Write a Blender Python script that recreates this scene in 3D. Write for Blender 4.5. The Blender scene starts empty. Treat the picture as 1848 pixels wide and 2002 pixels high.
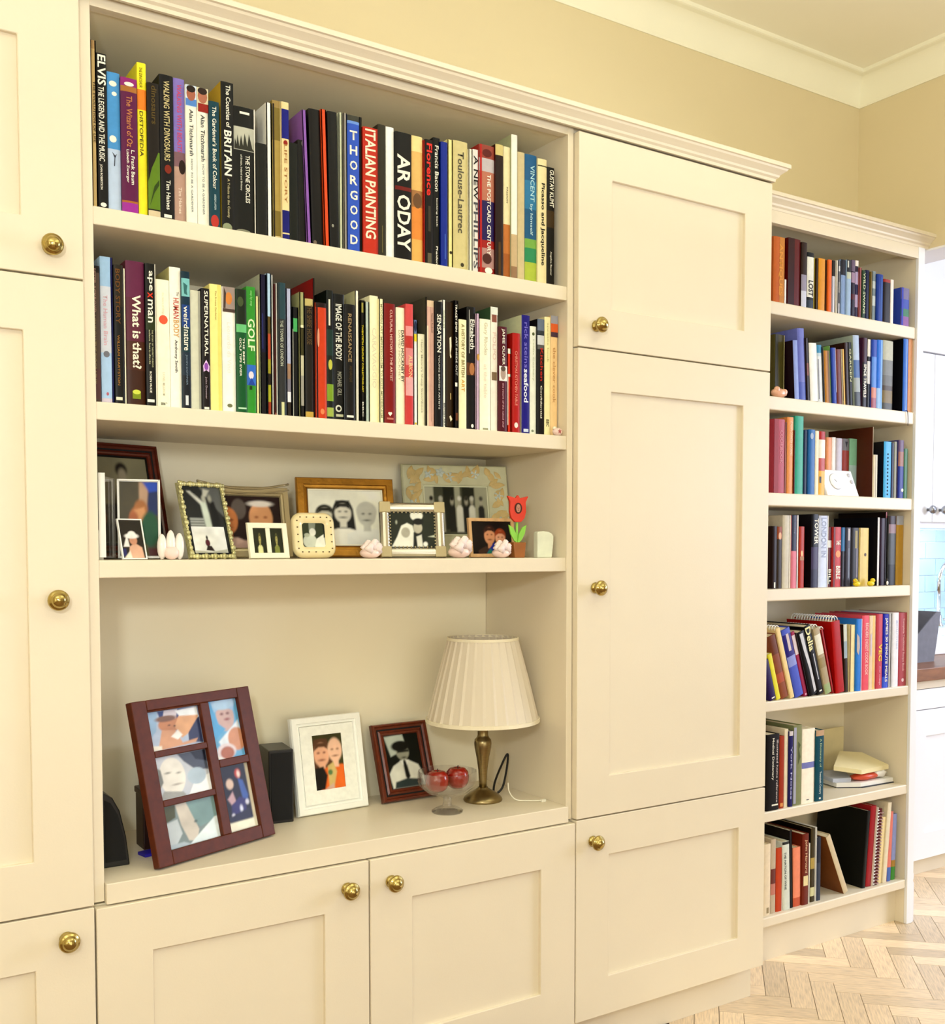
import bpy, math, random
from mathutils import Vector, Matrix

random.seed(7)
sc = bpy.context.scene
COL = sc.collection
ZC = 1.134                       # eye height above the floor
R = math.radians

# ------------------------------------------------------------------ camera
cam_d = bpy.data.cameras.new('camera')
cam = bpy.data.objects.new('camera', cam_d)
COL.objects.link(cam)
cam_d.sensor_fit = 'HORIZONTAL'
cam_d.sensor_width = 36.0
cam_d.lens = 2092.457 / 1848 * 36.0
cam_d.shift_x = (924 - 964.892) / 1848
cam_d.shift_y = (1169.726 - 1001) / 1848
cam_d.clip_start = 0.02
yaw, pit, rol = R(-33.7313), R(-2.6601), R(-0.0158)
M = (Matrix.Rotation(yaw, 3, 'Z') @ Matrix.Rotation(pit, 3, 'X') @ Matrix.Rotation(rol, 3, 'Y'))
M = M @ Matrix.Rotation(R(90), 3, 'X')
cam.matrix_world = Matrix.Translation((0, -1.81, ZC)) @ M.to_4x4()
sc.camera = cam

# ------------------------------------------------------------------ colour management, world, lights
sc.view_settings.view_transform = 'Standard'
sc.view_settings.look = 'None'
sc.view_settings.gamma = 1.0
sc.view_settings.use_curve_mapping = False
sc.view_settings.exposure = 0.06
w = bpy.data.worlds.new('world'); sc.world = w
w.use_nodes = True
w.node_tree.nodes['Background'].inputs[0].default_value = (0.75, 0.85, 1.0, 1)
w.node_tree.nodes['Background'].inputs[1].default_value = 0.35

def area(name, loc, target, size, power, color, size_y=None, disk=False):
    d = bpy.data.lights.new(name, 'AREA')
    d.energy = power; d.color = color
    if disk:
        d.shape = 'DISK'; d.size = size
    else:
        d.shape = 'RECTANGLE'; d.size = size; d.size_y = size_y or size
    o = bpy.data.objects.new(name, d); COL.objects.link(o)
    o.location = loc
    v = Vector(target) - Vector(loc)
    o.rotation_euler = v.to_track_quat('-Z', 'Y').to_euler()
    return o

WARM = (0.90, 1.0, 0.97)
# two unseen upward lights, added to brighten the ceiling and upper wall
area('added_uplight', (1.7, -1.25, 1.85), (1.7, -1.25, 3.0), 0.3, 18.5, WARM, disk=True)
area('added_uplight', (-0.6, -1.6, 1.85), (-0.6, -1.6, 3.0), 0.3, 18.5, WARM, disk=True)
# unseen frontal fill added behind the photographer, then daylight from the left-hand window
area('added_front_fill', (0.6, -3.9, 1.15), (0.8, 0, 1.15), 2.6, 27, (0.92, 1.0, 1.01), 1.9)
area('room_window_light', (-1.85, -1.9, 1.45), (1.2, -0.2, 1.15), 1.4, 11, (0.90, 1.0, 0.99), 1.4)
# hand-held flash lamp, up and left of the lens
fl_d = bpy.data.lights.new('camera_flash', 'POINT'); fl_d.energy = 45; fl_d.color = (0.95, 1.0, 1.0); fl_d.shadow_soft_size = 0.09
fl_o = bpy.data.objects.new('camera_flash', fl_d); COL.objects.link(fl_o); fl_o.location = (-0.30, -1.95, 1.50)
# daylight through the kitchen window
area('kitchen_window_light', (5.3, -1.6, 1.5), (2.6, 0.2, 0.9), 1.6, 92, (0.74, 0.81, 1.0), 1.4)
area('kitchen_ceiling_light', (3.9, -0.6, 2.4), (3.9, 0.0, 0.0), 0.6, 7, (0.84, 0.92, 1.0))

# ------------------------------------------------------------------ materials
def lin(h):
    c = [int(h[i:i + 2], 16) / 255 for i in (0, 2, 4)]
    return tuple(x / 12.92 if x <= 0.04045 else ((x + 0.055) / 1.055) ** 2.4 for x in c)

def ink(h):
    return tuple(x ** 1.18 for x in lin(h))

MATS = {}
def mat(name, color='ffffff', rough=0.5, metal=0.0, noise=0.0, nscale=20.0, bump=0.0, bscale=120.0,
        spec=0.5, stretch=None, coat=0.0, attr=False, rand=0.0):
    if name in MATS: return MATS[name]
    m = bpy.data.materials.new(name); m.use_nodes = True
    nt = m.node_tree; b = nt.nodes['Principled BSDF']
    b.inputs['Roughness'].default_value = rough
    b.inputs['Metallic'].default_value = metal
    b.inputs['Specular IOR Level'].default_value = spec
    if coat: b.inputs['Coat Weight'].default_value = coat; b.inputs['Coat Roughness'].default_value = 0.06
    tc = nt.nodes.new('ShaderNodeTexCoord')
    mp = nt.nodes.new('ShaderNodeMapping'); nt.links.new(tc.outputs['Object'], mp.inputs[0])
    if stretch: mp.inputs['Scale'].default_value = stretch
    c = lin(color)
    src = None
    if attr:
        a = nt.nodes.new('ShaderNodeVertexColor'); a.layer_name = 'Col'; src = a.outputs[0]
    if noise:
        n = nt.nodes.new('ShaderNodeTexNoise'); n.inputs['Scale'].default_value = nscale
        n.inputs['Detail'].default_value = 5
        nt.links.new(mp.outputs[0], n.inputs['Vector'])
        hs = nt.nodes.new('ShaderNodeHueSaturation')
        mr = nt.nodes.new('ShaderNodeMapRange')
        mr.inputs[1].default_value = 0.3; mr.inputs[2].default_value = 0.7
        mr.inputs[3].default_value = 1 - noise; mr.inputs[4].default_value = 1 + noise
        nt.links.new(n.outputs[0], mr.inputs[0])
        vsrc = mr.outputs[0]
        if rand:
            oi = nt.nodes.new('ShaderNodeObjectInfo')
            mr2 = nt.nodes.new('ShaderNodeMapRange')
            mr2.inputs[3].default_value = 1 - rand; mr2.inputs[4].default_value = 1 + rand
            nt.links.new(oi.outputs['Random'], mr2.inputs[0])
            mu = nt.nodes.new('ShaderNodeMath'); mu.operation = 'MULTIPLY'
            nt.links.new(vsrc, mu.inputs[0]); nt.links.new(mr2.outputs[0], mu.inputs[1]); vsrc = mu.outputs[0]
        nt.links.new(vsrc, hs.inputs['Value'])
        if src: nt.links.new(src, hs.inputs['Color'])
        else: hs.inputs['Color'].default_value = (*c, 1)
        src = hs.outputs[0]
    if src: nt.links.new(src, b.inputs['Base Color'])
    else: b.inputs['Base Color'].default_value = (*c, 1)
    if bump:
        n2 = nt.nodes.new('ShaderNodeTexNoise'); n2.inputs['Scale'].default_value = bscale
        nt.links.new(mp.outputs[0], n2.inputs['Vector'])
        bp = nt.nodes.new('ShaderNodeBump'); bp.inputs['Strength'].default_value = bump
        bp.inputs['Distance'].default_value = 0.002
        nt.links.new(n2.outputs[0], bp.inputs['Height']); nt.links.new(bp.outputs[0], b.inputs['Normal'])
    MATS[name] = m
    return m

PAINT = mat('cream_cabinet_paint', 'e9dcc2', 0.42, noise=0.012, nscale=6, bump=0.05, bscale=300)
INNER = mat('cream_carcass_paint', 'faefd0', 0.5, noise=0.012, nscale=6)
WALL = mat('tan_wall_paint', 'decda4', 0.8, noise=0.012, nscale=4, bump=0.06, bscale=220)
CEIL = mat('ceiling_paint', 'faf3de', 0.85, noise=0.01, nscale=4)
CORN = mat('cornice_paint', 'f6f0d6', 0.7, noise=0.01, nscale=8)
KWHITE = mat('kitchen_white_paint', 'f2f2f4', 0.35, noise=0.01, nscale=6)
KWALL = mat('kitchen_wall_paint', 'efeef0', 0.8, noise=0.01, nscale=4)
BRASS = mat('polished_brass', 'b8a464', 0.16, 1.0, noise=0.04, nscale=60)
ABRASS = mat('brushed_antique_brass', '97855c', 0.30, 1.0, noise=0.08, nscale=40, stretch=(1, 1, 14))
CHROME = mat('chrome', 'd6dade', 0.08, 1.0, noise=0.01)
STEEL = mat('brushed_steel', 'a9adb3', 0.3, 1.0, noise=0.03)
PRINT = mat('printed_cover', 'ffffff', 0.40, noise=0.05, nscale=90, attr=True, spec=0.22)
GLOSSP = mat('glossy_photo_print', 'ffffff', 0.38, noise=0.03, nscale=60, attr=True, spec=0.25)
PAPER = mat('page_paper', 'eadfbf', 0.9, noise=0.10, nscale=30, stretch=(60, 1, 1))
OAK = mat('oak_block', 'ecd3b0', 0.33, noise=0.20, nscale=9, stretch=(2.5, 26, 1), rand=0.22, spec=0.45)
FLOORB = mat('floor_joint', '8c6a45', 0.7, noise=0.1)
BLACKP = mat('black_plastic', '0c0b0b', 0.35, noise=0.05)
BLACKC = mat('black_speaker_cloth', '0a0909', 0.9, noise=0.2, nscale=200)

# ------------------------------------------------------------------ mesh helpers
class MB:
    """collects faces with a colour per face, builds ONE mesh object"""
    def __init__(s): s.v = []; s.f = []; s.c = []; s.m = []; s.sm = []
    def face(s, idx, col='ffffff', mi=0, smooth=False):
        s.f.append(idx); s.c.append(col); s.m.append(mi); s.sm.append(smooth)
    def quad(s, a, b, c, d, col='ffffff', mi=0):
        n = len(s.v); s.v += [a, b, c, d]; s.face((n, n + 1, n + 2, n + 3), col, mi)
    def poly(s, pts, col='ffffff', mi=0):
        n = len(s.v); s.v += list(pts); s.face(tuple(range(n, n + len(pts))), col, mi)
    def box(s, x0, x1, y0, y1, z0, z1, col='ffffff', mi=0):
        n = len(s.v)
        s.v += [(x0, y0, z0), (x1, y0, z0), (x1, y1, z0), (x0, y1, z0), (x0, y0, z1), (x1, y0, z1), (x1, y1, z1), (x0, y1, z1)]
        for q in ((0, 3, 2, 1), (4, 5, 6, 7), (0, 1, 5, 4), (1, 2, 6, 5), (2, 3, 7, 6), (3, 0, 4, 7)):
            s.face(tuple(n + i for i in q), col, mi)
        return s
    def prism(s, pts, axis, a, b, col='ffffff', mi=0, smooth=False):
        """closed 2-D outline swept along an axis; pts are the other two coords in xyz order"""
        def P(p, t):
            return (t, p[0], p[1]) if axis == 'x' else (p[0], t, p[1]) if axis == 'y' else (p[0], p[1], t)
        n = len(s.v); k = len(pts)
        s.v += [P(p, a) for p in pts] + [P(p, b) for p in pts]
        for i in range(k):
            j = (i + 1) % k
            s.face((n + i, n + j, n + k + j, n + k + i), col, mi, smooth)
        s.face(tuple(n + i for i in reversed(range(k))), col, mi)
        s.face(tuple(n + k + i for i in range(k)), col, mi)
        return s
    def lathe(s, prof, seg=24, cx=0, cy=0, cz=0, col='ffffff', axis='z', mi=0, wob=None, smooth=True):
        n = len(s.v); k = len(prof)
        for i in range(seg):
            a = 2 * math.pi * i / seg
            for j, (r, h) in enumerate(prof):
                rr = r * (wob(i, j) if wob else 1)
                if axis == 'z': s.v.append((cx + rr * math.cos(a), cy + rr * math.sin(a), cz + h))
                else: s.v.append((cx + rr * math.cos(a), cy - h, cz + rr * math.sin(a)))
        for i in range(seg):
            i2 = (i + 1) % seg
            for j in range(k - 1):
                s.face((n + i * k + j, n + i2 * k + j, n + i2 * k + j + 1, n + i * k + j + 1), col, mi, smooth)
        return s
    def tube(s, pts, r, seg=8, col='ffffff', mi=0, rad=None):
        n = len(s.v); P = [Vector(p) for p in pts]
        up = Vector((0.13, 0.2, 0.97))
        for i, p in enumerate(P):
            t = (P[min(i + 1, len(P) - 1)] - P[max(i - 1, 0)]).normalized()
            a = t.cross(up)
            if a.length < 1e-4: a = t.cross(Vector((1, 0, 0)))
            a.normalize(); b = t.cross(a)
            rr = rad[i] if rad else r
            for k in range(seg):
                an = 2 * math.pi * k / seg
                s.v.append(tuple(p + (a * math.cos(an) + b * math.sin(an)) * rr))
        for i in range(len(P) - 1):
            for k in range(seg):
                k2 = (k + 1) % seg
                s.face((n + i * seg + k, n + i * seg + k2, n + (i + 1) * seg + k2, n + (i + 1) * seg + k), col, mi, True)
        s.face(tuple(n + k for k in reversed(range(seg))), col, mi)
        s.face(tuple(n + (len(P) - 1) * seg + k for k in range(seg)), col, mi)
        return s
    def blob(s, c, r, seg=14, rings=9, col='ffffff', mi=0, fn=None):
        n = len(s.v)
        for i in range(rings + 1):
            th = math.pi * i / rings
            for k in range(seg):
                ph = 2 * math.pi * k / seg
                d = Vector((math.sin(th) * math.cos(ph), math.sin(th) * math.sin(ph), math.cos(th)))
                q = fn(d) if fn else 1
                s.v.append((c[0] + d.x * r[0] * q, c[1] + d.y * r[1] * q, c[2] + d.z * r[2] * q))
        for i in range(rings):
            for k in range(seg):
                k2 = (k + 1) % seg
                s.face((n + i * seg + k, n + (i + 1) * seg + k, n + (i + 1) * seg + k2, n + i * seg + k2), col, mi, True)
        return s
    def build(s, name, mats, parent=None, bevel=0.0, flip=True):
        me = bpy.data.meshes.new(name)
        me.from_pydata([tuple(p) for p in s.v], [], s.f)
        mats = mats if isinstance(mats, (list, tuple)) else [mats]
        for m in mats: me.materials.append(m)
        me.polygons.foreach_set('material_index', s.m)
        me.polygons.foreach_set('use_smooth', s.sm)
        if any(m in (PRINT, GLOSSP) for m in mats):
            ca = me.color_attributes.new('Col', 'FLOAT_COLOR', 'CORNER')
            buf = []
            cache = {}
            for f, c in zip(s.f, s.c):
                if c not in cache: cache[c] = (*ink(c), 1.0)
                buf.extend(cache[c] * len(f))
            ca.data.foreach_set('color', buf)
        me.validate(); me.update()
        o = bpy.data.objects.new(name, me); COL.objects.link(o)
        if parent: o.parent = parent
        if bevel:
            b = o.modifiers.new('bevel', 'BEVEL'); b.width = bevel; b.segments = 2; b.limit_method = 'ANGLE'
            b.harden_normals = False
        return o

def empty(name, loc=(0, 0, 0), rot=None):
    o = bpy.data.objects.new(name, None); COL.objects.link(o)
    o.empty_display_size = 0.05
    o.location = loc
    if rot: o.rotation_euler = rot
    return o
def tag(o, label=None, cat=None, group=None, kind=None):
    if label: o['label'] = label
    if cat: o['category'] = cat
    if group: o['group'] = group
    if kind: o['kind'] = kind
    return o
def box(name, x0, x1, y0, y1, z0, z1, m, parent=None, bevel=0.0):
    return MB().box(x0, x1, y0, y1, z0, z1).build(name, m, parent, bevel)
def struct(o, label, cat=None):
    return tag(o, label, cat, kind='structure')

TEXTS = []          # (parent, string, matrix fit spec) converted in one go at the end
def text(parent, s, x, z_top, length, height, xc, y, col, name='title', upright=False):
    TEXTS.append((parent, s, length, height, x, z_top, xc, y, col, name, upright))

def flush_texts():
    objs = []
    for t in TEXTS:
        cu = bpy.data.curves.new('tmp', 'FONT'); cu.body = t[1]; cu.resolution_u = 2; cu.size = 1.0; cu.offset = 0.022 if t[3] > 0.011 else 0.012
        o = bpy.data.objects.new('tmp', cu); COL.objects.link(o); objs.append(o)
    bpy.context.view_layer.update()
    dg = bpy.context.evaluated_depsgraph_get()
    for t, o in zip(TEXTS, objs):
        parent, s, length, height, x, z_top, xc, y, col, name, upright = t
        me = bpy.data.meshes.new_from_object(o.evaluated_get(dg))
        me.name = name
        n = len(me.vertices)
        co = [0.0] * (3 * n); me.vertices.foreach_get('co', co)
        xs = co[0::3]; ys = co[1::3]
        x0, x1, y0, y1 = min(xs), max(xs), min(ys), max(ys)
        y0 = min(y0, 0.0) if any(c in 'gjpqy' for c in s) else y0
        out = []
        for a, b in zip(xs, ys):
            u = (a - x0) / max(x1 - x0, 1e-6); v = (b - y0) / max(y1 - y0, 1e-6)
            if upright:
                out += [xc + (u - 0.5) * length, y, z_top + (v - 1.0) * height]
            else:
                out += [xc + (v - 0.5) * height, y, z_top - u * length]
        me.vertices.foreach_set('co', out)
        me.materials.clear(); me.materials.append(PRINT)
        for p in me.polygons: p.material_index = 0
        ca = me.color_attributes.new('Col', 'FLOAT_COLOR', 'CORNER')
        c = (*ink(col), 1.0)
        ca.data.foreach_set('color', list(c) * len(me.loops))
        me.update()
        q = bpy.data.objects.new(name, me); COL.objects.link(q); q.parent = parent
    for o in objs:
        cu = o.data; bpy.data.objects.remove(o); bpy.data.curves.remove(cu)

# ------------------------------------------------------------------ the setting
XE = 2.855; YW = 0.40; CEILZ = 2.60; FLOORZ = 0.0
XL = -1.9; YF = -4.0
zc = lambda z: z + ZC
fl = MB(); fl.box(XL, 5.7, YF, 1.15, -0.05, -0.012)
floor = struct(fl.build('floor', FLOORB), 'pale oak herringbone block floor', 'floor')
# herringbone blocks, one mesh shared by all
BL, BW = 0.236, 0.059
bm = MB(); g = 0.0007
bm.prism([(g, g), (BL - g, g), (BL - g, BW - g), (g, BW - g)], 'z', -0.012, 0.0)
blk = bm.build('floor_block', OAK, floor)
cnt = 0
c45 = math.cos(R(45))
blocks = []
for i in range(-60, 60):
    for j in range(-14, 14):
        for o2 in (0, 1):
            # zig-zag rows in the block frame, then turned by 45 degrees
            bx = i * BW + j * BL * 2 * 0.5 + (0 if not o2 else 0)
            by = i * BW - j * BL * 2 * 0.5
            if o2 == 0:
                u0, v0, rot = bx, by, 0
            else:
                u0, v0, rot = bx + BL + BW, by - BL + BW, 90
            X = 2.1 + (u0 - v0) * c45; Y = -0.1 + (u0 + v0) * c45
            blocks.append((X, Y, rot))
def vis(X, Y):
    return 1.55 < X < 3.55 and -0.62 < Y < 0.46 and Y > -0.95 + 0.35 * (X - 1.5) - 0.35 and (X > 1.9 or Y < 0.05)
first = True
for X, Y, rot in blocks:
    if not vis(X, Y) or cnt >= 300: continue
    if first: o = blk; first = False
    else:
        o = blk.copy(); COL.objects.link(o)
    o.location = (X, Y, random.uniform(-0.0004, 0.0))
    o.rotation_euler = (0, 0, R(45 + rot)) if rot == 0 else (0, 0, R(135))
    cnt += 1

struct(box('ceiling', XL, XE, YF, YW, CEILZ, CEILZ + 0.1, CEIL), 'plain cream painted ceiling', 'ceiling')
struct(box('wall_back', XL, XE + 0.12, YW, YW + 0.12, 0, CEILZ + 0.1, WALL), 'tan painted wall behind the fitted cupboards', 'wall')
LINT = zc(0.886)
we = MB()
we.box(XE, XE + 0.12, YF, YW, LINT, CEILZ + 0.1)
we.box(XE, XE + 0.12, YF, -2.7, 0, LINT)
struct(we.build('wall_right', WALL), 'tan end wall over the wide kitchen opening', 'wall')
struct(box('trim_8', XE - 0.001, XE + 0.121, -2.7, YW, LINT - 0.006, LINT, KWALL), 'white lining under the opening lintel', 'lining')
struct(box('wall_left', XL - 0.1, XL, YF, YW, 0, CEILZ + 0.1, WALL), 'tan painted wall at the far left of the room', 'wall')
struct(box('wall_front', XL, 5.7, YF - 0.1, YF, 0, CEILZ + 0.1, WALL), 'tan painted wall behind the viewer', 'wall')
# kitchen shell
struct(box('wall_kitchen', XE + 0.12, 5.7, 1.02, 1.12, 0, CEILZ + 0.1, KWALL), 'white kitchen wall behind the wall cupboards', 'wall')
struct(box('wall_kitchen_end', 5.6, 5.7, YF, 1.12, 0, CEILZ + 0.1, KWALL), 'white far end wall of the kitchen', 'wall')
struct(box('wall_kitchen_return', XE + 0.0, XE + 0.12, YW + 0.12, 1.12, 0, CEILZ + 0.1, KWALL), 'white return wall beside the kitchen units', 'wall')
struct(box('ceiling_kitchen', XE + 0.12, 5.7, YF, 1.12, CEILZ, CEILZ + 0.1, KWALL), 'white kitchen ceiling', 'ceiling')

# cornice at wall and ceiling: cove with a bead
def cove(name, along, label):
    pts = []
    w0, z0, z1 = 0.058, zc(1.376), CEILZ
    prof = [(0.0, z0), (0.004, z0), (0.006, z0 + 0.006)]
    for k in range(7):
        a = k / 6 * math.pi / 2
        prof.append((0.006 + (w0 - 0.010) * (1 - math.cos(a)), z0 + 0.008 + (z1 - z0 - 0.020) * math.sin(a)))
    prof += [(w0, z1 - 0.010), (w0, z1 + 0.0), (0.0, z1 + 0.0)]
    m = MB()
    if along == 'x':
        k = len(prof); n = 0
        m.v = [(XL, YW - p, z) for p, z in prof] + [(XE - p, YW - p, z) for p, z in prof]
    else:
        k = len(prof)
        m.v = [(XE - p, YW - p, z) for p, z in prof] + [(XE - p, YF, z) for p, z in prof]
    for i in range(k):
        j = (i + 1) % k
        m.face((i, k + i, k + j, j), 'ffffff', 0, 2 < i < 8)
    return struct(m.build(name, CORN), label, 'cornice')
cove('trim_1', 'x', 'cream coved cornice along the back wall')
cove('trim_2', 'y', 'cream coved cornice along the end wall')
# ------------------------------------------------------------------ fitted furniture
DL, DS, DM, DR = 0.4197, 0.9242, 1.4239, 2.0200
ZT, ZU, ZM_, ZB = zc(0.881), zc(0.4292), zc(-0.5895), zc(-1.0406)
GAP = 0.0016
knob_me = None
def make_knob(parent, x, z):
    global knob_me
    if knob_me is None:
        pr = [(0.0, 0.0), (0.0115, 0.0), (0.0122, 0.002), (0.0085, 0.0042), (0.0062, 0.008), (0.0066, 0.012), (0.0105, 0.0145),
              (0.0152, 0.0172), (0.0168, 0.0205), (0.0166, 0.023), (0.0148, 0.0255), (0.0128, 0.0262), (0.0118, 0.0278),
              (0.0098, 0.0312), (0.0062, 0.0338), (0.0, 0.0348)]
        k = MB().lathe(pr, 28, axis='y').build('knob', BRASS, parent)
        knob_me = k.data
    else:
        k = bpy.data.objects.new('knob', knob_me); COL.objects.link(k); k.parent = parent
    k.location = (x, 0.0, z)
    return k

def shaker(parent, x0, x1, z0, z1, knob, st=0.092, rl=0.087, m=None, y0=0.0, th=0.021, kn=True, name='door'):
    m = m or PAINT
    x0 += GAP; x1 -= GAP; z0 += GAP; z1 -= GAP
    a, b, c, d = x0 + st, x1 - st, z0 + rl, z1 - rl
    mb = MB()
    mb.v = [(x_, y_, z_) for y_ in (y0, y0 + th) for x_, z_ in ((x0, z0), (x1, z0), (x1, z1), (x0, z1), (a, c), (b, c), (b, d), (a, d))]
    for i in range(4):
        j = (i + 1) % 4
        mb.face((i, j, 4 + j, 4 + i)); mb.face((8 + j, 8 + i, 12 + i, 12 + j))
        mb.face((j, i, 8 + i, 8 + j)); mb.face((4 + i, 4 + j, 12 + j, 12 + i))
    door = mb.build(name, m, parent)
    bv = door.modifiers.new('bevel', 'BEVEL'); bv.width = 0.0011; bv.segments = 1; bv.limit_method = 'ANGLE'
    MB().box(a - 0.002, b + 0.002, y0 + 0.0085, y0 + th - 0.001, c - 0.002, d + 0.002).build('panel', m, door)
    if kn and knob: 
        k = make_knob(door, knob[0], zc(knob[1])); k.location.y = y0
    return door

# left tall cupboard
t = tag(empty('tall_cupboard', (0.1, 0, 0)), 'cream shaker tall cupboard at the left edge, three doors', 'cupboard')
t.location = (0, 0, 0)
x0 = -0.19
b = MB(); b.box(x0, DL - 0.0008, 0.0225, 0.395, zc(-1.04), zc(0.90)); b.build('carcass', PAINT, t)
shaker(t, x0, DL, ZU, ZT, (0.368, 0.474)); shaker(t, x0, DL, ZM_, ZU, (0.367, -0.082)); shaker(t, x0, DL, ZB, ZM_, (0.374, -0.634))
# right tall cupboard
t = tag(empty('tall_cupboard'), 'cream shaker tall cupboard right of the alcove, three doors', 'cupboard')
b = MB(); b.box(DM + 0.0008, DR, 0.0225, 0.395, zc(-1.04), zc(0.90)); b.build('carcass', PAINT, t)
shaker(t, DM, DR, ZU, ZT, (1.473, 0.477)); shaker(t, DM, DR, ZM_, ZU, (1.474, -0.085)); shaker(t, DM, DR, ZB, ZM_, (1.470, -0.641))
# base cupboard under the worktop
t = tag(empty('base_cupboard'), 'low cream two-door cupboard under the alcove worktop', 'cupboard')
b = MB(); b.box(DL + 0.001, DM - 0.001, 0.0225, 0.395, zc(-1.04), zc(-0.5935)); b.build('carcass', INNER, t)
shaker(t, DL, DS, ZB, ZM_ - 0.004, (0.876, -0.641)); shaker(t, DS, DM, ZB, ZM_ - 0.004, (0.970, -0.643))
# worktop
wt = MB().box(0.4395, 1.4085, 0.006, 0.332, zc(-0.5925), zc(-0.5575)).build('worktop', PAINT, None, 0.0015)
tag(wt, 'cream worktop slab in the alcove under the frames', 'worktop')
WT = zc(-0.5575)
# alcove shelving
IL, IR, SF, SB = 0.4385, 1.4085, 0.016, 0.332
t = tag(empty('alcove_shelving'), 'cream built-in alcove shelving holding books and photo frames', 'shelving')
box('side_panel', DL + 0.0006, IL, SF, SB, ZM_ + 0.001, zc(0.90), PAINT, t, 0.0008)
box('side_panel', IR, DM - 0.0006, SF, SB, ZM_ + 0.001, zc(0.90), PAINT, t, 0.0008)
box('back_panel', IL, IR, SB, SB + 0.012, zc(-0.59), zc(0.90), INNER, t)
box('top_panel', IL, IR, SF + 0.02, SB, zc(0.876), zc(0.90), INNER, t)
box('fascia', IL, IR, SF, SF + 0.02, zc(0.8725), zc(0.90), PAINT, t, 0.0008)
S1, S2, S3 = zc(0.556), zc(0.2405), zc(-0.0195)
for zt in (S1, S2, S3):
    box('shelf', IL, IR, SF + 0.002, SB, zt - 0.0295, zt, PAINT, t, 0.0018)
# crown moulding over the tall run
CP = [(-0.002, 0.8835), (0.004, 0.8835), (0.005, 0.890), (0.010, 0.8935), (0.0115, 0.898), (0.0175, 0.903), (0.0235, 0.9075), (0.0255, 0.9115),
      (0.030, 0.9125), (0.030, 0.921), (0.028, 0.923), (-0.002, 0.923)]
def crown(name, path, label):
    """path: list of (x, y, outx, outy); profile offset along out"""
    m = MB(); k = len(CP)
    for (x, y, ox, oy) in path:
        m.v += [(x + p * ox, y + p * oy, zc(z)) for p, z in CP]
    for s in range(len(path) - 1):
        for i in range(k):
            j = (i + 1) % k
            m.face((s * k + i, (s + 1) * k + i, (s + 1) * k + j, s * k + j))
    m.face(tuple(range(k))); m.face(tuple(reversed(range((len(path) - 1) * k, len(path) * k))))
    return struct(m.build(name, PAINT), label, 'moulding')
crown('trim_3', [(-0.19, 0.0, 0, -1), (DR, 0.0, 1, -1), (DR, 0.398, 1, 0)], 'stepped cream crown moulding above the tall cupboards')
box_top = MB().box(-0.19, DR, 0.0, 0.398, zc(0.9005), zc(0.921)).build('trim_4', PAINT)
struct(box_top, 'cream dust board on top of the cupboards', 'board')
# plinth of the run
struct(box('baseboard_back', -0.19, DR + 0.004, 0.046, 0.064, 0.0, zc(-1.0415), PAINT), 'recessed cream plinth under the cupboards', 'plinth')

# ------------------------------------------------------------------ right-hand bookcase
YB = 0.150; BXL = DR + 0.0015; BXR = 2.808; BXO = 2.838
t = tag(empty('bookcase'), 'tall open cream bookcase beside the kitchen opening', 'bookcase')
box('side_panel', BXR, BXO, YB + 0.0062, 0.398, 0.0, zc(0.90), PAINT, t)
box('stile', BXR, BXO, YB - 0.004, YB + 0.006, 0.0, zc(0.90), KWHITE, t, 0.001)  # white colour stands in for kitchen daylight falling on the stile
box('side_panel', BXL, BXL + 0.02, YB, 0.398, 0.0, zc(0.90), PAINT, t)
box('back_panel', BXL, BXR, 0.386, 0.398, 0.0, zc(0.90), INNER, t)
box('top_panel', BXL, BXR, YB, 0.398, zc(0.872), zc(0.90), INNER, t)
box('fascia', BXL, BXR, YB - 0.003, YB + 0.016, zc(0.852), zc(0.90), PAINT, t, 0.0008)
RZ = {'r1': (0.6515, 0.034), 'r2': (0.403, 0.036), 'r3': (0.1485, 0.035), 'r4': (-0.1085, 0.032), 'r5': (-0.4095, 0.028), 'r6': (-0.7085, 0.028), 'r7': (-0.9975, 0.027)}
for k, (z, th) in RZ.items():
    box('shelf', BXL + 0.02, BXR, YB + 0.001, 0.386, zc(z) - th, zc(z), PAINT, t, 0.003)
box('plinth', BXL, BXR, YB + 0.036, YB + 0.052, 0.0, zc(-1.0247), PAINT, t)
BCP = CP
m = MB(); k = len(CP)
pathb = [(BXL, YB, 0, -1), (XE - 0.0008, YB, 0, -1)]
for (x, y, ox, oy) in pathb: m.v += [(x, y + p * oy, zc(z + 0.001)) for p, z in CP]
for i in range(k): m.face((i, k + i, k + (i + 1) % k, (i + 1) % k))
m.face(tuple(range(k))); m.face(tuple(reversed(range(k, 2 * k))))
struct(m.build('trim_5', PAINT), 'cream crown moulding above the open bookcase', 'moulding')
# jamb between bookcase and opening with its short skirting return
struct(box('trim_6', BXO + 0.0005, XE + 0.12, YB + 0.125, YW, 0.0, LINT, KWALL), 'white painted jamb at the kitchen opening', 'jamb')
m = MB(); m.prism([(BXO, 0.0), (BXO + 0.012, 0.0), (BXO + 0.012, 0.118), (BXO + 0.006, 0.126), (BXO + 0.010, 0.131), (BXO + 0.011, 0.145), (BXO + 0.005, 0.156), (BXO, 0.158)], 'y', YB + 0.002, YB + 0.12)
struct(m.build('baseboard_right', KWALL), 'white moulded skirting on the jamb', 'skirting')

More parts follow.
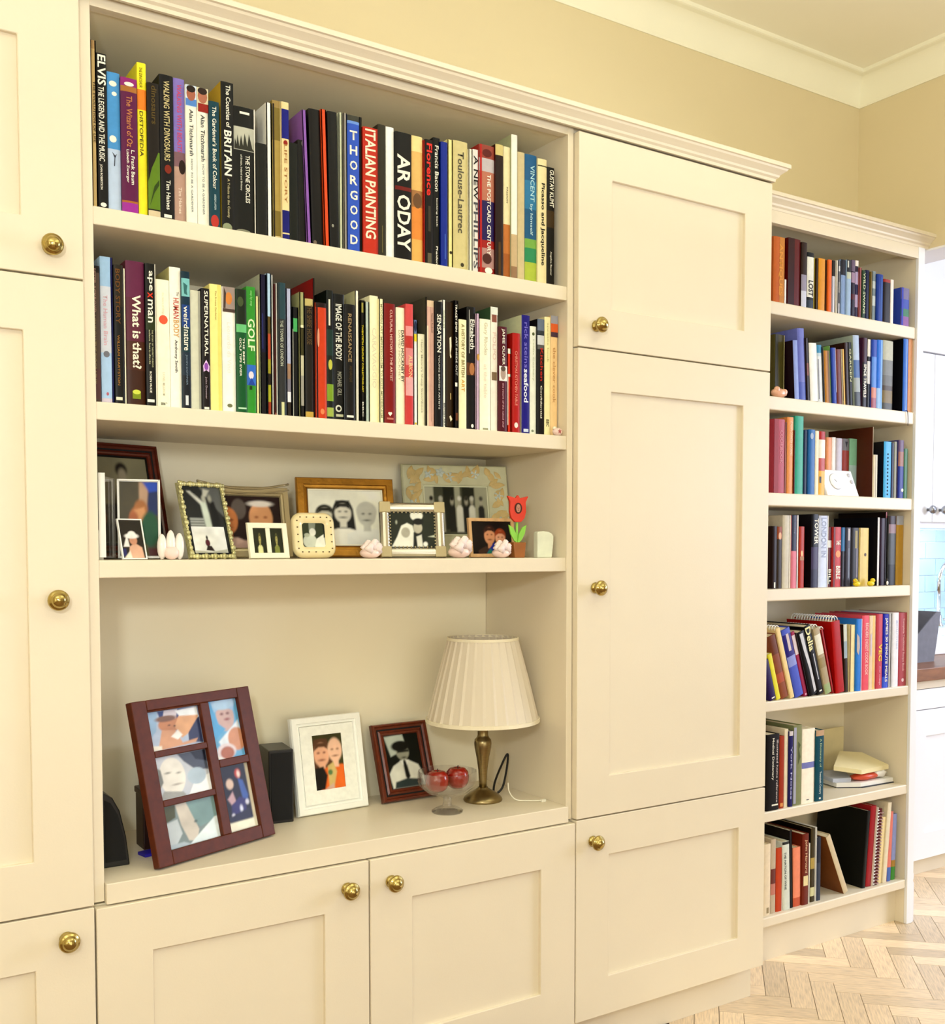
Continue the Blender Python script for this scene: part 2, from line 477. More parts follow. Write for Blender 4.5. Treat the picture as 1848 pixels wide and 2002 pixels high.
# ------------------------------------------------------------------ kitchen beyond the opening
YK = 0.38
t = tag(empty('kitchen_base_unit'), 'white kitchen base unit with drawer over door beyond the opening', 'kitchen unit')
box('carcass', 3.00, 4.30, YK + 0.022, 1.0, zc(-1.062), zc(-0.452), KWHITE, t)
box('rail', 3.00, 4.30, YK + 0.004, YK + 0.022, zc(-0.475), zc(-0.446), PAINT, t)
for xa, xb in ((3.145, 3.645), (3.645, 4.145)):
    d = box('drawer_front', xa + GAP, xb - GAP, YK, YK + 0.021, zc(-0.545), zc(-0.477), KWHITE, t, 0.0012)
    shaker(t, xa, xb, zc(-1.062), zc(-0.546), None, 0.088, 0.09, KWHITE, YK, kn=False)
box('plinth', 3.00, 4.30, YK + 0.055, YK + 0.07, 0.0, zc(-1.063), PAINT, t)
wood = mat('wood_worktop', '8a5a38', 0.35, noise=0.25, nscale=6, stretch=(2, 20, 8))
kw = box('wooden_worktop', 3.00, 4.30, YK - 0.02, 1.0, zc(-0.445), zc(-0.402), wood, None, 0.002)
tag(kw, 'brown wooden kitchen worktop beyond the opening', 'worktop')
# splashback: separate glass tiles
sp = MB().box(3.00, 4.9, 1.008, 1.018, zc(-0.40), zc(0.13)).build('wall_splashback', mat('tile_grout', 'e9f2f4', 0.8, noise=0.02))
struct(sp, 'pale blue tiled kitchen splashback', 'tiles')
TILE = mat('blue_glass_tile', 'b2d4e2', 0.10, noise=0.05, nscale=5, coat=0.4, rand=0.07)
tl = MB().box(0.0015, 0.1425, -0.006, 0.0, 0.0015, 0.0705).build('tile', TILE, sp, 0.001)
ft = True
for rr in range(7):
    for cc in range(10):
        o = tl if ft else tl.copy()
        if not ft: COL.objects.link(o)
        ft = False
        o.location = (3.62 + cc * 0.144 - (0.072 if rr % 2 else 0), 1.008, zc(0.10) - (rr + 1) * 0.072)
# wall cupboards
YKW = 0.62
wu = []
wx = [3.10, 3.600, 4.10, 4.60]
for i in range(2):
    t = tag(empty('kitchen_wall_cupboard'), ['white kitchen wall cupboard nearest the bookcase', 'white kitchen wall cupboard at the right edge'][i], 'cupboard')
    box('carcass', wx[i], wx[i + 1], YKW + 0.021, 1.0, zc(0.078), zc(0.725), KWHITE, t)
    d = box('door', wx[i] + GAP, wx[i + 1] - GAP, YKW, YKW + 0.0205, zc(0.1), zc(0.722), KWHITE, t, 0.0012)
    kx = wx[i + 1] - 0.03 if i % 2 == 0 else wx[i] + 0.045
    kb = MB().lathe([(0, 0), (0.006, 0.0), (0.006, 0.012), (0.014, 0.016), (0.017, 0.022), (0.013, 0.03), (0, 0.033)], 16, axis='y').build('knob', STEEL, d)
    kb.location = (kx, YKW, zc(0.145))
struct(box('trim_7', 3.0, 4.9, YKW - 0.012, 1.0, zc(0.7255), zc(0.742), KWHITE), 'white moulding over the kitchen wall cupboards', 'moulding')
area('under_cupboard_light', (3.86, 0.86, zc(0.07)), (3.90, 1.0, zc(-0.15)), 0.5, 2.0, (0.88, 0.97, 1.0), 0.04)
# raised white sink with a swan neck tap
t = tag(empty('kitchen_sink', (3.56, 0.62, zc(-0.4015))), 'white ceramic sink ledge under the tap', 'sink')
CERW = mat('sink_ceramic', 'f4f6f6', 0.2, noise=0.01)
for (a_, b_, c_, d_) in ((0, .9, 0, .05), (0, .9, .26, .375), (0, .05, .05, .26), (.85, .9, .05, .26)):
    MB().box(a_, b_, c_, d_, 0, .068).build('rim', CERW, t, 0.003)
MB().box(.05, .85, .05, .26, 0, .012).build('basin', CERW, t)
t = tag(empty('kitchen_tap', (3.912, 0.93, zc(-0.3335))), 'chrome swan-neck tap on the kitchen sink', 'tap')
t.location = (4.068, 0.90, zc(-0.3335))
MB().lathe([(0, 0), (0.022, 0), (0.022, 0.01), (0.016, 0.02), (0.015, 0.05), (0.011, 0.058), (0, 0.058)], 18).build('body', CHROME, t)
pts = [(0, 0, 0.05), (0, 0, 0.19)] + [(0.075 - 0.075 * math.cos(a), 0, 0.19 + 0.085 * math.sin(a)) for a in [math.pi * i / 10 for i in range(1, 11)]] + [(0.15, 0, 0.15)]
MB().tube(pts, 0.0095, 10).build('spout', CHROME, t)
MB().tube([(0.015, -0.012, 0.035), (0.045, -0.04, 0.04)], 0.0055, 8).build('lever', CHROME, t)
# dark grey tapered holder on the worktop
t = tag(empty('letter_holder', (3.30, 0.485, zc(-0.402))), 'slate grey tapered open holder on the kitchen worktop', 'holder')
grey = mat('slate_grey_board', '74757f', 0.7, noise=0.08, nscale=40)
gdk = mat('dark_grey_lining', '3a3638', 0.9, noise=0.2, nscale=80)
h0 = 0.176
m = MB()
m.prism([(0, 0), (.126, 0), (.162, h0), (.136, h0), (0.03, .10), (0, .10)], 'y', 0, .004)
m.build('front', grey, t)
m = MB(); m.poly([(.126, .004, 0), (.126, .10, 0), (.162, .10, h0), (.162, .004, h0)]); m.poly([(.123, .10, 0), (.123, .004, 0), (.159, .004, h0), (.159, .10, h0)])
m.build('side', grey, t)
m = MB(); m.prism([(0, 0), (.126, 0), (.162, h0 + .004), (0, h0 + .004)], 'y', .10, .104); m.build('back', gdk, t)
MB().box(0, .126, .004, .10, 0, .004).build('base', grey, t)

BOOKS = [
{'row': '1', 'x': 0.4439, 't': 0.0094, 'h': 0.2739, 'y': 0.042, 'col': 'c8ae78', 'bands': [(0, 0.05, 'b09060')], 'tx': [('THE EVOLUTION OF LIFE', 0.24, 0.6, '4a3a20', 0.4, 0.6)], 'label': 'tan paperback with dark lettering, wide top shelf, leftmost'},
{'row': '1', 'x': 0.454, 't': 0.0162, 'h': 0.2564, 'y': 0.0444, 'col': '141210', 'tx': [('ELVIS', 0.01, 0.2, 'f6f2e2', 0.8, 0.5), ('THE LEGEND AND THE MUSIC', 0.21, 0.68, 'f6f2e2', 0.55, 0.42), ('JOHN ROBERTSON', 0.7, 0.86, 'f6f2e2', 0.28, 0.3)], 'pics': [('e', 0.5, 0.955, 0.3, 0.014, 'f6f2e2')], 'label': 'black paperback with large white capitals down spine, wide top shelf, right of tan paperback'},
{'row': '1', 'x': 0.4711, 't': 0.0205, 'h': 0.2312, 'y': 0.0468, 'col': '58a0d8', 'bands': [(0.54, 1, 'c2d2e8')], 'pics': [('e', 0.45, 0.08, 0.3, 0.02, 'f6f2e2'), ('e', 0.55, 0.15, 0.2, 0.015, 'f6f2e2'), ('e', 0.4, 0.47, 0.28, 0.025, 'f6f2e2'), ('p', [(0.3, 0.56), (0.5, 0.6), (0.45, 0.66), (0.52, 0.66), (0.56, 0.6), (0.7, 0.57), (0.55, 0.585)], '303040')], 'label': 'sky blue book with wintry white lower half, wide top shelf, right of black white-capitals paperback'},
{'row': '1', 'x': 0.492, 't': 0.0267, 'h': 0.2262, 'y': 0.0426, 'col': '6a1c52', 'bands': [(0, 0.06, '9a2a80'), (0.06, 0.1, 'b07838'), (0.89, 0.905, 'b07030'), (0.905, 1, 'a838a0')], 'tx': [('The Wizard of Oz', 0.13, 0.5, 'c88858', 0.36, 0.5), ('L. Frank Baum', 0.52, 0.77, 'f6f2e2', 0.22, 0.68), ('Lisbeth Zwerger', 0.52, 0.76, 'f6f2e2', 0.2, 0.35)], 'pics': [('e', 0.5, 0.045, 0.3, 0.015, 'f6f2e2')], 'label': 'purple hardback with gold title and magenta foot, wide top shelf, right of sky blue book'},
{'row': '1', 'x': 0.5222, 't': 0.0054, 'h': 0.2559, 'y': 0.075, 'col': '3a8ac0', 'label': 'thin blue book behind the yellow one, wide top shelf, right of purple gold-title book'},
{'row': '1', 'x': 0.5206, 't': 0.0147, 'h': 0.2586, 'y': 0.0474, 'col': 'f8ec38', 'bands': [(0.17, 0.3, 'f09030')], 'tx': [('DISTOPEDIA', 0.31, 0.6, '504810', 0.4, 0.4), ('THE DINOSAUR', 0.03, 0.16, '807410', 0.35, 0.4)], 'label': 'bright yellow narrow book with orange band, wide top shelf, right of thin blue book'},
{'row': '1', 'x': 0.5357, 't': 0.0201, 'h': 0.2281, 'y': 0.0432, 'col': '241a10', 'bands': [(0.5, 0.92, '6a8a20'), (0.93, 0.985, 'd8c8a8')], 'tx': [('dinosaurs', 0.02, 0.3, '6a5828', 0.45, 0.55)], 'pics': [('p', [(0, 0.5), (0.85, 0.5), (0.6, 0.56), (0.3, 0.62), (0, 0.72)], '241a10'), ('p', [(0.1, 0.9), (0.5, 0.75), (0.9, 0.7), (0.9, 0.74), (0.5, 0.8)], '3a5010')], 'label': 'dark brown book with green fern picture, wide top shelf, right of yellow narrow book'},
{'row': '1', 'x': 0.5569, 't': 0.0235, 'h': 0.2475, 'y': 0.0456, 'col': '0c0a10', 'tx': [('WALKING WITH DINOSAURS', 0.04, 0.58, 'd8ca98', 0.42, 0.5), ('Tim Haines', 0.71, 0.91, 'f6f2e2', 0.3, 0.55)], 'pics': [('e', 0.55, 0.635, 0.25, 0.03, '8a3018'), ('r', 0.5, 0.955, 0.55, 0.022, 'f6f2e2')], 'label': 'black hardback with pale italic capitals, wide top shelf, right of dark fern book'},
{'row': '1', 'x': 0.5815, 't': 0.0192, 'h': 0.2478, 'y': 0.048, 'col': '9080c8', 'bands': [(0.5, 0.6, '8a6870'), (0.6, 1, 'c0a090')], 'tx': [('WALKING WITH BEASTS', 0.04, 0.5, 'd05878', 0.42, 0.5), ('Tim Haines', 0.74, 0.92, 'e8d8c8', 0.3, 0.5)], 'pics': [('e', 0.7, 0.6, 0.3, 0.05, '30180c')], 'label': 'lilac hardback fading to pinkish brown, wide top shelf, right of black italic-capitals book'},
{'row': '1', 'x': 0.6011, 't': 0.0189, 'h': 0.2396, 'y': 0.0438, 'col': 'f6f2e2', 'tx': [('Alan Titchmarsh', 0.17, 0.5, '404848', 0.36, 0.5), ('HOW TO BE A GARDENER', 0.52, 0.9, '889090', 0.18, 0.5)], 'pics': [('r', 0.5, 0.075, 1, 0.15, 'd8e4f0'), ('r', 0.5, 0.12, 1, 0.05, '6090d0'), ('e', 0.5, 0.06, 0.42, 0.05, 'b07058'), ('e', 0.5, 0.025, 0.42, 0.025, '302018')], 'label': 'white paperback with blue-shirted portrait on top, wide top shelf, right of lilac hardback'},
{'row': '1', 'x': 0.6214, 't': 0.02, 'h': 0.2405, 'y': 0.0462, 'col': 'f6f2e2', 'tx': [('Alan Titchmarsh', 0.19, 0.52, '404848', 0.36, 0.5), ('HOW TO BE A GARDENER', 0.54, 0.9, '889090', 0.18, 0.5)], 'pics': [('r', 0.5, 0.08, 1, 0.16, 'e0d8b8'), ('r', 0.55, 0.14, 0.9, 0.06, 'a02818'), ('e', 0.5, 0.06, 0.42, 0.05, 'b87a60'), ('e', 0.5, 0.022, 0.42, 0.025, '38241a')], 'label': 'white paperback with red-shirted portrait on top, wide top shelf, right of white blue-portrait paperback'},
{'row': '1', 'x': 0.6418, 't': 0.0178, 'h': 0.221, 'y': 0.042, 'col': '0e4a58', 'tx': [("The Gardener's Book of Colour", 0.04, 0.68, 'f6f2e2', 0.42, 0.5), ('ANDREW LAWSON', 0.72, 0.84, 'c8d8d8', 0.2, 0.5)], 'pics': [('e', 0.45, 0.93, 0.4, 0.05, 'c04038')], 'label': 'dark teal book with white serif title, wide top shelf, right of white red-portrait paperback'},
{'row': '1', 'x': 0.6639, 't': 0.0229, 'h': 0.2605, 'y': 0.0444, 'col': '161410', 'tx': [('The Counties of', 0.02, 0.3, 'f6f2e2', 0.36, 0.55), ('BRITAIN', 0.32, 0.62, 'f6f2e2', 0.58, 0.5), ('A Tribute to the County', 0.64, 0.9, 'c8c098', 0.24, 0.5)], 'pics': [('e', 0.4, 0.965, 0.38, 0.03, '9aa080')], 'board': 'c8a830', 'label': 'wide black hardback with bold white serif title, wide top shelf, right of dark teal book'},
{'row': '1', 'x': 0.6872, 't': 0.0398, 'h': 0.2247, 'y': 0.0468, 'col': '151612', 'bands': [(0.155, 0.335, 'c4c4b4')], 'tx': [('THE STONE CIRCLES', 0.37, 0.74, 'f6f2e2', 0.2, 0.62), ('of Britain, Ireland and Brittany', 0.37, 0.65, 'd8d8c8', 0.11, 0.32)], 'pics': [('p', [(0.02, 0.33), (0.05, 0.25), (0.12, 0.3), (0.17, 0.22), (0.25, 0.31), (0.33, 0.22), (0.42, 0.3), (0.5, 0.2), (0.62, 0.3), (0.7, 0.2), (0.85, 0.31), (0.96, 0.33)], '3a3a30'), ('r', 0.955, 0.5, 0.05, 1, 'e8e4d8'), ('r', 0.5, 0.045, 0.45, 0.018, 'f6f2e2'), ('e', 0.4, 0.97, 0.35, 0.02, '90907a')], 'label': 'thick black hardback with stone photo band, wide top shelf, right of black serif hardback'},
{'row': '1', 'x': 0.7274, 't': 0.0188, 'h': 0.1674, 'y': 0.0426, 'col': '1a1c14', 'label': 'short plain black book, wide top shelf, right of black stone-photo book'},
{'row': '1', 'x': 0.7478, 't': 0.0102, 'h': 0.2436, 'y': 0.045, 'col': 'faf8ee', 'label': 'narrow plain white book, wide top shelf, right of short black book'},
{'row': '1', 'x': 0.7602, 't': 0.0159, 'h': 0.2511, 'y': 0.0474, 'col': '8a7838', 'bands': [(0, 0.05, 'a89058'), (0.28, 0.78, 'b8a058'), (0.96, 1, 'e0d0a0')], 'pics': [('r', 0.12, 0.5, 0.18, 0.95, '2a2012'), ('r', 0.93, 0.5, 0.06, 1, 'e8dca8')], 'label': 'narrow olive gold patterned book, wide top shelf, right of narrow white book'},
{'row': '1', 'x': 0.7765, 't': 0.0137, 'h': 0.2506, 'y': 0.0432, 'col': 'f0dca8', 'bands': [(0.05, 0.26, '101888'), (0.77, 0.93, '101478'), (0.94, 0.985, '101478')], 'tx': [('LIFE STORY', 0.3, 0.72, 'b08048', 0.4, 0.5)], 'pics': [('e', 0.5, 0.29, 0.3, 0.02, 'a02818')], 'label': 'cream book with navy blocks at both ends, wide top shelf, right of olive gold book'},
{'row': '1', 'x': 0.7916, 't': 0.0165, 'h': 0.182, 'y': 0.0456, 'col': '12180e', 'label': 'short dark green-black book, wide top shelf, right of cream navy-block book'},
{'row': '1', 'x': 0.8095, 't': 0.0156, 'h': 0.1916, 'y': 0.048, 'col': '141210', 'pics': [('e', 0.7, 0.03, 0.3, 0.03, '6a6a60')], 'label': 'short black book with worn top, wide top shelf, right of short green-black book'},
{'row': '1', 'x': 0.8255, 't': 0.0089, 'h': 0.2456, 'y': 0.0438, 'col': '9868b8', 'lean': -2.16, 'label': 'narrow violet book leaning left, wide top shelf, right of short worn black book'},
{'row': '1', 'x': 0.8367, 't': 0.0227, 'h': 0.2516, 'y': 0.0462, 'col': '100a0a', 'lean': -1.47, 'pics': [('e', 0.2, 0.96, 0.15, 0.015, '807060')], 'label': 'tall wide black book, wide top shelf, right of violet leaning book'},
{'row': '1', 'x': 0.8598, 't': 0.0103, 'h': 0.2544, 'y': 0.042, 'col': 'e05a28', 'lean': -1.48, 'label': 'narrow bright orange book, wide top shelf, right of wide black book'},
{'row': '1', 'x': 0.8717, 't': 0.0185, 'h': 0.2546, 'y': 0.0444, 'col': '151412', 'lean': -0.99, 'pics': [('e', 0.3, 0.82, 0.12, 0.012, 'a0a090')], 'label': 'plain black book with tiny mark, wide top shelf, right of bright orange book'},
{'row': '1', 'x': 0.8918, 't': 0.0072, 'h': 0.2587, 'y': 0.0468, 'col': 'd8dcc0', 'label': 'thin pale green book, wide top shelf, right of black tiny-mark book'},
{'row': '1', 'x': 0.8994, 't': 0.0068, 'h': 0.2578, 'y': 0.0426, 'col': '9a948c', 'label': 'thin grey book, wide top shelf, right of thin pale green book'},
{'row': '1', 'x': 0.908, 't': 0.025, 'h': 0.2571, 'y': 0.045, 'col': '3c64c8', 'bands': [(0, 0.04, '4a4a40'), (0.04, 0.06, '7aa0e0')], 'stack': ('THORGOOD', 0.11, 0.97, 'f6f2e2'), 'label': 'blue book with stacked white capitals, wide top shelf, right of thin grey book'},
{'row': '1', 'x': 0.9346, 't': 0.0049, 'h': 0.2593, 'y': 0.0474, 'col': '1c1a18', 'label': 'very thin dark book, wide top shelf, right of blue stacked-capitals book'},
{'row': '1', 'x': 0.94, 't': 0.031, 'h': 0.2417, 'y': 0.0432, 'col': 'c83a20', 'tx': [('ITALIAN PAINTING', 0.015, 0.86, 'f8e8d0', 0.72, 0.47)], 'pics': [('r', 0.97, 0.5, 0.05, 1, '7a1a10')], 'label': 'red book with tall white serif capitals, wide top shelf, right of thin dark book'},
{'row': '1', 'x': 0.9731, 't': 0.0162, 'h': 0.254, 'y': 0.0456, 'col': '3c3828', 'pics': [('r', 0.5, 0.85, 0.08, 0.2, '80764a')], 'label': 'dark grey book with faint gold line, wide top shelf, right of red white-capitals book'},
{'row': '1', 'x': 0.9911, 't': 0.0174, 'h': 0.2539, 'y': 0.048, 'col': 'fbfaf4', 'label': 'plain bright white book, wide top shelf, right of dark grey book'},
{'row': '1', 'x': 1.009, 't': 0.0358, 'h': 0.2478, 'y': 0.0438, 'col': '120e0c', 'bands': [(0.415, 0.445, '7a1c10')], 'tx': [('AR', 0.17, 0.39, 'f6f2e2', 0.78, 0.5), ('ODAY', 0.48, 0.91, 'f6f2e2', 0.82, 0.5)], 'label': 'black hardback with giant white capitals, red gap, wide top shelf, right of plain white book'},
{'row': '1', 'x': 1.0467, 't': 0.0244, 'h': 0.2483, 'y': 0.0462, 'col': 'e8b868', 'bands': [(0, 0.12, 'f4e0a0'), (0.12, 0.42, 'e8c078'), (0.42, 0.55, 'b08050'), (0.55, 0.8, 'e89848')], 'pics': [('e', 0.5, 0.5, 0.4, 0.06, '7a5838')], 'label': 'orange book with cream top and smoky patch, wide top shelf, right of giant-capitals hardback'},
{'row': '1', 'x': 1.0715, 't': 0.003, 'h': 0.2437, 'y': 0.042, 'col': 'b02018', 'label': 'very thin red book, wide top shelf, right of orange smoky book'},
{'row': '1', 'x': 1.0764, 't': 0.0175, 'h': 0.2471, 'y': 0.0444, 'col': '160e0c', 'tx': [('Florence', 0.03, 0.44, 'e83a30', 0.7, 0.5)], 'pics': [('r', 0.5, 0.62, 0.3, 0.2, '4a4438'), ('r', 0.5, 0.93, 0.5, 0.08, '6a6450')], 'label': 'black book with red lowercase title, wide top shelf, right of thin red book'},
{'row': '1', 'x': 1.0959, 't': 0.0153, 'h': 0.2551, 'y': 0.0468, 'col': '0c0a08', 'tx': [('Francis Bacon', 0.06, 0.41, 'f6f2e2', 0.55, 0.5), ('looking back', 0.46, 0.68, 'f6f2e2', 0.25, 0.5), ('Phaidon', 0.83, 0.97, 'f6f2e2', 0.3, 0.5)], 'label': 'narrow black book with white sans title, wide top shelf, right of black red-title book'},
{'row': '1', 'x': 1.1116, 't': 0.0146, 'h': 0.249, 'y': 0.0426, 'col': '12349a', 'pics': [('r', 0.6, 0.82, 0.12, 0.2, '5a80d0')], 'label': 'narrow royal blue book, wide top shelf, right of black sans-title book'},
{'row': '1', 'x': 1.1285, 't': 0.0119, 'h': 0.2579, 'y': 0.045, 'col': 'f0e4a0', 'pics': [('e', 0.6, 0.86, 0.25, 0.012, '403820')], 'label': 'narrow cream book beside royal blue one, wide top shelf, right of royal blue book'},
{'row': '1', 'x': 1.1425, 't': 0.0339, 'h': 0.2599, 'y': 0.0474, 'col': 'd8cc96', 'tx': [('Toulouse-Lautrec', 0.08, 0.7, '6a6450', 0.42, 0.5)], 'pics': [('e', 0.6, 0.94, 0.12, 0.016, '504830')], 'label': 'wide beige hardback with thin grey title, wide top shelf, right of narrow cream book'},
{'row': '1', 'x': 1.1768, 't': 0.0092, 'h': 0.2485, 'y': 0.0432, 'col': 'f4f0d8', 'label': 'thin white book left of mottled one, wide top shelf, right of wide beige hardback'},
{'row': '1', 'x': 1.1881, 't': 0.0136, 'h': 0.2507, 'y': 0.0456, 'col': 'e8e4dc', 'tx': [('A NEW', 0.05, 0.4, '141210', 0.75, 0.5), ('PHILLIPS', 0.42, 0.95, '5a5a60', 0.8, 0.5)], 'pics': [('r', 0.92, 0.5, 0.1, 1, 'a02820')], 'label': 'white book with heavy black lettering, wide top shelf, right of thin off-white book'},
{'row': '1', 'x': 1.2045, 't': 0.0375, 'h': 0.2653, 'y': 0.048, 'col': 'a83028', 'bands': [(0, 0.1, 'a05040'), (0.1, 0.2, 'c8c0c0'), (0.2, 0.42, 'c08068'), (0.42, 0.72, '302060'), (0.72, 0.78, 'a82820'), (0.78, 0.93, 'b89088')], 'tx': [('THE POSTCARD CENTURY', 0.22, 0.83, 'f6f2e2', 0.24, 0.62)], 'pics': [('r', 0.1, 0.5, 0.12, 1, 'c02820'), ('e', 0.5, 0.86, 0.3, 0.04, '5a3028'), ('e', 0.6, 0.95, 0.25, 0.025, 'f6f2e2'), ('e', 0.5, 0.06, 0.3, 0.03, '6a2018')], 'label': 'red collage book with white capitals, wide top shelf, right of heavy-lettering white book'},
{'row': '1', 'x': 1.2424, 't': 0.019, 'h': 0.2717, 'y': 0.0438, 'col': '30180c', 'bands': [(0, 0.08, 'd8c888')], 'pics': [('r', 0.5, 0.85, 0.3, 0.25, '5a4018')], 'board': '4a100c', 'label': 'dark brown book with torn cream top, wide top shelf, right of red collage book'},
{'row': '1', 'x': 1.2637, 't': 0.0167, 'h': 0.2717, 'y': 0.0462, 'col': 'f0e4b8', 'bands': [(0.58, 0.8, 'c88040'), (0.8, 1, 'b06a30')], 'tx': [('PASSION', 0.3, 0.42, '403020', 0.2, 0.5)], 'label': 'cream book with orange brown foot, wide top shelf, right of torn brown book'},
{'row': '1', 'x': 1.2807, 't': 0.0148, 'h': 0.2986, 'y': 0.042, 'col': 'f6f2e4', 'bands': [(0.68, 0.9, 'd0b890'), (0.9, 1, 'a08060')], 'board': 'b8bc98', 'label': 'tall narrow white book with brown foot, wide top shelf, right of cream orange-foot book'},
{'row': '1', 'x': 1.2985, 't': 0.0173, 'h': 0.2674, 'y': 0.0444, 'col': 'd4c49a', 'label': 'narrow plain beige book, wide top shelf, right of tall white book'},
{'row': '1', 'x': 1.3181, 't': 0.0304, 'h': 0.2679, 'y': 0.0468, 'col': '2a6a98', 'bands': [(0.2, 0.42, '3a86b0'), (0.42, 0.65, '2a6890'), (0.65, 0.72, '88b858'), (0.72, 0.83, '3a9868'), (0.83, 1, 'b8c850')], 'tx': [('VINCENT', 0.08, 0.36, 'b8e0e8', 0.35, 0.6), ('by himself', 0.38, 0.62, 'c8e4e8', 0.28, 0.5)], 'label': 'blue painted book with green foot, wide top shelf, right of narrow beige book'},
{'row': '1', 'x': 1.3489, 't': 0.0229, 'h': 0.2634, 'y': 0.0426, 'col': 'f2e6b8', 'bands': [(0.05, 0.06, '605838')], 'tx': [('Picasso and Jacqueline', 0.19, 0.84, '282014', 0.5, 0.5)], 'label': 'cream hardback with bold black serif title, wide top shelf, right of blue painted book'},
{'row': '1', 'x': 1.3743, 't': 0.0196, 'h': 0.2514, 'y': 0.045, 'col': '14100a', 'bands': [(0.36, 0.5, '4a3818')], 'tx': [('GUSTAV KLIMT', 0.02, 0.33, 'f6f2e2', 0.55, 0.6), ('Angelica Baumer', 0.7, 0.9, 'f6f2e2', 0.25, 0.5)], 'label': 'narrow black book with white capitals, rightmost, wide top shelf, right of cream black-title hardback'},
{'row': '2', 'x': 0.4398, 't': 0.0132, 'h': 0.2252, 'y': 0.042, 'col': '5a4a40', 'bands': [(0, 0.05, '1a100c'), (0.75, 0.97, '604040')], 'tx': [('PETER ACKROYD', 0.02, 0.34, 'b09080', 0.35, 0.35), ('LONDON THE BIOGRAPHY', 0.36, 0.86, '98885a', 0.35, 0.3)], 'label': 'grey brown paperback with dull title, wide second shelf, leftmost'},
{'row': '2', 'x': 0.4544, 't': 0.0169, 'h': 0.2427, 'y': 0.0444, 'col': 'a8c8e4', 'bands': [(0.2, 0.65, 'd4d8e0'), (0.65, 0.96, 'b4d0ec'), (0.96, 1, 'd8ccd8')], 'tx': [('The Human Brain', 0.26, 0.6, 'd8b0b8', 0.4, 0.45)], 'pics': [('e', 0.5, 0.66, 0.3, 0.022, '808088'), ('e', 0.55, 0.93, 0.12, 0.012, 'c07080')], 'label': 'pale blue tall book with faint pink title, wide second shelf, right of grey brown paperback'},
{'row': '2', 'x': 0.4722, 't': 0.0035, 'h': 0.2433, 'y': 0.0468, 'col': '1c2068', 'label': 'thin navy book on second shelf, wide second shelf, right of pale blue book'},
{'row': '2', 'x': 0.4761, 't': 0.0149, 'h': 0.232, 'y': 0.0426, 'col': '1a1610', 'bands': [(0, 0.3, '302818')], 'tx': [('BODY STORY', 0.03, 0.42, '7a5018', 0.5, 0.4), ('WILLIAM HARTSTON', 0.5, 0.86, 'a87830', 0.26, 0.4)], 'pics': [('r', 0.4, 0.955, 0.7, 0.022, 'e8e0c8')], 'label': 'dark book with tarnished gold lettering, wide second shelf, right of thin navy book'},
{'row': '2', 'x': 0.492, 't': 0.0036, 'h': 0.2281, 'y': 0.045, 'col': 'f4ecd0', 'label': 'thin cream book left of maroon, wide second shelf, right of dark gold-letter book'},
{'row': '2', 'x': 0.4967, 't': 0.0304, 'h': 0.243, 'y': 0.0474, 'col': '6a2838', 'bands': [(0, 0.25, '702c50'), (0.25, 0.55, '6a2c40'), (0.55, 0.75, '58301c'), (0.75, 1, '4a2812')], 'tx': [('What is that?', 0.23, 0.74, 'f8ecd8', 0.48, 0.55)], 'pics': [('r', 0.5, 0.92, 0.45, 0.055, '8a9a20'), ('e', 0.5, 0.9, 0.22, 0.016, 'd0d858')], 'label': 'thick maroon hardback with white title question, wide second shelf, right of thin cream book'},
{'row': '2', 'x': 0.528, 't': 0.017, 'h': 0.2418, 'y': 0.0432, 'col': '18160f', 'bands': [(0.36, 0.46, '34401a')], 'tx': [('ape', 0.05, 0.19, 'f6f2e2', 0.5, 0.45), ('x', 0.2, 0.24, 'd84020', 0.5, 0.45), ('man', 0.25, 0.41, 'f6f2e2', 0.5, 0.45), ('THE STORY OF THE FIRST HUMANS', 0.46, 0.72, 'c8c8a0', 0.14, 0.62), ('adam hart-davis', 0.46, 0.7, 'c8c8a0', 0.16, 0.35), ('ROBIN McKIE', 0.75, 0.9, 'f6f2e2', 0.2, 0.4)], 'pics': [('r', 0.96, 0.5, 0.07, 1, 'f0ecd8'), ('r', 0.4, 0.955, 0.7, 0.02, 'f6f2e2')], 'label': 'black book with bold white lowercase title, wide second shelf, right of thick maroon hardback'},
{'row': '2', 'x': 0.5464, 't': 0.0227, 'h': 0.2183, 'y': 0.0456, 'col': 'fbf6dc', 'tx': [('the nature of things', 0.1, 0.27, 'e8e0c0', 0.2, 0.5), ('LIONEL MILGROM', 0.72, 0.9, 'dcd4b8', 0.18, 0.5), ('Granta', 0.955, 0.975, '606050', 0.5, 0.5)], 'pics': [('e', 0.52, 0.31, 0.33, 0.036, 'e86848')], 'label': 'cream hardback with red dot, wide second shelf, right of black lowercase-title book'},
{'row': '2', 'x': 0.5703, 't': 0.0194, 'h': 0.2429, 'y': 0.048, 'col': 'fbf8ea', 'tx': [('The', 0.17, 0.2, '90887a', 0.2, 0.7), ('HUMAN', 0.215, 0.36, 'c85848', 0.5, 0.55), ('BODY', 0.37, 0.49, 'd8a860', 0.5, 0.55), ('Anthony Smith', 0.51, 0.74, '383430', 0.32, 0.5)], 'board': 'd8d090', 'label': 'tall white book with red and ochre title, wide second shelf, right of cream red-dot hardback'},
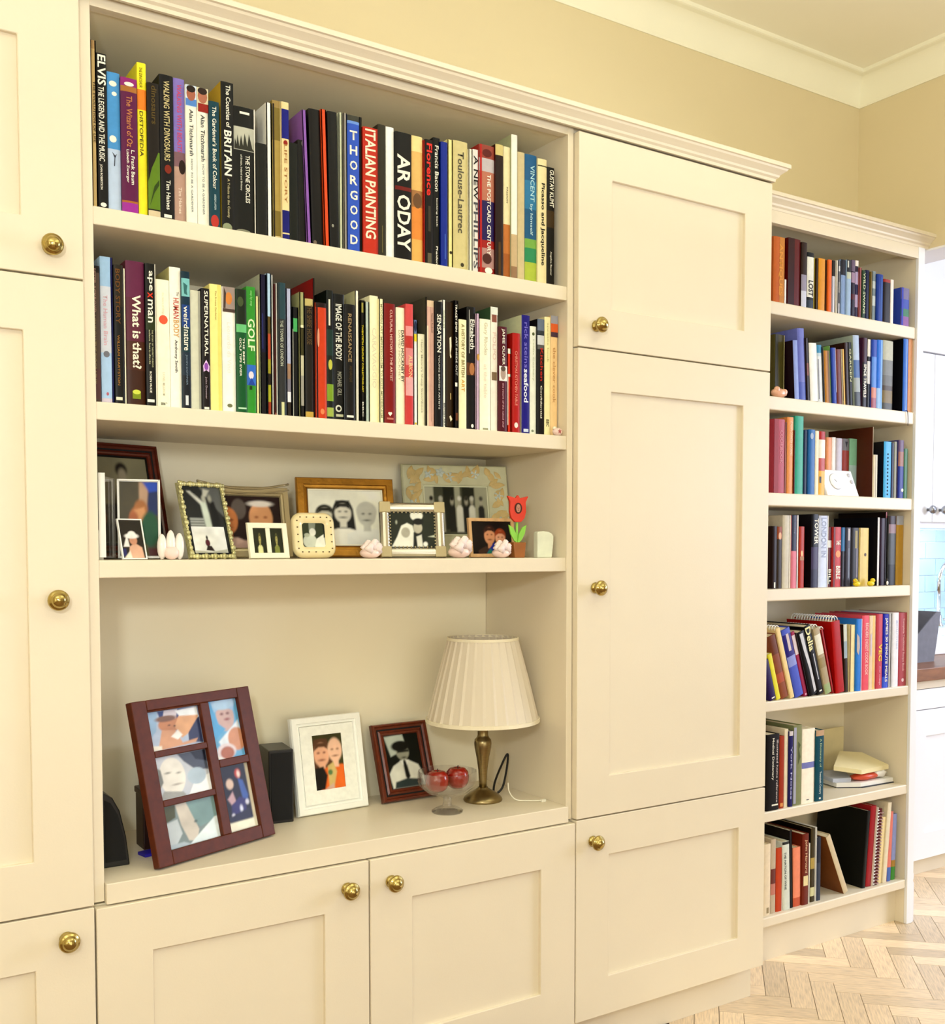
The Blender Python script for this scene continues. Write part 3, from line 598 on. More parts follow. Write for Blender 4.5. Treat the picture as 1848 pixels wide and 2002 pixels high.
{'row': '2', 'x': 0.5901, 't': 0.0142, 'h': 0.2375, 'y': 0.0438, 'col': '204858', 'bands': [(0, 0.05, '103848'), (0.05, 0.18, '88c8c8'), (0.18, 0.24, '103a50'), (0.24, 0.4, '1c4a90'), (0.4, 0.58, '184048'), (0.58, 0.75, '283848'), (0.75, 1, '20242c')], 'tx': [('weird', 0.25, 0.41, 'f6f2e2', 0.6, 0.5), ('nature', 0.42, 0.57, 'f6f2e2', 0.6, 0.5), ('JOHN DOWNER', 0.6, 0.82, '8090a0', 0.28, 0.5)], 'pics': [('p', [(0.2, 0.08), (0.7, 0.1), (0.6, 0.14), (0.7, 0.17), (0.3, 0.16)], '407878'), ('r', 0.5, 0.93, 0.35, 0.07, 'd8dce0')], 'label': 'teal and blue book with bold white title, wide second shelf, right of white red-ochre-title book'},
{'row': '2', 'x': 0.6057, 't': 0.018, 'h': 0.2077, 'y': 0.0462, 'col': 'd8d8c4', 'pics': [('r', 0.85, 0.5, 0.2, 1, 'b0b0a4')], 'label': 'silvery grey plain book, wide second shelf, right of teal white-title book'},
{'row': '2', 'x': 0.6242, 't': 0.0142, 'h': 0.2127, 'y': 0.042, 'col': '180808', 'tx': [('SUPERNATURAL', 0.02, 0.55, 'f6f2e2', 0.45, 0.55), ('John Downer', 0.72, 0.9, 'b8a8b0', 0.28, 0.45)], 'pics': [('p', [(0.5, 0.58), (0.9, 0.63), (0.85, 0.68), (0.5, 0.665), (0.15, 0.68), (0.1, 0.63)], 'e0c0e8'), ('e', 0.5, 0.635, 0.25, 0.03, '9858b8'), ('r', 0.5, 0.975, 0.6, 0.018, 'f6f2e2')], 'label': 'black book with spaced capitals, purple heart, wide second shelf, right of silvery grey book'},
{'row': '2', 'x': 0.6396, 't': 0.0211, 'h': 0.2226, 'y': 0.0444, 'col': 'fbee9c', 'tx': [('The Private Gardener', 0.05, 0.28, 'a89850', 0.14, 0.5)], 'pics': [('r', 0.8, 0.5, 0.25, 1, 'f4e080')], 'label': 'pale yellow plain hardback, wide second shelf, right of black purple-heart book'},
{'row': '2', 'x': 0.6624, 't': 0.0244, 'h': 0.2216, 'y': 0.0468, 'col': 'fbfaf0', 'tx': [('Leonardo da Vinci', 0.28, 0.68, 'f0e8dc', 0.3, 0.5)], 'pics': [('r', 0.5, 0.1, 0.92, 0.2, 'a89890'), ('r', 0.5, 0.185, 0.92, 0.025, '5a4840'), ('e', 0.5, 0.09, 0.25, 0.05, 'd8904a'), ('p', [(0.15, 0.01), (0.3, 0.05), (0.25, 0.17), (0.1, 0.17)], '584840'), ('e', 0.5, 0.94, 0.2, 0.015, '808060')], 'label': 'white book with brown portrait on top, wide second shelf, right of pale yellow hardback'},
{'row': '2', 'x': 0.6872, 't': 0.0186, 'h': 0.22, 'y': 0.0426, 'col': '0a6030', 'bands': [(0, 0.28, '1c2c14'), (0.28, 0.345, '78c888')], 'tx': [('THE BEST', 0.39, 0.6, 'f6f2e2', 0.18, 0.68), ('GOLF TIPS EVER', 0.39, 0.7, 'f6f2e2', 0.2, 0.36)], 'pics': [('e', 0.4, 0.1, 0.3, 0.04, '50603a'), ('r', 0.5, 0.955, 0.8, 0.012, 'c8e8c8')], 'label': 'dark green book with white capitals, wide second shelf, right of white brown-portrait book'},
{'row': '2', 'x': 0.7069, 't': 0.0169, 'h': 0.2273, 'y': 0.045, 'col': '3c9a34', 'bands': [(0.61, 0.77, '3a78d0')], 'tx': [('GOLF', 0.25, 0.5, 'e0f0c8', 0.75, 0.5), ('step by step', 0.03, 0.15, 'a0d890', 0.3, 0.5)], 'pics': [('e', 0.45, 0.69, 0.28, 0.03, 'e8e0e8'), ('p', [(0.1, 0.77), (0.5, 0.71), (0.9, 0.77)], '2a50a8'), ('r', 0.4, 0.79, 0.3, 0.03, '284818')], 'label': 'grass green book with golf ball picture, wide second shelf, right of dark green book'},
{'row': '2', 'x': 0.7251, 't': 0.0062, 'h': 0.213, 'y': 0.0474, 'col': 'f4ecb4', 'label': 'thin short cream book, wide second shelf, right of grass green book'},
{'row': '2', 'x': 0.7318, 't': 0.0125, 'h': 0.2522, 'y': 0.0432, 'col': '141038', 'bands': [(0.55, 1, '100a14')], 'pics': [('r', 0.4, 0.4, 0.15, 0.25, '303878')], 'board': 'b8bca8', 'label': 'tall midnight blue book, wide second shelf, right of thin short cream book'},
{'row': '2', 'x': 0.7456, 't': 0.0089, 'h': 0.2561, 'y': 0.0456, 'col': 'b8d4e8', 'bands': [(0.3, 0.42, '6a5828'), (0.42, 0.6, 'c05838'), (0.6, 0.7, 'a8a030'), (0.7, 0.78, '281c10'), (0.78, 0.9, 'b0b030'), (0.9, 1, 'a04020')], 'label': 'narrow book, pale blue above mottled brown, wide second shelf, right of midnight blue book'},
{'row': '2', 'x': 0.7559, 't': 0.003, 'h': 0.255, 'y': 0.048, 'col': 'f4f2e8', 'label': 'very thin white magazine, wide second shelf, right of mottled pale blue book'},
{'row': '2', 'x': 0.7593, 't': 0.003, 'h': 0.2388, 'y': 0.0438, 'col': '5a1c18', 'pics': [('e', 0.5, 0.98, 0.3, 0.01, 'd08070')], 'label': 'thin dark maroon book, wide second shelf, right of thin white magazine'},
{'row': '2', 'x': 0.7628, 't': 0.0036, 'h': 0.2408, 'y': 0.0462, 'col': 'f4f0e4', 'label': 'very thin white book, grey-green neighbour, wide second shelf, right of thin maroon book'},
{'row': '2', 'x': 0.7667, 't': 0.0137, 'h': 0.242, 'y': 0.042, 'col': '384448', 'bands': [(0, 0.27, '305058'), (0.27, 0.9, '3a3c3c')], 'tx': [('THE TOWER OF LONDON', 0.28, 0.62, 'c8ccb8', 0.42, 0.4)], 'pics': [('r', 0.5, 0.94, 0.4, 0.1, 'd8d8a8'), ('r', 0.05, 0.5, 0.08, 1, '181410')], 'label': 'slate grey book with pale title, wide second shelf, right of very thin white book'},
{'row': '2', 'x': 0.7821, 't': 0.011, 'h': 0.2338, 'y': 0.0444, 'col': 'b8bcd4', 'bands': [(0.58, 0.7, 'a88870'), (0.7, 0.8, '888490'), (0.8, 0.88, 'e8e8ec'), (0.88, 1, '382e24')], 'label': 'lilac grey book with mottled foot, wide second shelf, right of slate grey book'},
{'row': '2', 'x': 0.7953, 't': 0.0122, 'h': 0.2026, 'y': 0.0468, 'col': '14181c', 'bands': [(0.1, 0.22, '58b870')], 'pics': [('r', 0.1, 0.6, 0.1, 0.8, 'c8c8b8')], 'label': 'dark book with green patch, wide second shelf, right of lilac grey book'},
{'row': '2', 'x': 0.8079, 't': 0.0101, 'h': 0.2304, 'y': 0.0426, 'col': 'a8a878', 'bands': [(0.26, 0.28, 'e8e4c0'), (0.28, 0.5, '484420'), (0.5, 0.66, 'c8c4a8'), (0.66, 0.9, 'a8a498'), (0.9, 1, '201c14')], 'label': 'khaki book with silvery lower half, wide second shelf, right of dark green-patch book'},
{'row': '2', 'x': 0.8198, 't': 0.0159, 'h': 0.2205, 'y': 0.045, 'col': '241c10', 'bands': [(0, 0.06, 'c8b87a'), (0.94, 1, 'c8a850')], 'tx': [('THE SHIRE HOUSE', 0.05, 0.38, '6a5430', 0.6, 0.5)], 'label': 'dark brown antique book with gold title, wide second shelf, right of khaki book'},
{'row': '2', 'x': 0.8372, 't': 0.003, 'h': 0.2605, 'y': 0.0474, 'col': '1c0c08', 'board': 'a00c0c', 'label': 'tall thin book with deep red cover, wide second shelf, right of antique brown book'},
{'row': '2', 'x': 0.8406, 't': 0.021, 'h': 0.2157, 'y': 0.0432, 'col': 'd04a1c', 'bands': [(0, 0.04, '280804')], 'pics': [('r', 0.08, 0.5, 0.14, 0.98, '3a0c08'), ('e', 0.55, 0.93, 0.2, 0.025, 'e89060'), ('e', 0.2, 0.3, 0.1, 0.08, 'e8a888')], 'label': 'red orange glossy thick book, wide second shelf, right of tall red-cover book'},
{'row': '2', 'x': 0.8635, 't': 0.0135, 'h': 0.2419, 'y': 0.0456, 'col': '182018', 'bands': [(0.06, 0.3, '101010'), (0.3, 0.5, '204038'), (0.5, 0.68, '1c2414'), (0.72, 0.85, '88a830'), (0.9, 0.97, 'a8b858')], 'pics': [('r', 0.4, 0.17, 0.25, 0.2, 'e8e4d0'), ('e', 0.5, 0.57, 0.3, 0.04, 'c8c858')], 'label': 'dark book with mottled lime picture, wide second shelf, right of red orange book'},
{'row': '2', 'x': 0.8789, 't': 0.0213, 'h': 0.2377, 'y': 0.048, 'col': '10100c', 'tx': [('IMAGE OF THE BODY', 0.08, 0.52, 'e4e4d8', 0.6, 0.45), ('MICHAEL GILL', 0.61, 0.8, 'a8a898', 0.4, 0.5)], 'pics': [('e', 0.4, 0.9, 0.3, 0.028, 'd8d8c8'), ('e', 0.42, 0.9, 0.18, 0.016, '141210'), ('r', 0.5, 0.955, 0.7, 0.02, 'c0c0a0'), ('r', 0.97, 0.5, 0.04, 1, '7a8088')], 'label': 'black book with tall pale capitals, wide second shelf, right of dark lime book'},
{'row': '2', 'x': 0.9006, 't': 0.0203, 'h': 0.2204, 'y': 0.0438, 'col': '16100a', 'tx': [('RENAISSANCE', 0.08, 0.49, 'b09870', 0.36, 0.45), ('AND BAROQUE', 0.52, 0.66, '584828', 0.3, 0.5)], 'pics': [('r', 0.45, 0.955, 0.7, 0.018, 'f6f2e2')], 'label': 'black book with tan serif capitals, wide second shelf, right of black tall-capitals book'},
{'row': '2', 'x': 0.9229, 't': 0.0086, 'h': 0.2487, 'y': 0.0462, 'col': 'f2eede', 'board': 'cccaa0', 'label': 'tall narrow white book on second shelf, wide second shelf, right of black tan-title book'},
{'row': '2', 'x': 0.9319, 't': 0.0092, 'h': 0.2313, 'y': 0.042, 'col': '1c180c', 'tx': [('TWENTIETH CENTURY COLLECTING ART', 0.2, 0.75, 'f0dc30', 0.36, 0.5), ('BBC', 0.83, 0.95, 'f6f2e2', 0.3, 0.5)], 'pics': [('r', 0.5, 0.06, 0.4, 0.08, 'a8a050')], 'label': 'narrow black book with yellow capitals, wide second shelf, right of tall narrow white book'},
{'row': '2', 'x': 0.9426, 't': 0.0097, 'h': 0.2304, 'y': 0.0444, 'col': 'bcc8bc', 'label': 'narrow pale grey green book, wide second shelf, right of black yellow-title book'},
{'row': '2', 'x': 0.9542, 't': 0.0176, 'h': 0.2438, 'y': 0.0468, 'col': 'faf4d0', 'tx': [('CARAVAGGIO', 0.25, 0.72, 'e8e0c0', 0.5, 0.5)], 'label': 'wide cream paperback, faint lettering, wide second shelf, right of pale grey green book'},
{'row': '2', 'x': 0.9721, 't': 0.0104, 'h': 0.2391, 'y': 0.0426, 'col': 'f8f2c8', 'tx': [('MODERN ART IMPRESSIONISM TO POST-MODERNISM', 0.04, 0.95, 'a8a478', 0.4, 0.5)], 'label': 'cream paperback with dotted grey title, wide second shelf, right of wide cream paperback'},
{'row': '2', 'x': 0.9843, 't': 0.0238, 'h': 0.2328, 'y': 0.045, 'col': '8c1810', 'tx': [('CULTURAL HISTORY / THE ARTIST', 0.05, 0.64, 'f0c8b8', 0.22, 0.6)], 'pics': [('e', 0.4, 0.905, 0.1, 0.01, 'f6f2e2'), ('e', 0.56, 0.905, 0.1, 0.01, 'f6f2e2'), ('p', [(0.3, 0.908), (0.66, 0.908), (0.48, 0.93)], 'f6f2e2'), ('r', 0.48, 0.95, 0.6, 0.015, 'c88070')], 'label': 'dark red paperback with white heart logo, wide second shelf, right of cream dotted-title paperback'},
{'row': '2', 'x': 1.0117, 't': 0.0187, 'h': 0.2287, 'y': 0.0474, 'col': 'fbf4d8', 'tx': [('DAVID HOCKNEY BY', 0.19, 0.63, '282820', 0.36, 0.72), ('DAVID HOCKNEY', 0.19, 0.62, 'c8c0a0', 0.25, 0.35)], 'label': 'cream paperback with black capitals, wide second shelf, right of dark red heart paperback'},
{'row': '2', 'x': 1.0308, 't': 0.0164, 'h': 0.2371, 'y': 0.0432, 'col': 'd85858', 'bands': [(0.18, 0.26, 'e8a0a0'), (0.26, 0.36, 'c84038'), (0.36, 0.5, 'e09090'), (0.6, 0.75, 'e8b0b0'), (0.75, 1, 'd04848')], 'tx': [('ALBION', 0.42, 0.6, 'f8d0a0', 0.5, 0.6)], 'label': 'pink red cloudy paperback, wide second shelf, right of cream black-capitals paperback'},
{'row': '2', 'x': 1.0493, 't': 0.0098, 'h': 0.2087, 'y': 0.0456, 'col': 'f8f6f0', 'bands': [(0, 0.13, '7088b0'), (0.13, 0.2, 'f0d838'), (0.2, 0.22, 'f6f2e2')], 'pics': [('e', 0.5, 0.06, 0.3, 0.05, '283858'), ('e', 0.5, 0.97, 0.25, 0.01, 'd8c030')], 'label': 'white book with blue and yellow top, wide second shelf, right of pink red paperback'},
{'row': '2', 'x': 1.0611, 't': 0.0149, 'h': 0.183, 'y': 0.048, 'col': 'f0ecd0', 'tx': [("Henry Moore's Sheep Sketchbook", 0.06, 0.85, 'b8b498', 0.36, 0.5)], 'label': 'short cream sketchbook, wide second shelf, right of blue-yellow-top white book'},
{'row': '2', 'x': 1.0764, 't': 0.003, 'h': 0.2561, 'y': 0.0438, 'col': '1c1210', 'board': '5a5848', 'label': 'thin tall dark book with grey cover, wide second shelf, right of short cream sketchbook'},
{'row': '2', 'x': 1.0798, 't': 0.0167, 'h': 0.2508, 'y': 0.0462, 'col': 'e0b8a8', 'bands': [(0, 0.05, 'e8d0b0')], 'tx': [('Norman Rockwell', 0.1, 0.25, '685048', 0.2, 0.7)], 'pics': [('r', 0.55, 0.5, 0.05, 0.9, 'b89080'), ('r', 0.1, 0.6, 0.2, 0.8, 'e8dcc0')], 'label': 'peach pink narrow book, wide second shelf, right of thin tall dark book'},
{'row': '2', 'x': 1.0969, 't': 0.0167, 'h': 0.25, 'y': 0.042, 'col': '0c0a06', 'tx': [('SENSATION', 0.1, 0.4, 'f6f2e2', 0.55, 0.5), ('YOUNG BRITISH ARTISTS', 0.42, 0.85, 'd0d0c8', 0.22, 0.5)], 'label': 'black book with bold white sans capitals, wide second shelf, right of peach pink book'},
{'row': '2', 'x': 1.1155, 't': 0.0076, 'h': 0.256, 'y': 0.0444, 'col': 'f4f4e8', 'tx': [('modern art', 0.08, 0.22, '8a9a50', 0.4, 0.5), ('BRITISH ART', 0.8, 0.98, '141210', 0.4, 0.5)], 'label': 'narrow white book beside dark brown, wide second shelf, right of black bold-sans book'},
{'row': '2', 'x': 1.1253, 't': 0.0159, 'h': 0.2534, 'y': 0.0468, 'col': '382608', 'pics': [('p', [(0.45, 0.28), (0.7, 0.27), (0.75, 0.35), (0.6, 0.4), (0.75, 0.43), (0.6, 0.44), (0.5, 0.42)], 'f4ecd0'), ('r', 0.6, 0.74, 0.12, 0.05, 'c8b078'), ('p', [(0.4, 0.9), (0.6, 0.89), (0.85, 0.92), (0.6, 0.94)], 'e8e0c0')], 'label': 'dark olive brown book with pale flame, wide second shelf, right of narrow white second-shelf book'},
{'row': '2', 'x': 1.1416, 't': 0.01, 'h': 0.2576, 'y': 0.0426, 'col': '16080a', 'tx': [('TRACEY EMIN', 0.03, 0.24, 'f6f2e2', 0.45, 0.5), ('ART INSIDE OUT', 0.28, 0.58, 'd8d8d0', 0.4, 0.55)], 'pics': [('r', 0.5, 0.65, 0.5, 0.03, 'f6f2e2'), ('r', 0.6, 0.9, 0.5, 0.06, '704020')], 'label': 'narrow black book with speckled white, wide second shelf, right of olive brown book'},
{'row': '2', 'x': 1.1541, 't': 0.0181, 'h': 0.2219, 'y': 0.045, 'col': 'f8f0c8', 'tx': [('A HISTORY OF BRITISH', 0.04, 0.52, '90884a', 0.42, 0.5), ('ART', 0.54, 0.65, 'd8a838', 0.42, 0.5)], 'label': 'cream book with olive italic capitals, wide second shelf, right of black speckled book'},
{'row': '2', 'x': 1.1747, 't': 0.0204, 'h': 0.2502, 'y': 0.0474, 'col': '14100c', 'bands': [(0.45, 0.55, '6a4020')], 'tx': [('Elizabeth', 0.1, 0.34, 'f8f4e8', 0.5, 0.6)], 'pics': [('e', 0.55, 0.5, 0.3, 0.05, 'b88050'), ('r', 0.25, 0.2, 0.1, 0.35, 'a8a8a0'), ('e', 0.6, 0.96, 0.15, 0.015, 'f6f2e2')], 'label': 'black book with gothic title, candle glow, wide second shelf, right of cream olive-title book'},
{'row': '2', 'x': 1.1955, 't': 0.0069, 'h': 0.2382, 'y': 0.0432, 'col': 'e0c4dc', 'pics': [('e', 0.6, 0.37, 0.4, 0.03, 'd8a858')], 'label': 'narrow pale lilac book, wide second shelf, right of black gothic-title book'},
{'row': '2', 'x': 1.2045, 't': 0.0262, 'h': 0.2292, 'y': 0.0456, 'col': 'fbf6e0', 'tx': [('Gary Rhodes', 0.03, 0.32, 'd8d0b0', 0.4, 0.5), ('at the table', 0.4, 0.7, 'ece0c8', 0.3, 0.5)], 'pics': [('r', 0.5, 0.975, 0.5, 0.015, 'a0a080')], 'label': 'wide cream book with faint script title, wide second shelf, right of pale lilac book'},
{'row': '2', 'x': 1.2332, 't': 0.0168, 'h': 0.2571, 'y': 0.048, 'col': 'f6eee0', 'tx': [('POLPO', 0.2, 0.42, 'e8d0c0', 0.5, 0.5)], 'pics': [('r', 0.5, 0.03, 1, 0.06, 'e8ece0'), ('r', 0.5, 0.09, 0.7, 0.06, '986050'), ('r', 0.5, 0.55, 0.75, 0.065, '8a7458')], 'board': '486848', 'label': 'white book with small brown photographs, wide second shelf, right of cream script-title book'},
{'row': '2', 'x': 1.2504, 't': 0.0206, 'h': 0.2186, 'y': 0.0438, 'col': '5c1024', 'tx': [('JAMIE OLIVER', 0.02, 0.36, 'f6f2e2', 0.4, 0.5), ('the return of the naked chef', 0.53, 0.95, 'd8a8b0', 0.2, 0.5)], 'pics': [('r', 0.5, 0.44, 0.95, 0.14, 'f0ece8'), ('e', 0.5, 0.44, 0.32, 0.06, 'b8a498'), ('e', 0.5, 0.395, 0.3, 0.025, '6a5a50')], 'label': 'maroon book with white capitals, small portrait, wide second shelf, right of white small-photo book'},
{'row': '2', 'x': 1.2734, 't': 0.0104, 'h': 0.1761, 'y': 0.0462, 'col': 'd84028', 'bands': [(0.0, 0.06, 'f6f2e2'), (0.3, 0.33, 'f6f2e2')], 'pics': [('r', 0.2, 0.6, 0.2, 0.6, 'f6f2e2')], 'label': 'short red and white book, wide second shelf, right of maroon portrait book'},
{'row': '2', 'x': 1.2842, 't': 0.0187, 'h': 0.2088, 'y': 0.042, 'col': 'b82018', 'tx': [('CHRISTMAS KITCHEN TABLE', 0.18, 0.72, 'e89888', 0.35, 0.45)], 'pics': [('e', 0.45, 0.915, 0.25, 0.028, 'f0e4dc')], 'label': 'red book with faint pink capitals, wide second shelf, right of short red white book'},
{'row': '2', 'x': 1.309, 't': 0.0207, 'h': 0.2492, 'y': 0.0444, 'col': '241a8c', 'tx': [('rick steins', 0.06, 0.44, '8880d8', 0.45, 0.5), ('seafood', 0.45, 0.73, 'f0f4ff', 0.55, 0.5)], 'pics': [('r', 0.5, 0.965, 0.6, 0.025, 'd8e0f0')], 'board': 'd8dcb8', 'label': 'royal purple blue book with italic title, wide second shelf, right of red pink-title book'},
{'row': '2', 'x': 1.3319, 't': 0.0165, 'h': 0.2289, 'y': 0.0468, 'col': 'f0f2e4', 'tx': [('Leiths Cookery', 0.12, 0.5, 'c0c8a8', 0.3, 0.5)], 'pics': [('e', 0.5, 0.07, 0.2, 0.015, '687048'), ('e', 0.4, 0.96, 0.2, 0.012, '909880')], 'label': 'white narrow book with pale green marks, wide second shelf, right of purple blue book'},
{'row': '2', 'x': 1.3489, 't': 0.0179, 'h': 0.2455, 'y': 0.0426, 'col': '1c1a1c', 'bands': [(0, 0.1, '788498'), (0.1, 0.14, '404850'), (0.14, 0.22, 'd8dce0'), (0.22, 0.26, '686868')], 'tx': [('Kitchen', 0.25, 0.53, 'c83828', 0.4, 0.55), ('Confidential', 0.57, 0.85, 'f6f2e2', 0.24, 0.5)], 'label': 'dark book with grey sky top, red lettering, wide second shelf, right of white pale-green book'},
{'row': '2', 'x': 1.3691, 't': 0.0154, 'h': 0.2526, 'y': 0.045, 'col': 'fbf2c0', 'tx': [('appetite book', 0.05, 0.38, 'c8c088', 0.3, 0.5), ('BBC', 0.86, 0.92, '585030', 0.5, 0.5)], 'label': 'narrow light yellow book, wide second shelf, right of dark red-lettering book'},
{'row': '2', 'x': 1.3868, 't': 0.0185, 'h': 0.2575, 'y': 0.0474, 'col': 'f4d4a0', 'tx': [('the clever cook', 0.26, 0.72, 'd0a068', 0.4, 0.5)], 'pics': [('r', 0.5, 0.035, 1, 0.07, 'a8a8b0'), ('r', 0.5, 0.1, 1, 0.07, 'e07038'), ('r', 0.5, 0.155, 1, 0.04, '584050')], 'label': 'peach cookbook with orange photo on top, wide second shelf, right of light yellow book'},
{'row': 'r1', 'x': 2.1995, 't': 0.0407, 'h': 0.1706, 'y': 0.156, 'col': 'c87038', 'tx': [('ANTIQUES', 0.1, 0.9, 'e0a048', 0.4, 0.62)], 'pics': [('r', 0.75, 0.5, 0.45, 1, 'c88a40')], 'label': 'thick tan orange leather book, bookcase top shelf, leftmost'},
{'row': 'r1', 'x': 2.2441, 't': 0.0105, 'h': 0.0644, 'y': 0.1584, 'col': 'f6f2f0', 'label': 'small white booklet, bookcase top shelf, right of thick tan book'},
{'row': 'r1', 'x': 2.2589, 't': 0.0504, 'h': 0.1773, 'y': 0.1608, 'col': '6a1410', 'pics': [('r', 0.25, 0.5, 0.5, 1, '3c0808')], 'label': 'dark red thick hardback, bookcase top shelf, right of small white booklet'},
{'row': 'r1', 'x': 2.3097, 't': 0.021, 'h': 0.1721, 'y': 0.1566, 'col': '38241c', 'bands': [(0.5, 0.75, 'a09cb0'), (0.75, 1, 'd0d4e4')], 'label': 'brown book with pale lavender foot, bookcase top shelf, right of dark red hardback'},
{'row': 'r1', 'x': 2.3351, 't': 0.027, 'h': 0.1497, 'y': 0.159, 'col': '1c242c', 'bands': [(0.08, 0.8, 'e8e8e0'), (0.85, 1, '384858')], 'tx': [('LOST', 0.5, 0.78, '141210', 0.7, 0.5)], 'label': 'black book with white label, bookcase top shelf, right of brown lavender-foot book'},
{'row': 'r1', 'x': 2.3654, 't': 0.0041, 'h': 0.1399, 'y': 0.1614, 'col': 'e8d868', 'label': 'very thin yellow book, bookcase top shelf, right of black white-label book'},
{'row': 'r1', 'x': 2.3699, 't': 0.0088, 'h': 0.1383, 'y': 0.1572, 'col': '4a3410', 'label': 'thin brown book, bookcase top shelf, right of thin yellow book'},
{'row': 'r1', 'x': 2.3824, 't': 0.0267, 'h': 0.141, 'y': 0.1596, 'col': 'e0a038', 'label': 'amber yellow paperback, bookcase top shelf, right of thin brown book'},
{'row': 'r1', 'x': 2.4128, 't': 0.0075, 'h': 0.1407, 'y': 0.162, 'col': '5a3818', 'label': 'very thin brown paperback, bookcase top shelf, right of amber paperback'},
{'row': 'r1', 'x': 2.4207, 't': 0.0143, 'h': 0.1424, 'y': 0.1578, 'col': 'e87830', 'label': 'orange paperback, bookcase top shelf, right of thin brown paperback'},
{'row': 'r1', 'x': 2.4389, 't': 0.0142, 'h': 0.1433, 'y': 0.1602, 'col': '2c2420', 'bands': [(0.3, 1, 'a8a8b8')], 'pics': [('r', 0.5, 0.65, 0.3, 0.7, 'e8e8f0')], 'label': 'thin dark paperback with white foot, bookcase top shelf, right of orange paperback'},
{'row': 'r1', 'x': 2.4535, 't': 0.0061, 'h': 0.1449, 'y': 0.156, 'col': 'f0eadc', 'label': 'thin white paperback, bookcase top shelf, right of thin dark paperback'},
{'row': 'r1', 'x': 2.4634, 't': 0.0101, 'h': 0.1463, 'y': 0.1584, 'col': '787880', 'bands': [(0.1, 0.2, 'd8d8d8'), (0.4, 0.6, 'a8a8a8'), (0.8, 1, 'd0d0d8')], 'label': 'thin mottled grey paperback, bookcase top shelf, right of thin white paperback'},
{'row': 'r1', 'x': 2.4774, 't': 0.0204, 'h': 0.1518, 'y': 0.1608, 'col': '90a8d0', 'bands': [(0, 0.28, '30303c')], 'label': 'pale blue paperback with dark top, bookcase top shelf, right of mottled grey paperback'},
{'row': 'r1', 'x': 2.4982, 't': 0.0178, 'h': 0.1534, 'y': 0.1566, 'col': 'a8c0dc', 'bands': [(0, 0.22, '383840'), (0.22, 0.34, 'c8d0c0')], 'pics': [('r', 0.2, 0.08, 0.3, 0.12, 'd8d8d0')], 'label': 'light blue paperback with striped top, bookcase top shelf, right of blue dark-top paperback'},
{'row': 'r1', 'x': 2.5204, 't': 0.016, 'h': 0.1566, 'y': 0.159, 'col': '281c38', 'bands': [(0.0, 0.2, '786880'), (0.22, 0.4, 'a890a8'), (0.6, 0.7, '601828')], 'label': 'dark purple chequered paperback, bookcase top shelf, right of light blue striped paperback'},
{'row': 'r1', 'x': 2.5403, 't': 0.0135, 'h': 0.1586, 'y': 0.1614, 'col': 'b8a8c8', 'bands': [(0, 0.1, 'f0e8e0'), (0.1, 0.2, '30203c'), (0.42, 0.6, '201850'), (0.82, 1, '30284c')], 'label': 'pale chequered paperback, bookcase top shelf, right of purple chequered paperback'},
{'row': 'r1', 'x': 2.5542, 't': 0.0089, 'h': 0.1398, 'y': 0.1572, 'col': 'b06868', 'label': 'dusty rose paperback, bookcase top shelf, right of pale chequered paperback'},
{'row': 'r1', 'x': 2.5672, 't': 0.0158, 'h': 0.1348, 'y': 0.1596, 'col': '28482c', 'tx': [('WILD SWANS', 0.05, 0.9, 'd8e0b8', 0.6, 0.6)], 'label': 'dark green paperback with white letters, bookcase top shelf, right of dusty rose paperback'},
{'row': 'r1', 'x': 2.587, 't': 0.0168, 'h': 0.1388, 'y': 0.162, 'col': '101c4c', 'label': 'navy paperback, bookcase top shelf, right of green white-letter paperback'},
{'row': 'r1', 'x': 2.6042, 't': 0.0073, 'h': 0.136, 'y': 0.1578, 'col': '8a7430', 'label': 'thin mustard brown paperback, bookcase top shelf, right of navy paperback'},
{'row': 'r1', 'x': 2.6156, 't': 0.0143, 'h': 0.139, 'y': 0.1602, 'col': '8a98a0', 'bands': [(0.2, 0.35, 'c8d0d0'), (0.5, 0.7, 'd0d8d8')], 'label': 'thin grey blue paperback, bookcase top shelf, right of mustard paperback'},
{'row': 'r1', 'x': 2.6303, 't': 0.0268, 'h': 0.1324, 'y': 0.156, 'col': '2448a0', 'pics': [('r', 0.7, 0.5, 0.3, 0.9, '3060b0')], 'label': 'royal blue paperback with white fleck, bookcase top shelf, right of grey blue paperback'},
{'row': 'r1', 'x': 2.6613, 't': 0.0333, 'h': 0.1234, 'y': 0.1584, 'col': '201018', 'bands': [(0, 0.07, 'a83828')], 'label': 'black paperback with red top, bookcase top shelf, right of royal blue paperback'},
{'row': 'r1', 'x': 2.6988, 't': 0.0138, 'h': 0.1269, 'y': 0.1608, 'col': 'f4ece4', 'label': 'thin white paperback beside gap, bookcase top shelf, right of black red-top paperback'},
{'row': 'r1', 'x': 2.7419, 't': 0.0385, 'h': 0.1095, 'y': 0.1566, 'col': '3850a8', 'bands': [(0, 0.3, '8078a0'), (0.3, 0.55, '4058b8'), (0.55, 0.75, '488868'), (0.75, 1, '9868a8')], 'pics': [('r', 0.12, 0.5, 0.22, 1, '2030b8')], 'label': 'short blue patterned book standing alone, bookcase top shelf, right of white gap-side paperback'},
{'row': 'r2', 'x': 2.2401, 't': 0.0381, 'h': 0.1729, 'y': 0.186, 'col': '5a5428', 'pics': [('r', 0.2, 0.5, 0.3, 1, '3c3818'), ('r', 0.95, 0.5, 0.08, 1, 'b8b088')], 'label': 'olive brown wide book, bookcase second shelf, leftmost'},
{'row': 'r2', 'x': 2.2917, 't': 0.0178, 'h': 0.1568, 'y': 0.1584, 'col': '98a8e0', 'lean': -4.0, 'board': '28101c', 'label': 'pale periwinkle thin book, bookcase second shelf, right of olive brown wide book'},
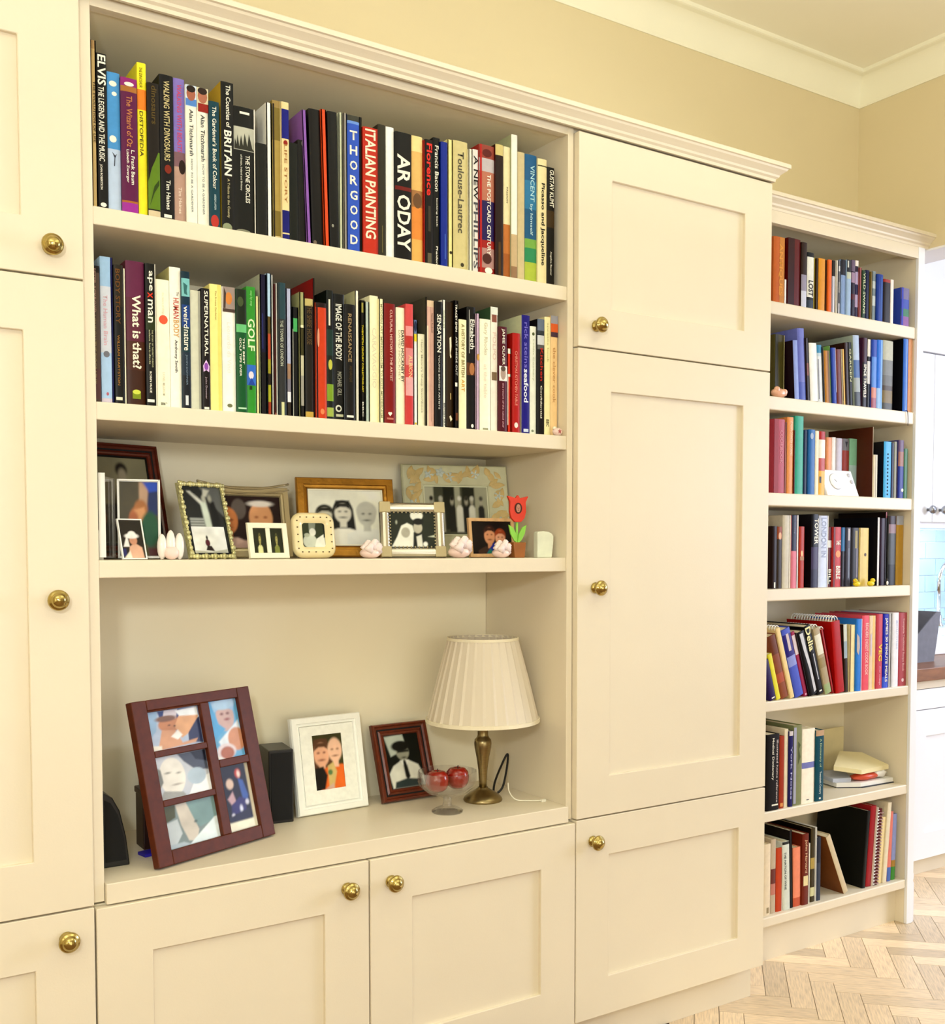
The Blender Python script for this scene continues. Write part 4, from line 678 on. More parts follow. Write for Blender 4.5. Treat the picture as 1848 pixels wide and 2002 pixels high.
{'row': 'r2', 'x': 2.313, 't': 0.0273, 'h': 0.1916, 'y': 0.1608, 'col': '7880c8', 'lean': -4.0, 'bands': [(0.75, 1, '6070c0')], 'label': 'tall periwinkle blue book, bookcase second shelf, right of pale periwinkle book'},
{'row': 'r2', 'x': 2.3407, 't': 0.012, 'h': 0.1678, 'y': 0.1566, 'col': '3c2c28', 'lean': -4.0, 'bands': [(0.4, 0.6, '8a5040')], 'label': 'thin dark brown book, second bookcase shelf, bookcase second shelf, right of tall periwinkle book'},
{'row': 'r2', 'x': 2.3563, 't': 0.031, 'h': 0.1567, 'y': 0.159, 'col': 'f4f2ec', 'lean': -4.0, 'label': 'white book leaning slightly, bookcase second shelf, right of thin dark brown book'},
{'row': 'r2', 'x': 2.3917, 't': 0.0193, 'h': 0.1553, 'y': 0.1614, 'col': 'e0e4e8', 'lean': -4.0, 'bands': [(0, 0.14, '4898c0'), (0.14, 0.2, 'c8d8e0')], 'pics': [('r', 0.15, 0.6, 0.2, 0.7, '888890')], 'label': 'white book with turquoise top, bookcase second shelf, right of white leaning book'},
{'row': 'r2', 'x': 2.4114, 't': 0.003, 'h': 0.1505, 'y': 0.1572, 'col': '404040', 'lean': -4.0, 'label': 'very thin charcoal book, bookcase second shelf, right of turquoise-top book'},
{'row': 'r2', 'x': 2.4177, 't': 0.0219, 'h': 0.1423, 'y': 0.1596, 'col': 'c08838', 'lean': -4.0, 'pics': [('r', 0.8, 0.5, 0.35, 1, '7a5a20')], 'label': 'ochre brown book, bookcase second shelf, right of thin charcoal book'},
{'row': 'r2', 'x': 2.4434, 't': 0.0049, 'h': 0.1581, 'y': 0.162, 'col': '88b868', 'lean': -4.0, 'label': 'very thin green book, bookcase second shelf, right of ochre book'},
{'row': 'r2', 'x': 2.4487, 't': 0.0158, 'h': 0.1528, 'y': 0.1578, 'col': '3050b0', 'lean': -4.0, 'pics': [('r', 0.93, 0.4, 0.1, 0.8, 'd8d8e8')], 'label': 'blue book leaning with thin white edge, bookcase second shelf, right of thin green book'},
{'row': 'r2', 'x': 2.4683, 't': 0.0232, 'h': 0.1511, 'y': 0.1602, 'col': '7a3c34', 'lean': -4.0, 'label': 'reddish brown book, bookcase second shelf, right of leaning blue book'},
{'row': 'r2', 'x': 2.4919, 't': 0.0094, 'h': 0.1535, 'y': 0.156, 'col': 'f0c048', 'lean': -4.0, 'board': 'e8e4d0', 'label': 'thin golden yellow book, bookcase second shelf, right of reddish brown book'},
{'row': 'r2', 'x': 2.5051, 't': 0.0147, 'h': 0.1732, 'y': 0.1584, 'col': '3a1c10', 'lean': -4.0, 'label': 'thin chestnut brown book, bookcase second shelf, right of golden yellow book'},
{'row': 'r2', 'x': 2.5232, 't': 0.0152, 'h': 0.1762, 'y': 0.1608, 'col': '14140c', 'lean': -4.0, 'tx': [('GARDEN', 0.1, 0.62, 'd8d8a8', 0.5, 0.5)], 'label': 'thin black book with pale letters, bookcase second shelf, right of chestnut book'},
{'row': 'r2', 'x': 2.5407, 't': 0.0264, 'h': 0.1969, 'y': 0.1566, 'col': 'b8c8e0', 'lean': -4.0, 'bands': [(0.35, 0.6, '5878b0'), (0.6, 0.8, 'a8b0b0'), (0.8, 1, '586068')], 'board': 'b0bcb0', 'label': 'tall pale blue book with framed cover, bookcase second shelf, right of black pale-letter book'},
{'row': 'r2', 'x': 2.5745, 't': 0.0207, 'h': 0.1955, 'y': 0.159, 'col': '4a2038', 'bands': [(0.35, 1, '282028')], 'tx': [('SPICE TRAVELS', 0.38, 0.86, 'f6f2e2', 0.55, 0.5)], 'label': 'dark plum book with white capitals, bookcase second shelf, right of tall pale blue book'},
{'row': 'r2', 'x': 2.6, 't': 0.0139, 'h': 0.1939, 'y': 0.1614, 'col': '18181c', 'bands': [(0, 0.25, 'e8e4dc'), (0.32, 0.65, 'e0e0e0')], 'label': 'thin black and white book, bookcase second shelf, right of dark plum book'},
{'row': 'r2', 'x': 2.6143, 't': 0.0221, 'h': 0.1942, 'y': 0.1572, 'col': '3858b8', 'bands': [(0.25, 0.7, '6a98e0'), (0.7, 0.85, 'd89888'), (0.85, 1, 'b07080')], 'label': 'blue book with pink figure at foot, bookcase second shelf, right of black white book'},
{'row': 'r2', 'x': 2.6404, 't': 0.0256, 'h': 0.1968, 'y': 0.1596, 'col': '3880e0', 'bands': [(0.7, 1, 'a8c8f0')], 'pics': [('r', 0.7, 0.5, 0.3, 1, '88b8f0')], 'label': 'bright blue book, bookcase second shelf, right of blue pink-foot book'},
{'row': 'r2', 'x': 2.6701, 't': 0.0466, 'h': 0.199, 'y': 0.162, 'col': 'b8b8a8', 'bands': [(0.0, 0.28, 'c4c4b0'), (0.28, 0.5, '8a8c88'), (0.5, 0.65, '787874'), (0.65, 0.72, '5a4c3c'), (0.72, 0.9, '8a7848'), (0.9, 1, '585850')], 'label': 'wide grey photographic book, bookcase second shelf, right of bright blue book'},
{'row': 'r2', 'x': 2.7593, 't': 0.0231, 'h': 0.212, 'y': 0.1578, 'col': '3c78d0', 'pics': [('r', 0.6, 0.5, 0.2, 1, '88b0e8')], 'board': '080814', 'label': 'blue book with dark navy cover, bookcase second shelf, right of wide grey photo book'},
{'row': 'r2', 'x': 2.7871, 't': 0.0197, 'h': 0.2141, 'y': 0.1602, 'col': 'f0b890', 'label': 'peach book at right end, bookcase second shelf, right of navy-cover blue book'},
{'row': 'r3', 'x': 2.2086, 't': 0.0426, 'h': 0.1963, 'y': 0.156, 'col': 'b84858', 'tx': [('COOKBOOK', 0.15, 0.6, 'd88890', 0.3, 0.65)], 'pics': [('r', 0.2, 0.5, 0.4, 1, 'a01c1c')], 'label': 'crimson pink thick book, bookcase third shelf, leftmost'},
{'row': 'r3', 'x': 2.2548, 't': 0.0078, 'h': 0.1907, 'y': 0.1584, 'col': 'a85828', 'label': 'thin rust brown book, bookcase third shelf, right of crimson thick book'},
{'row': 'r3', 'x': 2.2662, 't': 0.0245, 'h': 0.2054, 'y': 0.1608, 'col': 'e8a060', 'tx': [('ITALIAN COUNTRY COOKING', 0.06, 0.5, 'f8e0c0', 0.35, 0.6)], 'label': 'apricot orange tall book, bookcase third shelf, right of thin rust book'},
{'row': 'r3', 'x': 2.2911, 't': 0.003, 'h': 0.1713, 'y': 0.1566, 'col': '6a1c10', 'label': 'thin dark red book, teal neighbour, bookcase third shelf, right of apricot book'},
{'row': 'r3', 'x': 2.2961, 't': 0.0332, 'h': 0.2103, 'y': 0.159, 'col': '48b098', 'label': 'teal green tall book, bookcase third shelf, right of thin dark red book'},
{'row': 'r3', 'x': 2.3338, 't': 0.0154, 'h': 0.1745, 'y': 0.1614, 'col': '0c2c50', 'label': 'thin dark navy book, bookcase third shelf, right of teal green book'},
{'row': 'r3', 'x': 2.3496, 't': 0.0256, 'h': 0.1771, 'y': 0.1572, 'col': '3878b8', 'pics': [('e', 0.4, 0.1, 0.25, 0.05, 'a8b8d0')], 'label': 'steel blue book with pale emblem, bookcase third shelf, right of dark navy book'},
{'row': 'r3', 'x': 2.3788, 't': 0.0148, 'h': 0.175, 'y': 0.1596, 'col': 'f0e8cc', 'label': 'narrow ivory book, bookcase third shelf, right of steel blue book'},
{'row': 'r3', 'x': 2.3974, 't': 0.0258, 'h': 0.1753, 'y': 0.162, 'col': 'f4f0e4', 'bands': [(0.0, 0.13, 'b83028'), (0.13, 0.42, 'f4f0e4'), (0.42, 0.62, 'c86868'), (0.62, 1, 'f0c060')], 'pics': [('r', 0.2, 0.76, 0.3, 0.1, '141210')], 'label': 'white book with red blocks and yellow foot, bookcase third shelf, right of narrow ivory book'},
{'row': 'r3', 'x': 2.4859, 't': 0.0219, 'h': 0.168, 'y': 0.2078, 'col': 'f0a878', 'label': 'pale orange book behind white timer, bookcase third shelf, right of red-block white book'},
{'row': 'r3', 'x': 2.5117, 't': 0.0173, 'h': 0.1696, 'y': 0.2102, 'col': 'f8f2ec', 'label': 'white book behind the timer, bookcase third shelf, right of pale orange book'},
{'row': 'r3', 'x': 2.5294, 't': 0.0222, 'h': 0.1675, 'y': 0.206, 'col': 'd8d4e4', 'label': 'pale lavender book behind timer, bookcase third shelf, right of white timer-side book'},
{'row': 'r3', 'x': 2.556, 't': 0.0296, 'h': 0.1682, 'y': 0.2084, 'col': 'a85048', 'bands': [(0, 0.2, '8a8890')], 'pics': [('p', [(0.3, 0.05), (0.7, 0.05), (0.5, 0.15)], '404048')], 'label': 'brick red book with grey top, bookcase third shelf, right of pale lavender book'},
{'row': 'r3', 'x': 2.5905, 't': 0.0331, 'h': 0.1705, 'y': 0.2108, 'col': '98ccb0', 'bands': [(0.45, 1, 'b8d0d0')], 'label': 'mint green book, bookcase third shelf, right of brick grey-top book'},
{'row': 'r3', 'x': 2.624, 't': 0.003, 'h': 0.2009, 'y': 0.1566, 'col': 'd8c49a', 'pics': [('r', 0.15, 0.5, 0.3, 1, 'b89c68')], 'board': '5a2c14', 'label': 'wide beige book with dark brown cover, bookcase third shelf, right of mint green book'},
{'row': 'r3', 'x': 2.6274, 't': 0.003, 'h': 0.1735, 'y': 0.159, 'col': 'f0cc38', 'bands': [(0.9, 1, 'b08828')], 'label': 'mustard yellow book, bookcase third shelf, right of brown-cover beige book'},
{'row': 'r3', 'x': 2.6341, 't': 0.019, 'h': 0.1224, 'y': 0.1614, 'col': 'e8e0c8', 'pics': [('r', 0.5, 0.5, 0.15, 1, 'a89878')], 'label': 'thin low ivory booklet, bookcase third shelf, right of mustard yellow book'},
{'row': 'r3', 'x': 2.6756, 't': 0.0341, 'h': 0.1623, 'y': 0.1572, 'col': '58b8e8', 'board': '081428', 'holes': 1, 'label': 'sky blue ring binder with punched spine, bookcase third shelf, right of low ivory booklet'},
{'row': 'r3', 'x': 2.7139, 't': 0.013, 'h': 0.1613, 'y': 0.1596, 'col': '141c44', 'label': 'thin midnight book, bookcase third shelf, right of sky blue binder'},
{'row': 'r3', 'x': 2.7312, 't': 0.0131, 'h': 0.1653, 'y': 0.162, 'col': 'a8a898', 'label': 'thin stone grey book, bookcase third shelf, right of thin midnight book'},
{'row': 'r3', 'x': 2.7447, 't': 0.0257, 'h': 0.1703, 'y': 0.1578, 'col': '484488', 'bands': [(0, 0.2, '786080'), (0.2, 0.45, 'a87868'), (0.45, 1, '283c98')], 'pics': [('e', 0.7, 0.86, 0.2, 0.03, 'f6f2e2')], 'label': 'violet blue mottled book, bookcase third shelf, right of thin stone book'},
{'row': 'r3', 'x': 2.7748, 't': 0.0181, 'h': 0.1474, 'y': 0.1602, 'col': '588868', 'label': 'grey green small book, bookcase third shelf, right of violet mottled book'},
{'row': 'r4', 'x': 2.2317, 't': 0.0168, 'h': 0.1691, 'y': 0.176, 'col': '2c1008', 'pics': [('r', 0.5, 0.94, 0.3, 0.09, 'f6f2e2')], 'label': 'thin very dark brown book, bookcase fourth shelf, leftmost'},
{'row': 'r4', 'x': 2.252, 't': 0.0193, 'h': 0.1681, 'y': 0.1784, 'col': '3c2c14', 'bands': [(0, 0.2, 'a05020')], 'pics': [('e', 0.5, 0.15, 0.3, 0.06, 'e8b890')], 'label': 'thin brown book with orange top, bookcase fourth shelf, right of very dark brown book'},
{'row': 'r4', 'x': 2.2759, 't': 0.0309, 'h': 0.1995, 'y': 0.1808, 'col': 'd4ccb8', 'pics': [('r', 0.92, 0.5, 0.15, 1, 'f6f2e2')], 'label': 'stone cream book with white edge, bookcase fourth shelf, right of orange-top brown book'},
{'row': 'r4', 'x': 2.3072, 't': 0.0208, 'h': 0.1999, 'y': 0.1766, 'col': 'e08898', 'bands': [(0, 0.49, '3c4058')], 'tx': [('cooking', 0.1, 0.25, '808498', 0.3, 0.5)], 'label': 'pink book with slate top half, bookcase fourth shelf, right of stone cream book'},
{'row': 'r4', 'x': 2.3316, 't': 0.0079, 'h': 0.2003, 'y': 0.179, 'col': 'f4f0e8', 'label': 'very thin white book beside rust, bookcase fourth shelf, right of pink slate-top book'},
{'row': 'r4', 'x': 2.3431, 't': 0.0224, 'h': 0.1694, 'y': 0.1814, 'col': 'b83c10', 'pics': [('e', 0.5, 0.44, 0.2, 0.05, 'f0c890'), ('r', 0.5, 0.52, 0.7, 0.06, 'b88850')], 'label': 'rust red small book, bookcase fourth shelf, right of thin white rust-side book'},
{'row': 'r4', 'x': 2.3897, 't': 0.0298, 'h': 0.2044, 'y': 0.1772, 'col': '101018', 'bands': [(0.45, 0.75, '504868'), (0.75, 1, '404058')], 'tx': [('TOWER', 0.06, 0.41, 'f6f2e2', 0.55, 0.6)], 'board': '181418', 'label': 'tall black book with white capitals, bookcase fourth shelf, right of rust red book'},
{'row': 'r4', 'x': 2.4231, 't': 0.0385, 'h': 0.201, 'y': 0.1796, 'col': 'd8e0f4', 'tx': [('LONDON IN', 0.03, 0.58, 'a8b0c8', 0.55, 0.5)], 'pics': [('r', 0.95, 0.5, 0.08, 1, 'f6f2e2')], 'label': 'pale lavender tall book, bookcase fourth shelf, right of tall white-capitals book'},
{'row': 'r4', 'x': 2.4653, 't': 0.0159, 'h': 0.169, 'y': 0.182, 'col': '6a2430', 'bands': [(0.22, 0.34, 'e8e8e4'), (0.7, 0.95, '202020')], 'tx': [('BILL', 0.7, 0.95, 'f6f2e2', 0.7, 0.5)], 'label': 'maroon book with white blocks, bookcase fourth shelf, right of tall lavender book'},
{'row': 'r4', 'x': 2.4817, 't': 0.035, 'h': 0.1698, 'y': 0.1778, 'col': 'c83c38', 'tx': [('THE', 0.22, 0.3, 'f6f2e2', 0.5, 0.6), ('BIBLE', 0.65, 0.87, 'f6f2e2', 0.5, 0.6)], 'pics': [('e', 0.6, 0.45, 0.3, 0.06, 'f0a060'), ('r', 0.12, 0.5, 0.2, 1, '7a1818')], 'label': 'red book with white lettering, bookcase fourth shelf, right of white-block maroon book'},
{'row': 'r4', 'x': 2.5222, 't': 0.0162, 'h': 0.1689, 'y': 0.1802, 'col': '3878a8', 'bands': [(0.4, 1, '2c1c24')], 'label': 'blue dark-footed narrow book, bookcase fourth shelf, right of red white-letter book'},
{'row': 'r4', 'x': 2.5388, 't': 0.0184, 'h': 0.169, 'y': 0.176, 'col': '585868', 'pics': [('r', 0.5, 0.12, 0.4, 0.2, 'c8c0c0'), ('r', 0.5, 0.6, 0.2, 0.5, '8890a0')], 'label': 'dark grey book with white glints, bookcase fourth shelf, right of blue dark-footed book'},
{'row': 'r4', 'x': 2.562, 't': 0.0348, 'h': 0.1686, 'y': 0.1784, 'col': '302c30', 'pics': [('r', 0.6, 0.2, 0.3, 0.3, 'a89858'), ('r', 0.7, 0.6, 0.2, 0.5, '88808a')], 'label': 'charcoal book with gold specks, bookcase fourth shelf, right of grey glint book'},
{'row': 'r4', 'x': 2.6017, 't': 0.0425, 'h': 0.1687, 'y': 0.1808, 'col': 'e8d080', 'pics': [('e', 0.6, 0.46, 0.12, 0.03, '604020'), ('r', 0.2, 0.5, 0.3, 1, 'e0c878')], 'label': 'buff yellow paperback, bookcase fourth shelf, right of charcoal gold book'},
{'row': 'r4', 'x': 2.6781, 't': 0.0127, 'h': 0.1998, 'y': 0.1766, 'col': 'e8e4dc', 'board': '10101c', 'label': 'thin white spine of tall dark book, bookcase fourth shelf, right of buff paperback'},
{'row': 'r4', 'x': 2.6949, 't': 0.0228, 'h': 0.1982, 'y': 0.179, 'col': '3a2038', 'label': 'thin aubergine book, bookcase fourth shelf, right of tall dark-cover book'},
{'row': 'r4', 'x': 2.7218, 't': 0.0101, 'h': 0.2168, 'y': 0.1814, 'col': '281814', 'bands': [(0, 0.08, 'a83828')], 'label': 'tall thin dark book, red top, bookcase fourth shelf, right of aubergine book'},
{'row': 'r4', 'x': 2.7323, 't': 0.0346, 'h': 0.2054, 'y': 0.1772, 'col': '585c60', 'bands': [(0, 0.12, '402c30'), (0.12, 0.25, 'a08890'), (0.7, 1, '383a40')], 'label': 'grey mottled tall book, bookcase fourth shelf, right of tall red-top book'},
{'row': 'r4', 'x': 2.7721, 't': 0.0338, 'h': 0.2062, 'y': 0.1796, 'col': 'c0983c', 'bands': [(0, 0.13, 'b0b4c0')], 'label': 'ochre book with silver top, bookcase fourth shelf, right of mottled grey tall book'},
{'row': 'r5', 'x': 2.2094, 't': 0.0248, 'h': 0.1124, 'y': 0.158, 'col': '382060', 'lean': -17.0, 'pics': [('r', 0.5, 0.95, 0.5, 0.03, 'f6f2e2')], 'label': 'dark violet paperback leaning left, bookcase fifth shelf, leftmost'},
{'row': 'r5', 'x': 2.2376, 't': 0.0167, 'h': 0.1305, 'y': 0.1604, 'col': 'e8e048', 'lean': -17.0, 'label': 'thin lemon yellow paperback, bookcase fifth shelf, right of dark violet paperback'},
{'row': 'r5', 'x': 2.2585, 't': 0.0323, 'h': 0.181, 'y': 0.1628, 'col': '985838', 'lean': -18.0, 'bands': [(0, 0.3, '7a4428'), (0.6, 0.75, 'b86040')], 'label': 'copper brown paperback, bookcase fifth shelf, right of lemon paperback'},
{'row': 'r5', 'x': 2.2911, 't': 0.0166, 'h': 0.2029, 'y': 0.1586, 'col': 'f0d8a0', 'lean': -18.0, 'ring': 1, 'label': 'thin buff spiral book, bookcase fifth shelf, right of copper paperback'},
{'row': 'r5', 'x': 2.3135, 't': 0.0353, 'h': 0.197, 'y': 0.161, 'col': '5868c8', 'lean': -18.0, 'bands': [(0.08, 0.4, '382c88'), (0.4, 0.55, '98a0d8')], 'pics': [('r', 0.5, 0.2, 0.3, 0.25, 'd8c8c8')], 'label': 'cornflower blue paperback, bookcase fifth shelf, right of buff spiral book'},
{'row': 'r5', 'x': 2.3532, 't': 0.0143, 'h': 0.1896, 'y': 0.1634, 'col': 'a83058', 'lean': -18.0, 'bands': [(0.05, 0.35, 'e8d8dc')], 'pics': [('e', 0.5, 0.97, 0.25, 0.015, 'f0c0d0')], 'label': 'thin raspberry paperback, bookcase fifth shelf, right of cornflower paperback'},
{'row': 'r5', 'x': 2.3679, 't': 0.003, 'h': 0.188, 'y': 0.1592, 'col': '2c0c10', 'lean': -18.0, 'label': 'very thin burgundy book, bookcase fifth shelf, right of raspberry paperback'},
{'row': 'r5', 'x': 2.375, 't': 0.0297, 'h': 0.1869, 'y': 0.1616, 'col': '181414', 'lean': -18.0, 'pics': [('p', [(0.2, 0.03), (0.7, 0.03), (0.75, 0.3), (0.9, 0.5), (0.95, 0.95), (0.6, 0.97), (0.6, 0.6), (0.35, 0.3)], 'd4d4d8')], 'label': 'black book with grey silhouette, bookcase fifth shelf, right of thin burgundy book'},
{'row': 'r5', 'x': 2.4091, 't': 0.0277, 'h': 0.2027, 'y': 0.164, 'col': '141214', 'lean': -18.0, 'tx': [('Delia', 0.02, 0.36, 'f0e8b0', 0.8, 0.45)], 'pics': [('r', 0.55, 0.6, 0.12, 0.38, 'd0d0d4'), ('r', 0.5, 0.955, 0.4, 0.02, 'f6f2e2')], 'label': 'black book with white and gold script, bookcase fifth shelf, right of black silhouette book'},
{'row': 'r5', 'x': 2.4372, 't': 0.0274, 'h': 0.1946, 'y': 0.1598, 'col': 'b8a888', 'lean': -17.0, 'bands': [(0.1, 0.4, 'e8e4d0'), (0.45, 0.6, 'a89870'), (0.85, 1, 'a8b888')], 'ring': 1, 'label': 'cream and green wire bound book, bookcase fifth shelf, right of black script book'},
{'row': 'r5', 'x': 2.4692, 't': 0.0108, 'h': 0.1907, 'y': 0.1622, 'col': 'b82c20', 'lean': -16.0, 'ring': 1, 'label': 'thin red wire bound book, bookcase fifth shelf, right of cream wire book'},
{'row': 'r5', 'x': 2.4804, 't': 0.0363, 'h': 0.2054, 'y': 0.158, 'col': 'b81408', 'lean': -7.0, 'board': 'b01008', 'ring': 1, 'label': 'large red wire bound book, bookcase fifth shelf, right of thin red wire book'},
{'row': 'r5', 'x': 2.5213, 't': 0.0144, 'h': 0.1946, 'y': 0.1604, 'col': '3c2c1c', 'lean': -3.0, 'bands': [(0, 0.25, 'd8dcd0'), (0.25, 0.5, 'a8b8c0')], 'label': 'thin book, dark with pale top, bookcase fifth shelf, right of large red wire book'},
{'row': 'r5', 'x': 2.5404, 't': 0.0256, 'h': 0.1916, 'y': 0.1628, 'col': 'f0e0a8', 'pics': [('r', 0.12, 0.5, 0.2, 1, '8a6830')], 'label': 'buff yellow narrow book, bookcase fifth shelf, right of dark pale-top book'},
{'row': 'r5', 'x': 2.5664, 't': 0.0236, 'h': 0.208, 'y': 0.1586, 'col': '3888d8', 'pics': [('p', [(0.05, 0.2), (0.5, 0.25), (0.6, 0.4), (0.4, 0.5), (0.05, 0.45)], 'c8b8b0'), ('r', 0.92, 0.5, 0.12, 1, 'd8e4f4')], 'label': 'azure blue book with animal picture, bookcase fifth shelf, right of buff narrow book'},
{'row': 'r5', 'x': 2.5948, 't': 0.0323, 'h': 0.2166, 'y': 0.161, 'col': 'e86070', 'tx': [('READERS DIGEST COOK BOOK', 0.1, 0.8, 'f8c8c0', 0.4, 0.6)], 'label': 'coral pink book with white capitals, bookcase fifth shelf, right of azure blue book'},
{'row': 'r5', 'x': 2.632, 't': 0.0283, 'h': 0.2146, 'y': 0.1634, 'col': 'f0dcc0', 'pics': [('r', 0.6, 0.5, 0.35, 1, 'f0cc80'), ('r', 0.2, 0.4, 0.2, 0.3, 'd8c8d8')], 'label': 'ivory book with yellow stripe, bookcase fifth shelf, right of coral pink book'},
{'row': 'r5', 'x': 2.6606, 't': 0.0258, 'h': 0.2188, 'y': 0.1592, 'col': 'd05868', 'tx': [('VEG', 0.4, 0.63, 'f8d848', 0.6, 0.55), ('river cottage', 0.7, 0.95, 'f0c0c8', 0.3, 0.5)], 'label': 'rose red book with yellow lettering, bookcase fifth shelf, right of yellow-stripe ivory book'},
{'row': 'r5', 'x': 2.6919, 't': 0.0262, 'h': 0.2175, 'y': 0.1616, 'col': '1828b0', 'bands': [(0.85, 1, '4868d8')], 'tx': [('JAMIES 30 MINUTE MEALS', 0.05, 0.92, 'f6f2e2', 0.5, 0.5)], 'label': 'cobalt blue book with white capitals, bookcase fifth shelf, right of rose red book'},
{'row': 'r5', 'x': 2.7231, 't': 0.0118, 'h': 0.2179, 'y': 0.164, 'col': 'd4d4d8', 'label': 'thin pale grey book, bookcase fifth shelf, right of cobalt blue book'},
{'row': 'r5', 'x': 2.7353, 't': 0.0279, 'h': 0.2205, 'y': 0.1598, 'col': 'f0f0f4', 'tx': [('gourmet', 0.1, 0.5, 'c8cce0', 0.3, 0.6)], 'label': 'plain white wide book, bookcase fifth shelf, right of thin pale grey book'},
{'row': 'r5', 'x': 2.7674, 't': 0.0391, 'h': 0.2189, 'y': 0.1622, 'col': 'b85860', 'tx': [('Complete Traditional Recipe Book', 0.08, 0.8, 'e8b0b0', 0.3, 0.5)], 'pics': [('e', 0.5, 0.92, 0.15, 0.025, 'f0d0d0')], 'label': 'faded red book at right end, bookcase fifth shelf, right of plain white wide book'},
{'row': 'r6', 'x': 2.1987, 't': 0.049, 'h': 0.2079, 'y': 0.158, 'col': '141012', 'tx': [('Medical Dictionary', 0.05, 0.6, 'f6f2e2', 0.2, 0.45), ('Illustrated home reference', 0.08, 0.9, 'd8ccc8', 0.14, 0.8)], 'pics': [('r', 0.65, 0.93, 0.5, 0.02, 'f6f2e2')], 'label': 'thick black book with two white title lines, bookcase sixth shelf, leftmost'},
{'row': 'r6', 'x': 2.2517, 't': 0.0183, 'h': 0.1989, 'y': 0.1604, 'col': 'a84020', 'pics': [('r', 0.5, 0.95, 0.6, 0.05, 'e0a060')], 'label': 'narrow russet book, bookcase sixth shelf, right of thick black book'},
{'row': 'r6', 'x': 2.274, 't': 0.0144, 'h': 0.2159, 'y': 0.1628, 'col': 'e8dcc0', 'label': 'narrow buff book, taller, bookcase sixth shelf, right of russet book'},
{'row': 'r6', 'x': 2.2888, 't': 0.0154, 'h': 0.2089, 'y': 0.1586, 'col': '282468', 'bands': [(0, 0.06, 'd8d0d0')], 'tx': [('York Notes', 0.2, 0.9, 'c8c8e8', 0.4, 0.5)], 'label': 'narrow indigo book, bookcase sixth shelf, right of tall narrow buff book'},
{'row': 'r6', 'x': 2.3078, 't': 0.0342, 'h': 0.2228, 'y': 0.161, 'col': '8c9068', 'pics': [('r', 0.15, 0.5, 0.3, 0.95, 'b0b0c0'), ('p', [(0.5, 0.2), (0.8, 0.25), (0.6, 0.3), (0.8, 0.4), (0.5, 0.5)], '606840')], 'label': 'tall sage green book, bookcase sixth shelf, right of indigo book'},
{'row': 'r6', 'x': 2.3466, 't': 0.0527, 'h': 0.2083, 'y': 0.1634, 'col': 'fbf2e0', 'bands': [(0.45, 0.53, '8488c0')], 'pics': [('e', 0.45, 0.955, 0.12, 0.008, '808080')], 'label': 'thick ivory book with lilac band, bookcase sixth shelf, right of tall sage book'},
{'row': 'r6', 'x': 2.3997, 't': 0.0334, 'h': 0.2006, 'y': 0.1592, 'col': '145868', 'bands': [(0, 0.08, 'c8a888')], 'tx': [('A Dictionary of', 0.12, 0.52, 'b8c8a0', 0.28, 0.5), ('Twentieth Century', 0.58, 0.9, 'e0e8e0', 0.28, 0.5)], 'pics': [('e', 0.5, 0.96, 0.12, 0.014, 'f6f2e2')], 'label': 'deep teal hardback with gold lettering, bookcase sixth shelf, right of thick ivory book'},
{'row': 'r7', 'x': 2.1982, 't': 0.0281, 'h': 0.1963, 'y': 0.165, 'col': 'ecdcc0', 'pics': [('r', 0.6, 0.93, 0.3, 0.08, 'a89878')], 'label': 'low cream book, leftmost, bookcase bottom shelf, leftmost'},
{'row': 'r7', 'x': 2.2306, 't': 0.0192, 'h': 0.2053, 'y': 0.1674, 'col': 'c8b8a0', 'bands': [(0.4, 0.6, '784038'), (0.6, 0.75, 'c88878')], 'label': 'thin mottled cream book, bookcase bottom shelf, right of low cream book'},
{'row': 'r7', 'x': 2.2542, 't': 0.0261, 'h': 0.1769, 'y': 0.1698, 'col': 'c85028', 'pics': [('r', 0.9, 0.5, 0.15, 1, 'f0e8dc')], 'label': 'orange red low book, bookcase bottom shelf, right of mottled cream book'},
{'row': 'r7', 'x': 2.2807, 't': 0.0271, 'h': 0.1913, 'y': 0.1656, 'col': 'dce0d4', 'lean': -2.0, 'bands': [(0, 0.04, '303030')], 'tx': [('THE NATION OF WINE', 0.15, 0.7, '404040', 0.3, 0.3)], 'label': 'white book with dark lettering, bookcase bottom shelf, right of orange red book'},
{'row': 'r7', 'x': 2.3115, 't': 0.0112, 'h': 0.219, 'y': 0.168, 'col': '1c1614', 'lean': -2.0, 'label': 'tall narrow black book, bookcase bottom shelf, right of white dark-letter book'},
{'row': 'r7', 'x': 2.3263, 't': 0.0303, 'h': 0.1666, 'y': 0.1704, 'col': 'f09878', 'lean': -1.0, 'bands': [(0.85, 1, 'd06848')], 'label': 'salmon pink low book, bookcase bottom shelf, right of tall narrow black book'},
{'row': 'r7', 'x': 2.357, 't': 0.0261, 'h': 0.201, 'y': 0.1662, 'col': '7a2c14', 'tx': [('John Harvard', 0.08, 0.55, 'e8c8a0', 0.4, 0.5)], 'pics': [('r', 0.5, 0.66, 0.7, 0.14, 'e8d8a8')], 'label': 'mahogany brown book with cream script, bookcase bottom shelf, right of salmon pink book'},
{'row': 'r7', 'x': 2.3869, 't': 0.0071, 'h': 0.1703, 'y': 0.1686, 'col': 'f4f0e0', 'label': 'very thin low white book, bookcase bottom shelf, right of mahogany book'},
{'row': 'r7', 'x': 2.3977, 't': 0.0178, 'h': 0.2104, 'y': 0.171, 'col': '4c4020', 'bands': [(0.4, 0.55, 'b8a058'), (0.8, 0.92, 'd8d4a8')], 'board': '201408', 'label': 'tall olive book with photo, bookcase bottom shelf, right of thin low white book'},
